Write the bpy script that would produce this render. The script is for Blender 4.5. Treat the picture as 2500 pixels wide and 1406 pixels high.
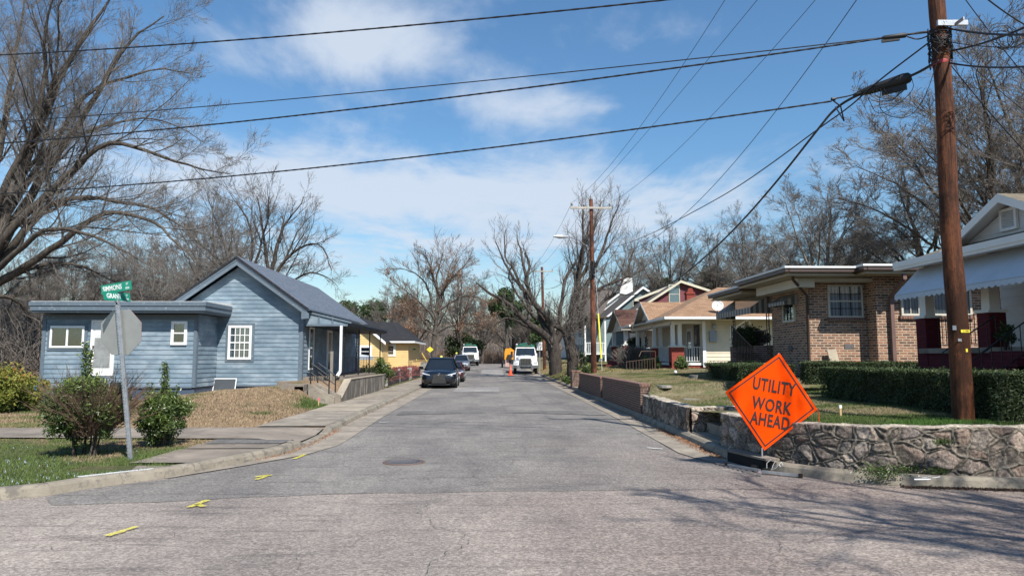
import bpy, math, random
import numpy as np
from mathutils import Vector, Matrix
for o in list(bpy.data.objects): bpy.data.objects.remove(o)
S = bpy.context.scene
COL = S.collection
R = math.radians
# ---------------------------------------------------------------- camera
F = 1700.0; W0, H0 = 2500.0, 1406.0
VX, HY = 1204.0, 870.0
EYE = 1.75
cd = bpy.data.cameras.new('camera'); cam = bpy.data.objects.new('camera', cd); COL.objects.link(cam)
cd.sensor_width = 36; cd.lens = F / W0 * 36; cd.clip_start = .1; cd.clip_end = 2000
PITCH = math.atan((HY - H0/2) / F); YAW = math.atan((W0/2 - VX) / F * math.cos(PITCH))
cam.location = (0, 0, EYE); cam.rotation_euler = (math.pi/2 + PITCH, 0, -YAW)
S.camera = cam
CM = Matrix.LocRotScale(cam.location, cam.rotation_euler, None).to_3x3()
def P(px, py, Y=None, X=None, Z=None):
    "world point seen at photo pixel (px,py) at the true depth Y (or X or Z) where the thing stands"
    d = CM @ Vector(((px - W0/2)/F, -(py - H0/2)/F, -1))
    if Y is not None: t = Y/d.y
    elif X is not None: t = X/d.x
    else: t = (Z - EYE)/d.z
    return Vector((d.x*t, d.y*t, EYE + d.z*t))
# ---------------------------------------------------------------- light
SUN_TO = Vector((.40, -.80, 1.0)).normalized()
SUN_EL = math.asin(SUN_TO.z); SUN_AZ = math.atan2(SUN_TO.x, SUN_TO.y)
sd = bpy.data.lights.new('sun', 'SUN'); sd.energy = 5.0; sd.angle = R(.53); sd.color = (1, .95, .87)
sun = bpy.data.objects.new('sun', sd); COL.objects.link(sun); sun.location = (0, 0, 60)
sun.rotation_euler = SUN_TO.to_track_quat('Z', 'Y').to_euler()
S.view_settings.view_transform = 'Standard'; S.view_settings.look = 'None'
S.view_settings.exposure = 0.47; S.view_settings.gamma = 1
S.cycles.max_bounces = 6; S.cycles.transparent_max_bounces = 12; S.cycles.diffuse_bounces = 3
S.cycles.glossy_bounces = 3; S.cycles.caustics_reflective = False; S.cycles.caustics_refractive = False
# ---------------------------------------------------------------- world: sky and a cloud layer
w = bpy.data.worlds.new('World'); S.world = w; w.use_nodes = True
nt = w.node_tree; N = nt.nodes; L = nt.links; N.clear()
def nn(t, **k):
    n = N.new(t)
    for a, b in k.items(): setattr(n, a, b)
    return n
def mth(op, a, b=None, c=None, clamp=False):
    n = nn('ShaderNodeMath', operation=op); n.use_clamp = clamp
    for i, v in enumerate((a, b, c)):
        if v is None: continue
        if isinstance(v, (int, float)): n.inputs[i].default_value = v
        else: L.new(v, n.inputs[i])
    return n.outputs[0]
out = nn('ShaderNodeOutputWorld')
sky = nn('ShaderNodeTexSky', sky_type='NISHITA'); sky.sun_disc = False
sky.sun_elevation = SUN_EL; sky.sun_rotation = SUN_AZ; sky.air_density = 1.25; sky.dust_density = .35; sky.ozone_density = 2.6; sky.altitude = 0
tc = nn('ShaderNodeTexCoord'); sep = nn('ShaderNodeSeparateXYZ'); L.new(tc.outputs['Generated'], sep.inputs[0])
zz = mth('MAXIMUM', sep.outputs[2], .03)
qx = mth('DIVIDE', sep.outputs[0], zz); qy = mth('DIVIDE', sep.outputs[1], zz)
comb = nn('ShaderNodeCombineXYZ'); L.new(qx, comb.inputs[0]); L.new(qy, comb.inputs[1])
def noise(vec, scale, detail=8, rough=.55, sc=(1, 1, 1), rot=0, loc=(0, 0, 0), dist=0):
    mp = nn('ShaderNodeMapping'); mp.inputs['Scale'].default_value = sc; mp.inputs['Rotation'].default_value = (0, 0, rot); mp.inputs['Location'].default_value = loc
    L.new(vec, mp.inputs[0]); n = nn('ShaderNodeTexNoise'); n.inputs['Scale'].default_value = scale
    n.inputs['Detail'].default_value = detail; n.inputs['Roughness'].default_value = rough; n.inputs['Distortion'].default_value = dist
    L.new(mp.outputs[0], n.inputs['Vector']); return n.outputs['Fac']
warp = noise(comb.outputs[0], .9, 4, .6)
n1 = noise(comb.outputs[0], 1.15, 10, .60, (1, .55, 1), R(-24), (3.1, 1.7, 0), .5)
n2 = noise(comb.outputs[0], 4.2, 6, .58, (1, .6, 1), R(-24), (7.1, .7, 0), .3)
# cloud banks: centre and radii on the cloud layer (distance / height)
banks = [(-.65, 4.3, 1.25, .75, 1.15), (.75, 5.2, 1.3, 1.3, .85), (-.30, 2.15, .36, .40, 1.1), (.06, 2.75, .34, .30, 1.0), (-.75, 2.2, .3, .3, .5), (.12, 1.75, .2, .2, .5), (1.3, 4.1, 1.1, .75, .6), (-1.0, 7.0, 1.5, 1.6, .75),
         (-1.9, 3.6, 1.3, .9, .55), (-1.05, 2.35, .35, .3, .35), (1.5, 9.0, 3, 3, .3), (-3.2, 6.5, 1.2, 2, .6), (.3, -3, 3, 2, .6)]
tot = None
for bx, by, rx, ry, a in banks:
    ax = mth('DIVIDE', mth('SUBTRACT', mth('MULTIPLY_ADD', warp, .9, qx), bx + .45), rx)
    ay = mth('DIVIDE', mth('SUBTRACT', qy, by), ry)
    r2 = mth('ADD', mth('MULTIPLY', ax, ax), mth('MULTIPLY', ay, ay))
    g = mth('MULTIPLY', mth('POWER', 2.718, mth('MULTIPLY', r2, -.9)), a)
    tot = g if tot is None else mth('ADD', tot, g)
dens = mth('MULTIPLY', mth('ADD', mth('MULTIPLY', mth('SUBTRACT', n1, .5), 3.3), mth('ADD', mth('MULTIPLY', mth('SUBTRACT', n2, .5), 1.0), mth('SUBTRACT', mth('MULTIPLY', tot, 1.25), .53))), 1.0)
mask = nn('ShaderNodeMapRange'); mask.interpolation_type = 'SMOOTHSTEP'; L.new(dens, mask.inputs[0])
mask.inputs[1].default_value = -.15; mask.inputs[2].default_value = 1.15; mask.inputs[3].default_value = 0; mask.inputs[4].default_value = .88
hz = nn('ShaderNodeMapRange'); L.new(sep.outputs[2], hz.inputs[0]); hz.inputs[1].default_value = .02; hz.inputs[2].default_value = .16; hz.inputs[3].default_value = .35; hz.inputs[4].default_value = 1
mk = mth('MULTIPLY', mask.outputs[0], hz.outputs[0])
tint = nn('ShaderNodeMix', data_type='RGBA', blend_type='MULTIPLY'); tint.inputs[0].default_value = 1
th = nn('ShaderNodeMapRange'); L.new(sep.outputs[2], th.inputs[0]); th.inputs[1].default_value = .0; th.inputs[2].default_value = .30; th.inputs[3].default_value = .25; th.inputs[4].default_value = 1; L.new(th.outputs[0], tint.inputs[0])
L.new(sky.outputs[0], tint.inputs[6]); tint.inputs[7].default_value = (.72, 1.0, 1.18, 1)
b1 = nn('ShaderNodeBackground'); L.new(tint.outputs[2], b1.inputs[0]); b1.inputs[1].default_value = .088
b2 = nn('ShaderNodeBackground'); b2.inputs[0].default_value = (.74, .83, .96, 1); b2.inputs[1].default_value = .67
mx = nn('ShaderNodeMixShader'); L.new(mk, mx.inputs[0]); L.new(b1.outputs[0], mx.inputs[1]); L.new(b2.outputs[0], mx.inputs[2]); L.new(mx.outputs[0], out.inputs[0])

# ---------------------------------------------------------------- materials
MATS = {}
def base(name):
    m = bpy.data.materials.new(name); m.use_nodes = True; MATS[name] = m
    return m, m.node_tree.nodes, m.node_tree.links, m.node_tree.nodes['Principled BSDF']
def tnoise(n, l, vec, scale, detail=4, rough=.6, sc=None):
    if sc is not None:
        mp = n.new('ShaderNodeMapping'); mp.inputs['Scale'].default_value = sc; l.new(vec, mp.inputs[0]); vec = mp.outputs[0]
    t = n.new('ShaderNodeTexNoise'); t.inputs['Scale'].default_value = scale; t.inputs['Detail'].default_value = detail
    t.inputs['Roughness'].default_value = rough; l.new(vec, t.inputs['Vector']); return t.outputs['Fac']
def ramp(n, l, fac, stops):
    r = n.new('ShaderNodeValToRGB'); e = r.color_ramp.elements
    while len(e) < len(stops): e.new(.5)
    for k, (p, c) in enumerate(stops): e[k].position = p; e[k].color = (*c, 1) if len(c) == 3 else c
    l.new(fac, r.inputs[0]); return r.outputs[0]
def mixc(n, l, fac, a, b, mode='MIX'):
    m = n.new('ShaderNodeMix'); m.data_type = 'RGBA'; m.blend_type = mode
    for s, v in ((0, fac), (6, a), (7, b)):
        if isinstance(v, (int, float)): m.inputs[s].default_value = v
        elif isinstance(v, tuple): m.inputs[s].default_value = (*v, 1)
        else: l.new(v, m.inputs[s])
    return m.outputs[2]
def bump(n, l, bs, h, strength=.4, dist=.02):
    b = n.new('ShaderNodeBump'); b.inputs['Strength'].default_value = strength; b.inputs['Distance'].default_value = dist
    l.new(h, b.inputs['Height']); l.new(b.outputs[0], bs.inputs['Normal'])
def mat(name, c, rough=.65, metal=0, var=.18, scale=3, bmp=0, bscale=60, sc=None, spec=.5, coat=0, worn=None, wornamt=.0):
    m, n, l, b = base(name)
    co = n.new('ShaderNodeTexCoord').outputs['Object']
    f = tnoise(n, l, co, scale, 6, .65, sc)
    lo = tuple(x*(1-var) for x in c); hi = tuple(min(1, x*(1+var)) for x in c)
    col = ramp(n, l, f, [(.3, lo), (.7, hi)])
    if worn:
        g = tnoise(n, l, co, scale*2.3, 8, .75, sc)
        gf = ramp(n, l, g, [(.5+.2*(1-wornamt), (0, 0, 0)), (.58+.2*(1-wornamt), (1, 1, 1))])
        col = mixc(n, l, gf, col, worn)
    l.new(col, b.inputs['Base Color'])
    b.inputs['Roughness'].default_value = rough; b.inputs['Metallic'].default_value = metal
    b.inputs['Specular IOR Level'].default_value = spec; b.inputs['Coat Weight'].default_value = coat
    if bmp: bump(n, l, b, tnoise(n, l, co, bscale, 4, .6), bmp, .01)
    return m
def uvout(n): return n.new('ShaderNodeUVMap').outputs[0]
def brick(name, c1, c2, mortar, bw=.215, bh=.0677, mort=.010, rough=.85, bias=0, stain=.3, bmp=.5, vary=None):
    m, n, l, b = base(name)
    uv = uvout(n); t = n.new('ShaderNodeTexBrick'); l.new(uv, t.inputs['Vector'])
    t.inputs['Scale'].default_value = 1; t.inputs['Brick Width'].default_value = bw; t.inputs['Row Height'].default_value = bh
    t.inputs['Mortar Size'].default_value = mort; t.inputs['Mortar Smooth'].default_value = .15; t.inputs['Bias'].default_value = bias
    t.inputs['Color1'].default_value = (*c1, 1); t.inputs['Color2'].default_value = (*c2, 1); t.inputs['Mortar'].default_value = (*mortar, 1)
    v = tnoise(n, l, uv, 5.5, 3, .6, (1, 2.6, 1)) ; col = mixc(n, l, 1.0, t.outputs['Color'], ramp(n, l, v, [(.3, (1-stain,)*3), (.7, (1, 1, 1))]), 'MULTIPLY')
    l.new(col, b.inputs['Base Color']); b.inputs['Roughness'].default_value = rough; b.inputs['Specular IOR Level'].default_value = .2
    inv = n.new('ShaderNodeMath'); inv.operation = 'SUBTRACT'; inv.inputs[0].default_value = 1; l.new(t.outputs['Fac'], inv.inputs[1])
    bump(n, l, b, inv.outputs[0], bmp, .008); return m
def attrmat(name, stops, rough=.7, attr='rnd', trans=0, spec=.3):
    m, n, l, b = base(name)
    a = n.new('ShaderNodeAttribute'); a.attribute_name = attr
    col = ramp(n, l, a.outputs['Fac'], stops); l.new(col, b.inputs['Base Color'])
    b.inputs['Roughness'].default_value = rough; b.inputs['Specular IOR Level'].default_value = spec
    if trans:
        o = n['Material Output']; tr = n.new('ShaderNodeBsdfTranslucent'); l.new(col, tr.inputs[0]); ms = n.new('ShaderNodeMixShader')
        ms.inputs[0].default_value = trans; l.new(b.outputs[0], ms.inputs[1]); l.new(tr.outputs[0], ms.inputs[2]); l.new(ms.outputs[0], o.inputs[0])
    return m
# glass: clear with sky reflection
def glassmat(name, tint, refl=.18):
    m, n, l, b = base(name); n.remove(b); o = n['Material Output']
    tr = n.new('ShaderNodeBsdfTransparent'); tr.inputs[0].default_value = (*tint, 1)
    gl = n.new('ShaderNodeBsdfGlossy'); gl.inputs['Roughness'].default_value = .03; gl.inputs[0].default_value = (.9, .93, .95, 1)
    lw = n.new('ShaderNodeLayerWeight'); lw.inputs[0].default_value = .35
    mm = n.new('ShaderNodeMath'); mm.operation = 'MULTIPLY_ADD'; mm.inputs[1].default_value = .6; mm.inputs[2].default_value = refl; l.new(lw.outputs['Fresnel'], mm.inputs[0]); mm.use_clamp = True
    ms = n.new('ShaderNodeMixShader'); l.new(mm.outputs[0], ms.inputs[0]); l.new(tr.outputs[0], ms.inputs[1]); l.new(gl.outputs[0], ms.inputs[2]); l.new(ms.outputs[0], o.inputs[0])
    return m
glass = glassmat('window_glass', (.75, .8, .82), .10)
carglass = mat('car_glass', (.012, .016, .02), .04, var=.1, spec=.9)
# ---------------------------------------------------------------- mesh builder
WL = {}
def wloc(o): return WL.get(o.name, Vector((0, 0, 0)))
def tag(o, label=None, cat=None, group=None, kind=None):
    if label: o['label'] = label
    if cat: o['category'] = cat
    if group: o['group'] = group
    if kind: o['kind'] = kind
    return o
def thing(name, loc, label, cat, group=None):
    o = bpy.data.objects.new(name, None); COL.objects.link(o); o.location = loc; o.empty_display_size = .2
    WL[o.name] = Vector(loc); return tag(o, label, cat, group)
class MB:
    def __init__(s): s.V = []; s.Fc = []; s.M = []; s.sm = []
    def face(s, pts, m=0, sm=False):
        k = len(s.V); s.V += [tuple(p) for p in pts]; s.Fc.append(tuple(range(k, k+len(pts)))); s.M.append(m); s.sm.append(sm); return s
    def idx(s, V, Fs, m=0, sm=False):
        k = len(s.V); s.V += [tuple(p) for p in V]
        for f in Fs: s.Fc.append(tuple(i+k for i in f)); s.M.append(m); s.sm.append(sm)
        return s
    def box(s, x0, x1, y0, y1, z0, z1, m=0):
        return s.ob((0, 0, 0), (1, 0, 0), (0, 1, 0), (0, 0, 1), x0, x1, y0, y1, z0, z1, m)
    def ob(s, o, u, v, n, u0, u1, v0, v1, n0, n1, m=0):
        o, u, v, n = Vector(o), Vector(u), Vector(v), Vector(n)
        V = [o+u*a+v*b+n*c for c in (n0, n1) for b in (v0, v1) for a in (u0, u1)]
        return s.idx(V, [(0, 2, 3, 1), (4, 5, 7, 6), (0, 1, 5, 4), (2, 6, 7, 3), (0, 4, 6, 2), (1, 3, 7, 5)], m)
    def beam(s, a, b, w, h, m=0, up=(0, 0, 1)):
        a, b = Vector(a), Vector(b); d = b-a; Ln = d.length; d.normalize(); up = Vector(up)
        if abs(d.dot(up)) > .97: up = Vector((0, 1, 0))
        sd_ = d.cross(up).normalized(); u2 = sd_.cross(d)
        return s.ob(a, d, sd_, u2, 0, Ln, -w/2, w/2, -h/2, h/2, m)
    def tube(s, pts, r, n=8, m=0, cap=True, sm=True):
        pts = [Vector(p) for p in pts]; K = len(pts)
        if not isinstance(r, (list, tuple)): r = [r]*K
        V = []; ref = None
        for i, p in enumerate(pts):
            t = (pts[min(i+1, K-1)] - pts[max(i-1, 0)]).normalized()
            if ref is None: ref = Vector((0, 0, 1)) if abs(t.z) < .9 else Vector((1, 0, 0))
            a = t.cross(ref).normalized(); b = a.cross(t); ref = b
            V += [p + a*math.cos(2*math.pi*j/n)*r[i] + b*math.sin(2*math.pi*j/n)*r[i] for j in range(n)]
        Fs = [(i*n+j, i*n+(j+1) % n, (i+1)*n+(j+1) % n, (i+1)*n+j) for i in range(K-1) for j in range(n)]
        s.idx(V, Fs, m, sm)
        if cap:
            s.face([V[j] for j in range(n)][::-1], m); s.face([V[(K-1)*n+j] for j in range(n)], m)
        return s
    def prism(s, poly, vec, m=0, mside=None):
        poly = [Vector(p) for p in poly]; vec = Vector(vec); q = [p+vec for p in poly]; k = len(poly)
        s.face(poly[::-1], m); s.face(q, m)
        for i in range(k): s.face([poly[i], poly[(i+1) % k], q[(i+1) % k], q[i]], m if mside is None else mside)
        return s
    def lathe(s, c, prof, n=16, m=0, sm=True, ax=(0, 0, 1)):
        c = Vector(c); ax = Vector(ax).normalized(); a = ax.orthogonal().normalized(); b = ax.cross(a)
        V = [c + ax*z + (a*math.cos(2*math.pi*j/n) + b*math.sin(2*math.pi*j/n))*r for r, z in prof for j in range(n)]
        s.idx(V, [(i*n+j, i*n+(j+1) % n, (i+1)*n+(j+1) % n, (i+1)*n+j) for i in range(len(prof)-1) for j in range(n)], m, sm)
        s.face([V[j] for j in range(n)][::-1], m); s.face(V[-n:], m); return s
    def siding(s, poly, o, u, nrm, course=.17, lap=.014, m=0):
        "lap boards covering a convex polygon given as (u,z) in the wall plane"
        o, u, nrm = Vector(o), Vector(u), Vector(nrm); zs = [p[1] for p in poly]; z = min(zs); top = max(zs); z0 = z
        def span(zq):
            xs = []
            for i in range(len(poly)):
                (a, za), (b, zb) = poly[i], poly[(i+1) % len(poly)]
                if abs(za-zb) < 1e-9:
                    if abs(za-zq) < 1e-6: xs += [a, b]
                elif min(za, zb)-1e-9 <= zq <= max(za, zb)+1e-9: xs.append(a+(b-a)*(zq-za)/(zb-za))
            return (min(xs), max(xs)) if xs else None
        while z < top-1e-4:
            z1 = min(z+course, top); A = span(z+1e-5); B = span(z1-1e-5)
            if A and B:
                q = lambda uu, zz_, d: o + u*uu + Vector((0, 0, zz_)) + nrm*d
                s.face([q(A[0], z, lap), q(A[1], z, lap), q(B[1], z1, .001), q(B[0], z1, .001)], m)
                s.face([q(A[0], z, 0), q(A[1], z, 0), q(A[1], z, lap), q(A[0], z, lap)], m)
            z = z1
        s.face([o+u*p[0]+Vector((0, 0, p[1])) for p in poly], m); return s
    def build(s, name, mats, parent=None, origin=None, **tg):
        if not isinstance(mats, (list, tuple)): mats = [mats]
        if parent is not None: org = wloc(parent)
        elif origin is not None: org = Vector(origin)
        else:
            a = np.array(s.V); org = Vector(((a[:, 0].min()+a[:, 0].max())/2, (a[:, 1].min()+a[:, 1].max())/2, a[:, 2].min()))
        me = bpy.data.meshes.new(name)
        me.from_pydata([(v[0]-org.x, v[1]-org.y, v[2]-org.z) for v in s.V], [], s.Fc)
        for m in mats: me.materials.append(m)
        me.polygons.foreach_set('material_index', s.M); me.polygons.foreach_set('use_smooth', s.sm)
        me.update(); autouv(me, org)
        return link(name, me, parent, org, **tg)
def autouv(me, org):
    uvl = me.uv_layers.new(name='UVMap')
    nv = len(me.vertices); co = np.empty(nv*3, 'f'); me.vertices.foreach_get('co', co); co = co.reshape(-1, 3) + np.array(org, 'f')
    nl = len(me.loops); vi = np.empty(nl, 'i'); me.loops.foreach_get('vertex_index', vi)
    npg = len(me.polygons); pn = np.empty(npg*3, 'f'); me.polygons.foreach_get('normal', pn); pn = pn.reshape(-1, 3)
    lt = np.empty(npg, 'i'); me.polygons.foreach_get('loop_total', lt)
    n = np.repeat(pn, lt, axis=0); u = np.stack([-n[:, 1], n[:, 0], np.zeros(nl)], 1)
    ln = np.linalg.norm(u, axis=1); flat = ln < .08; u[flat] = (1, 0, 0); ln[flat] = 1; u /= ln[:, None]
    v = np.cross(n, u); v[v[:, 2] < 0] *= -1; c = co[vi]; s_ = np.where(np.abs(u[:, 0]) > np.abs(u[:, 1]), np.sign(u[:, 0]), np.sign(u[:, 1])); u *= s_[:, None]
    uv = np.stack([(c*u).sum(1), (c*v).sum(1)], 1).astype('f'); uvl.data.foreach_set('uv', uv.ravel())
def link(name, me, parent, org, **tg):
    o = bpy.data.objects.new(name, me); COL.objects.link(o)
    if parent is not None: o.parent = parent
    else: o.location = org
    WL[o.name] = Vector(org)
    return tag(o, tg.get('label'), tg.get('cat'), tg.get('group'), tg.get('kind'))
def npmesh(name, V, Fc, mats, parent=None, origin=None, smooth=False, mi=None, attrs=None, col=None, uv=False, **tg):
    V = np.asarray(V, 'f'); Fc = np.asarray(Fc, 'i')
    if parent is not None: org = wloc(parent)
    elif origin is not None: org = Vector(origin)
    else: org = Vector(((V[:, 0].min()+V[:, 0].max())/2, (V[:, 1].min()+V[:, 1].max())/2, V[:, 2].min()))
    me = bpy.data.meshes.new(name); n, k = Fc.shape
    me.vertices.add(len(V)); me.vertices.foreach_set('co', (V - np.array(org, 'f')).ravel())
    me.loops.add(n*k); me.loops.foreach_set('vertex_index', Fc.ravel())
    me.polygons.add(n); me.polygons.foreach_set('loop_start', np.arange(0, n*k, k, dtype='i'))
    me.polygons.foreach_set('use_smooth', np.full(n, smooth))
    if mi is not None: me.polygons.foreach_set('material_index', np.asarray(mi, 'i'))
    for m in (mats if isinstance(mats, (list, tuple)) else [mats]): me.materials.append(m)
    me.update(calc_edges=True)
    for nm, (dom, arr) in (attrs or {}).items():
        a = me.attributes.new(nm, 'FLOAT', dom); a.data.foreach_set('value', np.asarray(arr, 'f'))
    if col is not None:
        a = me.attributes.new('col', 'FLOAT_COLOR', 'POINT'); c = np.ones((len(V), 4), 'f'); c[:, :3] = col; a.data.foreach_set('color', c.ravel())
    if uv: autouv(me, org)
    return link(name, me, parent, org, **tg)
def copy_tree(o, parent=None):
    c = o.copy(); COL.objects.link(c); c.parent = parent; WL[c.name] = wloc(o)
    for ch in list(o.children): copy_tree(ch, c)
    return c
def sstep(a, b, x):
    t = np.clip((np.asarray(x, float)-a)/(b-a), 0, 1); return t*t*(3-2*t)
# cheap value noise for numpy surfaces
_rs = np.random.RandomState(5); _tab = _rs.rand(256, 256)
def vnoise(x, y, sc=1.0, octv=4, seed=0):
    x = np.asarray(x, float)*sc + seed*17.3; y = np.asarray(y, float)*sc + seed*9.1; t = 0; a = 1; s_ = 0
    for k in range(octv):
        xi = np.floor(x).astype(int); yi = np.floor(y).astype(int); fx = x-xi; fy = y-yi; fx = fx*fx*(3-2*fx); fy = fy*fy*(3-2*fy)
        g = lambda i, j: _tab[i & 255, j & 255]
        t = t + a*((g(xi, yi)*(1-fx)+g(xi+1, yi)*fx)*(1-fy)+(g(xi, yi+1)*(1-fx)+g(xi+1, yi+1)*fx)*fy)
        s_ += a; a *= .5; x = x*2.03+11; y = y*2.03+5
    return t/s_
# ---------------------------------------------------------------- ground shapes
def rz(y): y = np.asarray(y, float); return sstep(55, 105, y)*.6 - np.maximum(0, np.minimum(y, 210)-108)*.03
LK = [(-22, -1), (-14, 3.4), (-10, 5.8), (-7.5, 7.85), (-6.04, 8.95), (-5.45, 9.65), (-4.75, 10.35), (-4.25, 11.4), (-3.76, 12.75), (-3.66, 14.2), (-3.7, 16.2), (-3.8, 20), (-3.95, 40), (-4.0, 118)]
RK = [(30, 8.2), (12, 8.9), (7, 9.2), (5.5, 9.5), (4.73, 10.1), (4.3, 10.55), (4.05, 11.1), (3.97, 12), (4.0, 13), (4.12, 20), (4.2, 38), (4.25, 60), (4.3, 118)]
def xl(y): return np.interp(y, [p[1] for p in LK], [p[0] for p in LK])
def xr(y): return np.interp(y, [p[1] for p in RK], [p[0] for p in RK])
def hl(x, y):
    x = np.asarray(x, float); y = np.asarray(y, float)
    prof = np.interp(x, [-60, -22, -17, -13.5, -11.5, -10, -8, -6.6, -5.75], [-.5, -.3, -.12, .06, .27, .46, .62, .6, .095])
    z = .11 + sstep(18.2, 24.8, y)*(prof-.11)
    terr = sstep(25.4, 26.8, y)*(1-sstep(35.0, 35.3, y))*(x < -5.68)*(x > -7.7)
    z = z*(1-terr) + .82*terr
    z = z - .10*sstep(4.8, 3.85, -x)*sstep(13.8, 14.2, y)*(1-sstep(16.0, 16.5, y))*(x < -3)
    far = sstep(35.3, 37, y); zf = .095 + rz(y) + .28*sstep(5.6, 7.5, -x)
    z = z*(1-far) + zf*far
    return z + (vnoise(x, y, .5, 3, 2)-.5)*.06*sstep(5.6, 7, -x)
def hr(x, y):
    x = np.asarray(x, float); y = np.asarray(y, float)
    low = np.interp(y, [8, 13, 15, 19.8, 20.1, 34, 35], [.70, .70, .58, .60, .88, .88, .88])
    a = low + np.clip(x-4.5, 0, 5.5)*.05*sstep(12, 16, y) + np.clip(x-4.5, 0, 5)*.02*(1-sstep(12, 16, y))
    b = .12 + rz(y) + sstep(4.4, 7.0, x)*.78 + np.clip(x-6, 0, 4)*.05
    wv = sstep(34.6, 36.2, y); z = a*(1-wv)+b*wv
    z = z + sstep(40, 62, y)*np.clip(x-10, 0, 16)*.26
    return z + (vnoise(x, y, .6, 3, 4)-.5)*.07*sstep(4.6, 5.6, x)
# ---------------------------------------------------------------- materials
def lawnmat(name, green, straw, bare, gscale, thr):
    m, n, l, b = base(name); co = n.new('ShaderNodeTexCoord').outputs['Object']
    f = tnoise(n, l, co, 22, 8, .85); g = tnoise(n, l, co, gscale, 5, .65); h = tnoise(n, l, co, gscale*.45, 3, .6)
    a = n.new('ShaderNodeAttribute'); a.attribute_name = 'dry'
    gm = n.new('ShaderNodeMath'); gm.operation = 'ADD'; l.new(g, gm.inputs[0]); l.new(a.outputs['Fac'], gm.inputs[1])
    c1 = mixc(n, l, ramp(n, l, gm.outputs[0], [(thr-.12, (0, 0, 0)), (thr+.1, (1, 1, 1))]), green, straw)
    c2 = mixc(n, l, ramp(n, l, h, [(.60, (0, 0, 0)), (.74, (1, 1, 1))]), c1, bare)
    c3 = mixc(n, l, 1.0, c2, ramp(n, l, f, [(.36, (.5, .5, .5)), (.5, (.95, .95, .95)), (.64, (1.4, 1.38, 1.35))]), 'MULTIPLY')
    l.new(c3, b.inputs['Base Color']); b.inputs['Roughness'].default_value = .95; b.inputs['Specular IOR Level'].default_value = .1
    bump(n, l, b, f, .9, .03); return m
lawn_l = lawnmat('dry_lawn', (.09, .10, .045), (.255, .175, .115), (.17, .11, .075), .9, .50)
lawn_r = lawnmat('green_dry_lawn', (.085, .105, .04), (.235, .195, .125), (.17, .14, .10), 1.3, .50)
def asphalt(name, c, dust, duston):
    m, n, l, b = base(name); co = n.new('ShaderNodeTexCoord').outputs['Object']
    vq = n.new('ShaderNodeTexVoronoi'); vq.inputs['Scale'].default_value = 46; l.new(co, vq.inputs['Vector']); sq = n.new('ShaderNodeSeparateColor'); l.new(vq.outputs['Color'], sq.inputs[0])
    vr = n.new('ShaderNodeMath'); vr.operation = 'MULTIPLY_ADD'; vr.inputs[1].default_value = .5; vr.inputs[2].default_value = .25; l.new(sq.outputs[0], vr.inputs[0])
    fm = n.new('ShaderNodeMath'); fm.operation = 'MULTIPLY_ADD'; fm.inputs[1].default_value = .5; l.new(tnoise(n, l, co, 20, 8, .9), fm.inputs[0]); fh = n.new('ShaderNodeMath'); fh.operation = 'MULTIPLY'; fh.inputs[1].default_value = .5; l.new(vr.outputs[0], fh.inputs[0]); l.new(fh.outputs[0], fm.inputs[2]); f = fm.outputs[0]; f2 = tnoise(n, l, co, 95, 4, .8); g = tnoise(n, l, co, .55, 6, .7, (1, .45, 1)); st = tnoise(n, l, co, 1.3, 6, .75, (.35, 3.2, 1))
    col = ramp(n, l, f, [(.36, tuple(x*.40 for x in c)), (.5, c), (.62, tuple(min(1, x*1.9) for x in c))])
    col = mixc(n, l, .5, col, ramp(n, l, f2, [(.35, tuple(x*.5 for x in c)), (.62, tuple(x*1.7 for x in c))]))
    col = mixc(n, l, 1.0, col, ramp(n, l, g, [(.36, (.70, .70, .72)), (.64, (1.18, 1.17, 1.15))]), 'MULTIPLY')
    col = mixc(n, l, 1.0, col, ramp(n, l, st, [(.33, (.60, .60, .62)), (.48, (1, 1, 1))]), 'MULTIPLY')
    # tar-dark scuffs
    sc_ = tnoise(n, l, co, 2.2, 5, .8, (.8, 3.5, 1)); col = mixc(n, l, ramp(n, l, sc_, [(.58, (0, 0, 0)), (.68, (.75, .75, .75))]), col, tuple(x*.45 for x in c))
    if duston:
        s = n.new('ShaderNodeSeparateXYZ'); l.new(co, s.inputs[0])
        q = tnoise(n, l, co, .38, 5, .65, (.6, 1.2, 1))
        mr = n.new('ShaderNodeMapRange'); l.new(s.outputs[0], mr.inputs[0]); mr.inputs[1].default_value = -.6; mr.inputs[2].default_value = 3.2
        my = n.new('ShaderNodeMapRange'); l.new(s.outputs[1], my.inputs[0]); my.inputs[1].default_value = 17; my.inputs[2].default_value = 9
        mm = n.new('ShaderNodeMath'); mm.operation = 'MULTIPLY'; l.new(mr.outputs[0], mm.inputs[0]); l.new(my.outputs[0], mm.inputs[1])
        m2 = n.new('ShaderNodeMath'); m2.operation = 'MULTIPLY'; l.new(mm.outputs[0], m2.inputs[0]); l.new(ramp(n, l, q, [(.32, (0, 0, 0)), (.62, (.8, .8, .8))]), m2.inputs[1])
        dcol = mixc(n, l, 1.0, ramp(n, l, f, [(.36, tuple(x*.45 for x in dust)), (.5, dust), (.62, tuple(x*1.7 for x in dust))]), (1, 1, 1), 'MULTIPLY')
        col = mixc(n, l, m2.outputs[0], col, dcol)
    # hairline cracks
    vo = n.new('ShaderNodeTexVoronoi'); vo.feature = 'DISTANCE_TO_EDGE'; vo.inputs['Scale'].default_value = .42
    wv = n.new('ShaderNodeMixRGB'); wv.inputs[0].default_value = .12; l.new(co, wv.inputs[1])
    nz = n.new('ShaderNodeTexNoise'); nz.inputs['Scale'].default_value = 1.6; nz.inputs['Detail'].default_value = 6; l.new(co, nz.inputs['Vector']); l.new(nz.outputs['Color'], wv.inputs[2]); l.new(wv.outputs[0], vo.inputs['Vector'])
    gate = tnoise(n, l, co, .35, 2, .5)
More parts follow.
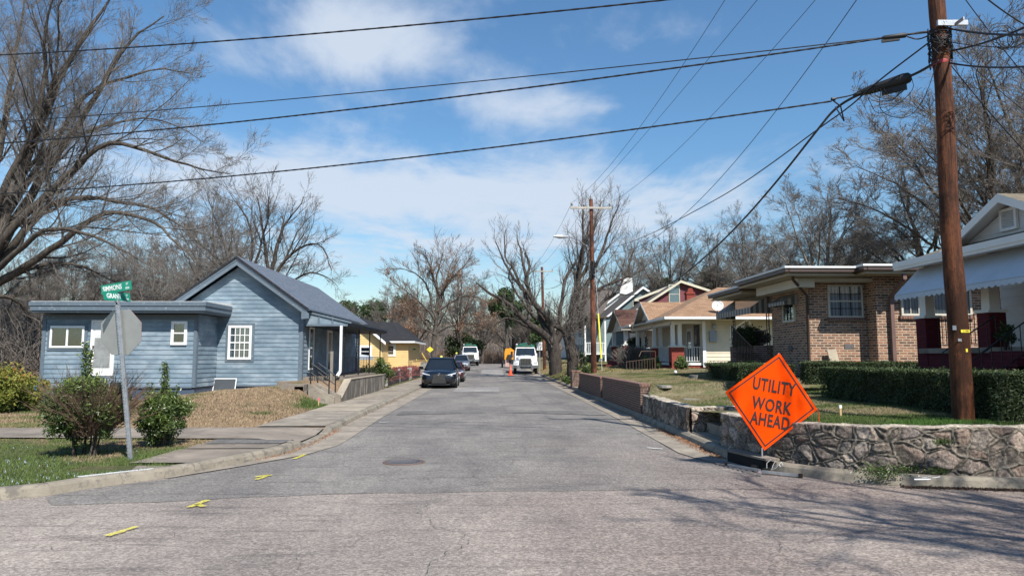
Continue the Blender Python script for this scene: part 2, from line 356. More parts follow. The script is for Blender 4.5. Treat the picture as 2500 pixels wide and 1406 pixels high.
    ck = n.new('ShaderNodeMath'); ck.operation = 'MULTIPLY'; l.new(ramp(n, l, vo.outputs['Distance'], [(0, (1, 1, 1)), (.008, (0, 0, 0))]), ck.inputs[0]); l.new(ramp(n, l, gate, [(.53, (0, 0, 0)), (.6, (.35, .35, .35))]), ck.inputs[1])
    col = mixc(n, l, ck.outputs[0], col, tuple(x*.3 for x in c))
    l.new(col, b.inputs['Base Color']); b.inputs['Roughness'].default_value = .88; b.inputs['Specular IOR Level'].default_value = .25
    bump(n, l, b, f, .55, .012); return m
asph = asphalt('grey_asphalt', (.178, .165, .152), (.205, .160, .138), True)
asph_old = asphalt('old_pale_asphalt', (.242, .210, .186), (.205, .160, .138), True)
asph_patch = asphalt('dark_patch_asphalt', (.135, .127, .120), (.15, .12, .1), False)
asph_pale = asphalt('pale_patch_asphalt', (.24, .228, .215), (.15, .12, .1), False)
conc = mat('weathered_concrete', (.27, .232, .185), .9, var=.35, scale=1.4, bmp=.5, bscale=70, worn=(.17, .15, .125), wornamt=.85)
conc_old = mat('dark_aggregate_concrete', (.22, .185, .150), .95, var=.35, scale=1.1, bmp=.8, bscale=40, worn=(.17, .145, .12), wornamt=.85)
conc_pale = mat('pale_concrete', (.33, .28, .215), .9, var=.18, scale=2, bmp=.4, bscale=70, worn=(.26, .22, .17), wornamt=.8)
kerbm = mat('kerb_concrete', (.235, .205, .16), .9, var=.3, scale=2.2, bmp=.6, bscale=50, worn=(.14, .125, .105), wornamt=.95)
soil = mat('bare_soil', (.17, .115, .08), .95, var=.3, scale=2, bmp=.7, bscale=30)
forestfloor = mat('leaf_litter', (.15, .105, .07), .95, var=.35, scale=.4, bmp=.7, bscale=5)
# ---------------------------------------------------------------- ground sheets
def heightsheet(name, xs, ys, fn, m, attr=None, **kw):
    X, Y = np.meshgrid(xs, ys) if np.ndim(xs) == 1 else (xs, np.repeat(np.asarray(ys)[:, None], xs.shape[1], 1))
    Z = fn(X, Y); ny, nx = X.shape; i = np.arange(ny*nx).reshape(ny, nx)
    Fc = np.stack([i[:-1, :-1], i[:-1, 1:], i[1:, 1:], i[1:, :-1]], -1).reshape(-1, 4)
    at = {'dry': ('POINT', attr(X, Y).ravel())} if attr else None
    return npmesh(name, np.stack([X, Y, Z], -1).reshape(-1, 3), Fc, m, origin=(0, 0, 0), smooth=True, attrs=at, **kw)
gx = np.concatenate([np.linspace(-900, -60, 12), np.linspace(-50, 50, 41), np.linspace(60, 900, 12)])
gy = np.concatenate([np.linspace(-300, -30, 6), np.linspace(-20, 130, 76), np.linspace(140, 260, 13), np.linspace(300, 1200, 8)])
heightsheet('ground', gx, gy, lambda x, y: rz(y)-.10 + sstep(190, 320, y)*17 + sstep(90, 200, np.abs(x))*4, forestfloor, kind='structure')
ys = np.concatenate([np.arange(-1, 8, .5), np.arange(8, 14, .1), np.arange(14, 45, .3), np.arange(45, 130, 1.5)])
off = np.concatenate([[0, .1], np.linspace(.2, 4, 20), np.linspace(4.4, 18, 34), np.linspace(20, 90, 16)])
def dry_l(x, y):
    d = sstep(15.8, 16.6, y)*.10 - (1-sstep(12.2, 13.2, y+.18*(x+5)))*.13 + sstep(8, 12, -x)*(1-sstep(14, 15, y))*.22 - sstep(20.5, 22, y)*sstep(16, 15, -x)*0
    d -= .35*np.exp(-((x+5.9)**2/.5+(y-23)**2/2.5)); d -= sstep(13, 15, -x)*sstep(17, 19, y)*.3
    return d
XL = (xl(ys)-.17)[:, None] - off[None, :]
heightsheet('lawn_left', XL, ys, hl, lawn_l, dry_l, kind='structure')
ysr = np.concatenate([np.arange(8.6, 13, .06), np.arange(13, 45, .3), np.arange(45, 130, 1.5)])
WX = [(4.55, 12.9), (4.55, 12.3), (4.62, 11.6), (4.85, 11.05), (5.3, 10.55), (5.95, 10.15), (7, 9.9), (10, 9.7), (16, 9.5), (60, 9)]
def xwr(y): return np.where(y < 12.9, np.interp(y, [p[1] for p in WX[::-1]], [p[0] for p in WX[::-1]]), np.where(y > 34.6, xr(y)+.17, 4.42))
XR = np.where(ysr < 9.0, 60, xwr(ysr))[:, None] + off[None, :]
def dry_r(x, y): return sstep(16, 22, y)*.03 - np.exp(-((x-6.6)**2/2.5+(y-10.6)**2/.8))*.3
heightsheet('lawn_right', XR[ysr > 9.55], ysr[ysr > 9.55], hr, lawn_r, dry_r, kind='structure')
# cross road and street: two asphalts
cx = np.linspace(-60, 60, 121); cy = np.concatenate([np.arange(-12, 14, 1.0)])
heightsheet('cross_road', cx, cy, lambda x, y: -.006 + 0*x, asph_old, kind='structure')
ry = np.concatenate([np.arange(13.0, 55, 1.5), np.arange(55, 126, 2.5)])
V = []; edge = [(-5.6, 9.08), (-5.23, 8.61), (-4.9, 8.64), (-4.5, 8.72), (-4.1, 8.75), (-3.5, 8.9), (-3.1, 9.03), (-2.7, 9.06), (-2.1, 9.2), (-1.4, 9.26), (-.9, 9.24), (.3, 9.35), (.9, 9.33), (1.8, 9.38), (3.2, 9.36), (4.4, 9.39), (5.3, 9.45)]
b_ = MB()
# front apron of the newer asphalt, then the long street
back = [(-5.5, 9.55), (-4.72, 10.3), (-4.2, 11.35), (-3.72, 12.8), (-3.7, 13), (-1, 13), (1, 13), (3, 13), (4, 13), (3.98, 11.6), (4.2, 10.7), (4.75, 10.05), (5.45, 9.45)]
b_.face([(x, y, -.002) for x, y in edge] + [(x, y, -.002) for x, y in back[::-1]])
for i in range(len(ry)-1):
    y0, y1 = ry[i], ry[i+1]; c = [(-3.78, -.004), (0, .03), (4.05, -.004)] if i else [(-3.78, -.002), (0, -.002), (4.05, -.002)]
    for k in range(2):
        a_, z_ = c[k]; d_, e_ = c[k+1]; f0 = .03 if i else -.002
        b_.face([(a_, y0, float(rz(y0))+(z_ if k == 0 else f0)), (d_, y0, float(rz(y0))+(f0 if k == 0 else e_)), (d_, y1, float(rz(y1))+(.03 if k == 0 else -.004)), (a_, y1, float(rz(y1))+(-.004 if k == 0 else .03))])
b_.build('road', asph, origin=(0, 0, 0), kind='structure')
def crown(x, y): return float(rz(y)) + .03*(1-abs(x)/4) *min(1, max(0, (y-13)/1.5))
def flat(name, poly, m, dz=.006, **tg):
    bb = MB(); bb.face([(x, y, crown(x, y)+dz) for x, y in poly]); return bb.build(name, m, **tg)
flat('asphalt_patch', [(-2.9, 21.2), (-2.9, 22.6), (-.5, 22.9), (3.3, 22.3), (3.4, 20.9), (1, 21.6)], asph_patch, .01, kind='structure')
flat('asphalt_patch', [(-2.0, 34.6), (-2.0, 39.5), (.3, 39.5), (.3, 34.6)], asph_pale, .01, kind='structure')
flat('asphalt_patch', [(-1.2, 62), (-1.2, 78), (1.0, 78), (1.0, 62)], asph_pale, .01, kind='structure')
# gutters
def strip(name, a, b, ys_, m, dz, z0=None):
    bb = MB(); prev = None
    for y in ys_:
        z = float(rz(y))+dz; c = ((a(y), y, z), (b(y), y, z))
        if prev: bb.face([prev[0], prev[1], c[1], c[0]])
        prev = c
    return bb.build(name, m, origin=(0, 0, 0), kind='structure')
yy = np.concatenate([np.arange(10.4, 20, .6), np.arange(20, 125, 3)])
strip('gutter', lambda y: float(xl(y)), lambda y: float(xl(y))+.62*min(1, max(.1, (y-10)/4)), yy, conc, .012)
strip('gutter', lambda y: float(xr(y))-.62*min(1, max(.05, (y-10.2)/2.5)), lambda y: float(xr(y)), yy, conc, .012)
# kerbs
def kerb(path, side, m, hfun, name='kerb', samp=.35, **tg):
    pts = []
    for (a, b) in zip(path[:-1], path[1:]):
        n_ = max(1, int(math.dist(a, b)/samp)); pts += [(a[0]+(b[0]-a[0])*k/n_, a[1]+(b[1]-a[1])*k/n_) for k in range(n_)]
    pts.append(path[-1])
    # smooth
    p = np.array(pts)
    for _ in range(2): p[1:-1] = (p[:-2]+2*p[1:-1]+p[2:])/4
    V = []; K = len(p)
    for i in range(K):
        t = p[min(i+1, K-1)]-p[max(i-1, 0)]; t = t/np.linalg.norm(t); nx, ny = (-t[1]*side, t[0]*side); h = hfun(*p[i]); z = float(rz(p[i][1]))
        j = (vnoise(p[i][0], p[i][1], 3, 3, 9)-.5)*.015
        for d, zz_ in ((0, -.05), (.0, .0), (.035+j, h*.72), (.085, h), (.18, h+.004), (.19, -.1)): V.append((p[i][0]+nx*d, p[i][1]+ny*d, z+zz_))
    i = np.arange(K*6).reshape(K, 6); Fc = np.stack([i[:-1, :-1], i[1:, :-1], i[1:, 1:], i[:-1, 1:]], -1).reshape(-1, 4)
    return npmesh(name, V, Fc, m, origin=(0, 0, 0), smooth=False, kind='structure')
def hl_k(x, y):
    return .135*(1-.8*float(sstep(13.75, 14.15, y)*(1-sstep(16.0, 16.5, y))))
kerb([p for p in LK[:5]]+[(-5.62, 9.22)], 1, kerbm, lambda x, y: .13)
kerb([(-5.62, 9.22)]+LK[5:], 1, conc_pale if False else kerbm, hl_k)
kerb(RK, -1, kerbm, lambda x, y: .135)
# sidewalk
swy = list(np.arange(16.6, 110, 1.5)); sw = MB(); prev = None; k = 0
for y in swy:
    y1 = y+1.485; z0 = .135+float(rz(y)); z1 = .135+float(rz(y1)); x0 = -5.5; x1a = float(xl(y))-.19; x1b = float(xl(y1))-.19; j = .006*math.sin(y*7.3)
    sw.face([(x0, y, z0+j), (x1a, y, z0+j), (x1b, y1, z1+j), (x0, y1, z1+j)], 1 if k in (3, 4) else 0); k += 1
sw.build('sidewalk', [conc, conc_pale], origin=(0, 0, 0), kind='structure')
# driveway apron and old path across the corner lawn
def drape(name, poly_rows, m, dz=.02):
    bb = MB(); 
    for r0, r1 in zip(poly_rows[:-1], poly_rows[1:]):
        for k in range(len(r0)-1):
            q = [r0[k], r0[k+1], r1[k+1], r1[k]]; bb.face([(x, y, float(hl(x, y))+dz) for x, y in q])
    return bb.build(name, m, origin=(0, 0, 0), kind='structure')
def rows(y0f, y1f, xs_): return [[(x, y0f(x)+(y1f(x)-y0f(x))*t) for x in xs_] for t in (0, .33, .66, 1)]
drape('driveway', rows(lambda x: 14.1-.04*(x+4)+.0*x, lambda x: 16.35+.02*(x+4), list(np.arange(-24, -6, 1.0))+list(np.arange(-6, -3.9, .15))+[-3.88]), conc_old, .032)
def slab(y0, y1, w0, w1, m, dz, lift=0, inset=.2, name='path', kind='structure'):
    "paving slab whose road side follows the kerb; w0 and w1 are its widths at the near and far end"
    rows_ = []
    for k in range(7):
        t_ = k/6; y = y0+(y1-y0)*t_; xe = float(xl(y))-inset; w_ = w0+(w1-w0)*t_; rows_.append([(xe-w_*q, y) for q in (1, .66, .33, 0)])
    return drape(name, rows_, m, dz)
slab(10.98, 12.55, .9, 1.45, conc_old, .030); slab(12.62, 13.22, 1.45, 1.5, conc_old, .034); slab(13.26, 13.95, 1.45, 1.5, asph_patch, .040, name='asphalt_patch')
slab(10.2, 10.75, .12, .55, conc_old, .02)
# ---------------------------------------------------------------- painted and set-in things on the road
yel = mat('yellow_spray_paint', (.66, .58, .08), .7, var=.25, scale=30)
def spray(m, lo=.42, hi=.56):
    n, l = m.node_tree.nodes, m.node_tree.links; co = n.new('ShaderNodeTexCoord').outputs['Object']; b = n['Principled BSDF']; l.new(ramp(n, l, tnoise(n, l, co, 38, 6, .8), [(lo, (0, 0, 0)), (hi, (1, 1, 1))]), b.inputs['Alpha']); return m
spray(yel, .36, .56)
wht = mat('white_spray_paint', (.75, .75, .74), .7, var=.2, scale=30)
org_p = mat('orange_spray_paint', (.55, .17, .07), .8, var=.3, scale=20)
def stroke(mb, pts, w, z=.012, seed=1):
    rg = random.Random(seed)
    for (a, b) in zip(pts[:-1], pts[1:]):
        a = Vector((*a, 0)); b = Vector((*b, 0)); d = (b-a).normalized(); n_ = Vector((-d.y, d.x, 0)); K = 7; L_ = (b-a).length
        lo = [a+d*L_*k/K - n_*w*(.5+rg.uniform(-.18, .12)) for k in range(K+1)]; hi = [a+d*L_*k/K + n_*w*(.5+rg.uniform(-.18, .12)) for k in range(K+1)]
        for k in range(K): mb.face([(p.x, p.y, crown(p.x, p.y)+z) for p in (lo[k], lo[k+1], hi[k+1], hi[k])])
def g2(px, py): v = P(px, py, Z=0); return (v.x, v.y)
for lab, st in (('yellow sprayed bar on the pale asphalt, nearest the camera', [[(262, 1310), (334, 1287)]]),
                ('smudged yellow sprayed mark crossed by a dark scuff', [[(462, 1240), (507, 1222)], [(478, 1232), (498, 1238)]]),
                ('yellow sprayed arrowhead on the grey asphalt', [[(622, 1166), (660, 1160), (626, 1172)]]),
                ('short yellow sprayed dash beside the curved kerb', [[(719, 1121), (745, 1110)]])):
    mb = MB()
    for q in st: stroke(mb, [g2(*p) for p in q], .075, .014, len(lab))
    mb.build('paint_mark', yel, label=lab, cat='road marking', group='yellow utility paint marks on the road')
for lab, st, mt in (('white sprayed dash on the street beside the right gutter', [[(1580, 1094), (1618, 1097)]], wht), ('white sprayed dash on the street beside the left gutter', [[(925, 1033), (950, 1031)]], wht)):
    mb = MB()
    for q in st: stroke(mb, [g2(*p) for p in q], .05, .014, 3)
    mb.build('paint_mark', mt, label=lab, cat='road marking')
tar = mat('crack_dark', (.085, .08, .076), .9)
def crack(pts, w, seed):
    rg = random.Random(seed); q = [Vector((*p, 0)) for p in pts]
    for _ in range(5):
        n_ = [q[0]]
        for a_, b2_ in zip(q[:-1], q[1:]): d_ = b2_-a_; n_ += [(a_+b2_)/2+Vector((-d_.y, d_.x, 0))*rg.uniform(-.22, .22), b2_]
        q = n_
    mb = MB(); prev = None
    for i, p in enumerate(q):
        d_ = (q[min(i+1, len(q)-1)]-q[max(i-1, 0)]).normalized(); s_ = Vector((-d_.y, d_.x, 0))*w*.5*rg.uniform(.3, 1.3)*min(1, (len(q)-i)/12); z_ = crown(p.x, p.y)+.008; c_ = (tuple(p[:2]+0*p[:2] if False else (p.x-s_.x, p.y-s_.y))+(z_,), (p.x+s_.x, p.y+s_.y, z_))
        if prev: mb.face([prev[0], prev[1], c_[1], c_[0]])
        prev = c_
    mb.build('road_crack', tar, kind='structure')
for k, (pts, w_) in enumerate((([g2(1040, 1400), g2(1085, 1290), g2(1060, 1215)], .010), ([g2(1085, 1290), g2(1180, 1250), g2(1300, 1262)], .007), ([g2(760, 1400), g2(640, 1330), g2(420, 1300), g2(200, 1335), g2(0, 1330)], .008), ([g2(1830, 1400), g2(1850, 1300), g2(1930, 1240), g2(1900, 1190)], .009), ([g2(1200, 1190), g2(1290, 1100), g2(1270, 1030), g2(1330, 985)], .010), ([g2(860, 1150), g2(900, 1080), g2(1010, 1040)], .008), ([g2(1500, 1230), g2(1680, 1215), g2(1850, 1240)], .007), ([g2(300, 1200), g2(480, 1190), g2(640, 1200)], .009))): crack(pts, w_*.62, k+1) if k not in (1, 7) else None
iron = mat('cast_iron', (.125, .118, .122), .6, .2, var=.2, scale=20, bmp=.4, bscale=120)
mc = P(986, 1128, Z=0); t = thing('manhole', (mc.x, mc.y, 0), 'round dark iron manhole cover set in the grey asphalt', 'manhole cover')
mb = MB(); mb.lathe((mc.x, mc.y, 0), [(.30, .0), (.30, .014), (.27, .016), (.27, .012), (.001, .012)], 28)
for r_ in range(-5, 6):
    for c_ in range(-5, 6):
        if r_*r_+c_*c_ < 25: mb.box(mc.x+r_*.048-.014, mc.x+r_*.048+.014, mc.y+c_*.048-.014, mc.y+c_*.048+.014, .012, .017)
mb.build('lid', iron, t)
mb = MB(); mb.lathe((mc.x, mc.y, 0), [(.305, 0), (.305, .012), (.345, .012), (.35, 0)], 28); mb.build('frame', mat('rusty_iron', (.14, .09, .07), .8, .2, scale=20), t)
mb = MB(); kp = [(-5.50, 9.66), (-5.25, 9.92), (-5.0, 10.16), (-4.82, 10.34)]
for (xa, ya), (xb, yb_) in zip(kp[:-1], kp[1:]): mb.face([(xa-.06, ya+.05, .139), (xb-.06, yb_+.05, .139), (xb-.13, yb_+.12, .140), (xa-.14, ya+.13, .140)])
mb.build('paint_mark', spray(mat('old_white_paint', (.6, .6, .58), .8), .38, .5), label='worn white paint on the end of the corner kerb', cat='road marking')
# ---------------------------------------------------------------- stone walls
m, n, l, b = base('fieldstone'); a = n.new('ShaderNodeAttribute'); a.attribute_name = 'col'
co = n.new('ShaderNodeTexCoord').outputs['Object']; f = tnoise(n, l, co, 26, 8, .75); f2 = tnoise(n, l, co, 3.0, 5, .7)
c = mixc(n, l, 1.0, a.outputs['Color'], ramp(n, l, f, [(.36, (.42, .41, .41)), (.5, (.95, .94, .92)), (.64, (1.75, 1.7, 1.62))]), 'MULTIPLY')
c = mixc(n, l, 1.0, c, ramp(n, l, f2, [(.38, (.66, .64, .63)), (.6, (1.2, 1.17, 1.13))]), 'MULTIPLY')
l.new(c, b.inputs['Base Color']); b.inputs['Roughness'].default_value = .92; b.inputs['Specular IOR Level'].default_value = .2
bump(n, l, b, f, .6, .02); stone = m
def stonewall(label, path, htop, thick, seed, zb=-.02, group='field stone retaining walls', endcap=True, dark=0.0):
    rs = np.random.RandomState(seed); p = np.array(path, float); sg = np.linalg.norm(np.diff(p, axis=0), axis=1); cs = np.concatenate([[0], np.cumsum(sg)]); Lt = cs[-1]
    ns = int(Lt/.014); s = np.linspace(0, Lt, ns); X = np.interp(s, cs, p[:, 0]); Y = np.interp(s, cs, p[:, 1])
    for _ in range(25): X[1:-1] = (X[:-2]+X[2:])/2*.5+X[1:-1]*.5; Y[1:-1] = (Y[:-2]+Y[2:])/2*.5+Y[1:-1]*.5
    tx = np.gradient(X); ty = np.gradient(Y); q = np.hypot(tx, ty); nx, ny = ty/q, -tx/q           # outward normal on the right of the path
    top = np.array([htop(x, y) for x, y in zip(X, Y)]); top = top + (vnoise(s, s*0, 2.2, 3, seed)-.5)*.05
    nz = 54; tz = np.linspace(0, 1, nz); Sg, Tg = np.meshgrid(s, tz); Zg = zb + (top[None, :]-zb)*Tg
    # uneven stone centres
    cell = []; sx = 0
    rowsN = max(2, int(round((top.mean()-zb)/.195)))
    for r_ in range(-1, rowsN+1):
        u = -.5+rs.rand()*.4
        while u < Lt+.6:
            wd = rs.choice([rs.uniform(.12, .22), rs.uniform(.24, .38), rs.uniform(.36, .6)]); cell.append((u+wd/2+rs.uniform(-.05, .05), zb+(r_+.5)*(top.mean()-zb)/rowsN+rs.uniform(-.10, .10))); u += wd
    C = np.array(cell); nC = len(C); wgt = rs.uniform(-.05, .05, nC)
    wx = Sg + (vnoise(Sg, Zg, 4, 4, seed+1)-.5)*.17; wz = Zg + (vnoise(Sg, Zg, 4, 4, seed+2)-.5)*.13
    F1 = np.full(Sg.shape, 9.); F2 = np.full(Sg.shape, 9.); I1 = np.zeros(Sg.shape, int)
    for k in range(nC):
        d = np.hypot((wx-C[k, 0])/1.35, wz-C[k, 1]) - wgt[k]
        c1 = d < F1; F2 = np.where(c1, F1, np.minimum(F2, d)); I1 = np.where(c1, k, I1); F1 = np.where(c1, d, F1)
    e = (F2-F1)*.5
    tilt = rs.uniform(-.16, .16, (nC, 2)); bul = rs.uniform(.5, 1.3, nC)
    rough = (vnoise(Sg, Zg, 11, 5, seed+3)-.5) + .6*np.abs(vnoise(Sg, Zg*1.6, 6, 3, seed+13)-.5)
    st = sstep(.012, .034, e); disp = st*(.026*bul[I1] + tilt[I1, 0]*(Sg-C[I1, 0]) + tilt[I1, 1]*(Zg-C[I1, 1]) + rough*.045)
    bead = np.exp(-(e/.008)**2)*.028; disp = disp + bead + (1-st)*rough*.008
    gap = rs.rand(nC) < .0
    V = np.stack([X[None, :]+nx[None, :]*disp, Y[None, :]+ny[None, :]*disp, Zg], -1)
    pal = np.array([(.40, .33, .29), (.30, .255, .23), (.48, .41, .35), (.25, .215, .20), (.36, .28, .24), (.43, .38, .34)])
    cc = pal[rs.randint(0, len(pal), nC)]*rs.uniform(.8, 1.12, (nC, 1)); mort = np.array((.135, .122, .108))
    colr = cc[I1]*st[..., None] + mort*(1-st[..., None]) + (bead[..., None]/.028)*np.array((.22, .20, .17))
    stain = sstep(.42, .62, vnoise(Sg, Zg*.25, 1.8, 4, seed+7)); colr = colr*(1-.2*stain[..., None])
    if dark: colr = colr*(1-dark*(.6+.4*sstep(.35, .65, vnoise(Sg, Zg*.2, 5, 3, seed+8)))[..., None])
    # top: rough coping
    nt_ = 12; tt = np.linspace(0, 1, nt_)[1:]; St, Tt = np.meshgrid(s, tt)
    d0 = disp[-1][None, :]*(1-Tt); zt = top[None, :] + (vnoise(St, Tt*thick, 7, 4, seed+4)-.5)*.05*np.sin(np.pi*np.clip(Tt, 0, 1))+ .012*np.sin(np.pi*Tt)
    V2 = np.stack([X[None, :]+nx[None, :]*(d0-Tt*thick), Y[None, :]+ny[None, :]*(d0-Tt*thick), zt], -1)
    cap = np.array((.40, .365, .31))*(.75+.5*vnoise(St, Tt*thick, 5, 4, seed+5))[..., None]
    V3 = V2[-1:].copy(); V3[..., 2] = zb
    A = np.concatenate([V, V2, V3], 0); K = np.concatenate([colr, cap, cap[-1:]*.6], 0)
    ny_, nx_ = A.shape[:2]; i = np.arange(ny_*nx_).reshape(ny_, nx_); Fc = np.stack([i[:-1, :-1], i[:-1, 1:], i[1:, 1:], i[1:, :-1]], -1).reshape(-1, 4)
    Vv = A.reshape(-1, 3); Kc = K.reshape(-1, 3)
    # end faces
    ends = []
    for col_ in (0, nx_-1):
        ids = list(i[:, col_]);
        for k in range(nz-1):
            ends.append((ids[k], ids[k+1], ids[-1] if False else ids[nz-1+nt_-1], ids[nz+nt_-1]))
    Fc = np.concatenate([Fc, np.array(ends)], 0) if endcap else Fc
    return npmesh('stone_wall', Vv, Fc, stone, smooth=True, col=np.clip(Kc, 0, 1), label=label, cat='stone wall', group=group)
stonewall('long field stone wall curving round the street corner behind the orange sign', [(4.22, 12.95), (4.2, 12.3), (4.28, 11.6), (4.5, 11.05), (4.98, 10.5), (5.6, 10.02), (6.5, 9.68), (8, 9.5), (10.5, 9.36), (14, 9.2)], lambda x, y: .72+.05*float(sstep(4.5, 7, x)), .34, 4, dark=.25)
stonewall('short field stone wall along the gutter, next to the brick wall', [(4.22, 19.7), (4.2, 15.05)], lambda x, y: .655, .34, 9, dark=.3)
stonewall('field stone wing wall facing the camera beside the gap in the wall', [(4.25, 15.0), (6.6, 15.0)], lambda x, y: .66+.02*(x-4.2), .3, 17)
br_wall = brick('red_brown_brick', (.20, .105, .075), (.11, .058, .045), (.30, .25, .21), stain=.4)
br_cap = brick('brick_coping', (.27, .14, .10), (.19, .09, .07), (.32, .26, .22), bw=.09, bh=.2)
def brickwall(label, x0, x1, y0, y1, z):
    t = thing('brick_wall', ((x0+x1)/2, (y0+y1)/2, 0), label, 'brick wall', 'red brick retaining walls along the street')
    MB().box(x0, x1, y0, y1, -.02, z-.07).build('wall', br_wall, t)
    MB().box(x0-.02, x1+.02, y0-.02, y1+.02, z-.07, z).build('coping', br_cap, t)
    return t
brickwall('longer red brick wall between the stone wall and the street steps', 4.2, 4.48, 19.95, 26.9, .97)
brickwall('shorter red brick wall just before the brick pier', 4.22, 4.5, 27.5, 34.3, .95)
t = thing('brick_pier', (4.45, 37.8, 0), 'square red brick pier at the foot of the grass bank', 'brick pier')
MB().box(4.22, 4.68, 37.4, 38.2, 0, .93).build('wall', br_wall, t); MB().box(4.2, 4.7, 37.38, 38.22, .93, 1.0).build('coping', br_cap, t)
# concrete slabs in the gaps of the wall
mb = MB()
for k, (y0, y1, z) in enumerate([(13.1, 14.9, .16), (35.0, 37.2, .16), (26.95, 27.45, .14)]): mb = MB(); mb.box(4.22, 5.0, y0, y1, -.05, z); mb.box(4.55, 5.4, y0+.01, y1-.01, z-.0, z+.2); mb.build('doorstep', conc, label=('concrete steps in the gap of the stone wall', 'concrete steps beside the lone brick pier', 'narrow concrete step between two brick walls')[k], cat='steps')
# storm drain mouth in the kerb
t = thing('storm_drain', (4.1, 11.2, 0), 'black storm drain mouth in the kerb behind the orange sign', 'storm drain')
blk = mat('void_black', (.006, .006, .006), .9, var=0)
a = Vector((3.945, 11.75, 0)); bq = Vector((4.16, 10.78, 0)); d = (bq-a).normalized(); nn_ = Vector((-d.y, d.x, 0)); nn_ = nn_ if nn_.x < 0 else -nn_
MB().ob(a, d, nn_, (0, 0, 1), 0, (bq-a).length, -.1, .03, .004, .17).build('opening', blk, t)
MB().ob(a, d, nn_, (0, 0, 1), -.1, (bq-a).length+.1, -.2, .035, .17, .2).build('slab', conc_old, t)
mb = MB()
for k in range(12): mb.ob(a+d*(-.5+k*.13)+nn_*.1, d, nn_, (0, 0, 1), 0, .05, 0, .26, .0, .016)
mb.build('grate', iron, t)
# concrete retaining wall at the blue house
m, n, l, b = base('streaked_concrete'); co = n.new('ShaderNodeTexCoord').outputs['Object']
s1 = tnoise(n, l, co, 3.2, 6, .7, (1, 1.1, .22)); s2 = tnoise(n, l, co, 9, 5, .7, (1, 1, .5))
col = mixc(n, l, ramp(n, l, s1, [(.50, (1, 1, 1)), (.64, (0, 0, 0))]), (.38, .33, .27), (.11, .10, .088)); col = mixc(n, l, 1.0, col, ramp(n, l, s2, [(.3, (.7, .7, .7)), (.7, (1.15, 1.13, 1.1))]), 'MULTIPLY')
l.new(col, b.inputs['Base Color']); b.inputs['Roughness'].default_value = .92; bump(n, l, b, s2, .4, .02); streak = m
t = thing('retaining_wall', (-5.6, 30, 0), 'streaked grey concrete retaining wall below the porch of the blue house', 'retaining wall')
mb = MB(); prof = [(25.35, .0), (25.35, .27), (26.9, .87), (35.3, .84), (35.3, 0)]
mb.prism([(-5.42, y, z) for y, z in prof], (-.22, 0, 0)); mb.build('wall', streak, t)
mb = MB(); mb.prism([(-5.40, 25.33, .272), (-5.40, 25.33, .30), (-5.40, 26.9, .905), (-5.40, 35.33, .875), (-5.40, 35.33, .845), (-5.40, 26.9, .875)], (-.27, 0, 0)); mb.build('coping', conc_pale, t)
t = thing('garden_steps', (-6, 24.8, 0), 'concrete steps between sloping cheek walls up from the sidewalk', 'steps')
for y0 in (24.15, 25.13):
    MB().prism([(-5.42, y0, .02), (-5.42, y0, .37), (-6.3, y0, .84), (-6.3, y0, .1)], (0, .17, 0)).build('cheek_wall', conc, t)
mb = MB()
for k in range(4): mb.box(-5.62-k*.3-.3, -5.62-k*.3, 24.33, 25.12, 0, .27+k*.15)
mb.box(-7.3, -6.5, 24.33, 25.12, 0, .78); mb.build('treads', conc_old, t)
blackmetal = mat('black_painted_metal', (.012, .012, .014), .4, .2, var=.1)
for k, y0 in enumerate((24.24, 25.2)):
    t = thing('handrail', (-6, y0, .5), ('black pipe handrail on the near cheek wall of the steps', 'black pipe handrail on the far cheek wall of the steps')[k], 'handrail', 'pipe handrails of the steps')
    a0, a1 = Vector((-5.62, y0, .45)), Vector((-6.25, y0, .8))
    for q in (a0, a1): MB().tube([q, q+Vector((0, 0, .62 if q is a0 else .72))], .022, 8).build('post', blackmetal, t)
    for hgt in (.3, .62):
        MB().tube([a0+Vector((0, 0, hgt)), a1+Vector((0, 0, hgt+.1))], .02, 8).build('rail', blackmetal, t)
# ---------------------------------------------------------------- house materials
def paint(name, c, worn=None, amt=.3, var=.1, scale=1.6, rough=.6, bmp=.15): return mat(name, c, rough, var=var, scale=scale, bmp=bmp, bscale=40, worn=worn, wornamt=amt)
m, n, l, b = base('slate_blue_siding'); co = n.new('ShaderNodeTexCoord').outputs['Object']
g = tnoise(n, l, co, 1.1, 5, .65, (1, 1, 2.2)); h = tnoise(n, l, co, 7, 5, .7, (.35, .35, 3))
col = ramp(n, l, g, [(.34, (.125, .182, .232)), (.5, (.175, .240, .292)), (.66, (.27, .335, .385))])
g2_ = tnoise(n, l, co, .55, 4, .6); col = mixc(n, l, 1.0, col, ramp(n, l, g2_, [(.35, (.82, .83, .85)), (.65, (1.12, 1.1, 1.08))]), 'MULTIPLY')
col = mixc(n, l, 1.0, col, ramp(n, l, h, [(.3, (.84, .84, .85)), (.7, (1.1, 1.1, 1.1))]), 'MULTIPLY'); l.new(col, b.inputs['Base Color']); b.inputs['Roughness'].default_value = .55; bump(n, l, b, h, .15, .01); blue = m
bluetrim = paint('slate_blue_trim', (.11, .145, .18), (.26, .31, .35), .6, scale=4)
bluefound = paint('dark_blue_foundation', (.06, .085, .125), (.12, .15, .19), .3)
def shingle(name, c1, c2, gap, bw=.3, bh=.13):
    m = brick(name, c1, c2, gap, bw, bh, .009, .9, stain=.28, bmp=.6); return m
bluesh = shingle('slate_blue_shingles', (.16, .19, .235), (.12, .145, .185), (.06, .07, .10))
tansh = shingle('tan_brown_shingles', (.40, .25, .155), (.27, .165, .10), (.17, .10, .065), bw=.33, bh=.15)
brownsh = shingle('dark_brown_shingles', (.14, .075, .055), (.10, .05, .04), (.05, .03, .025))
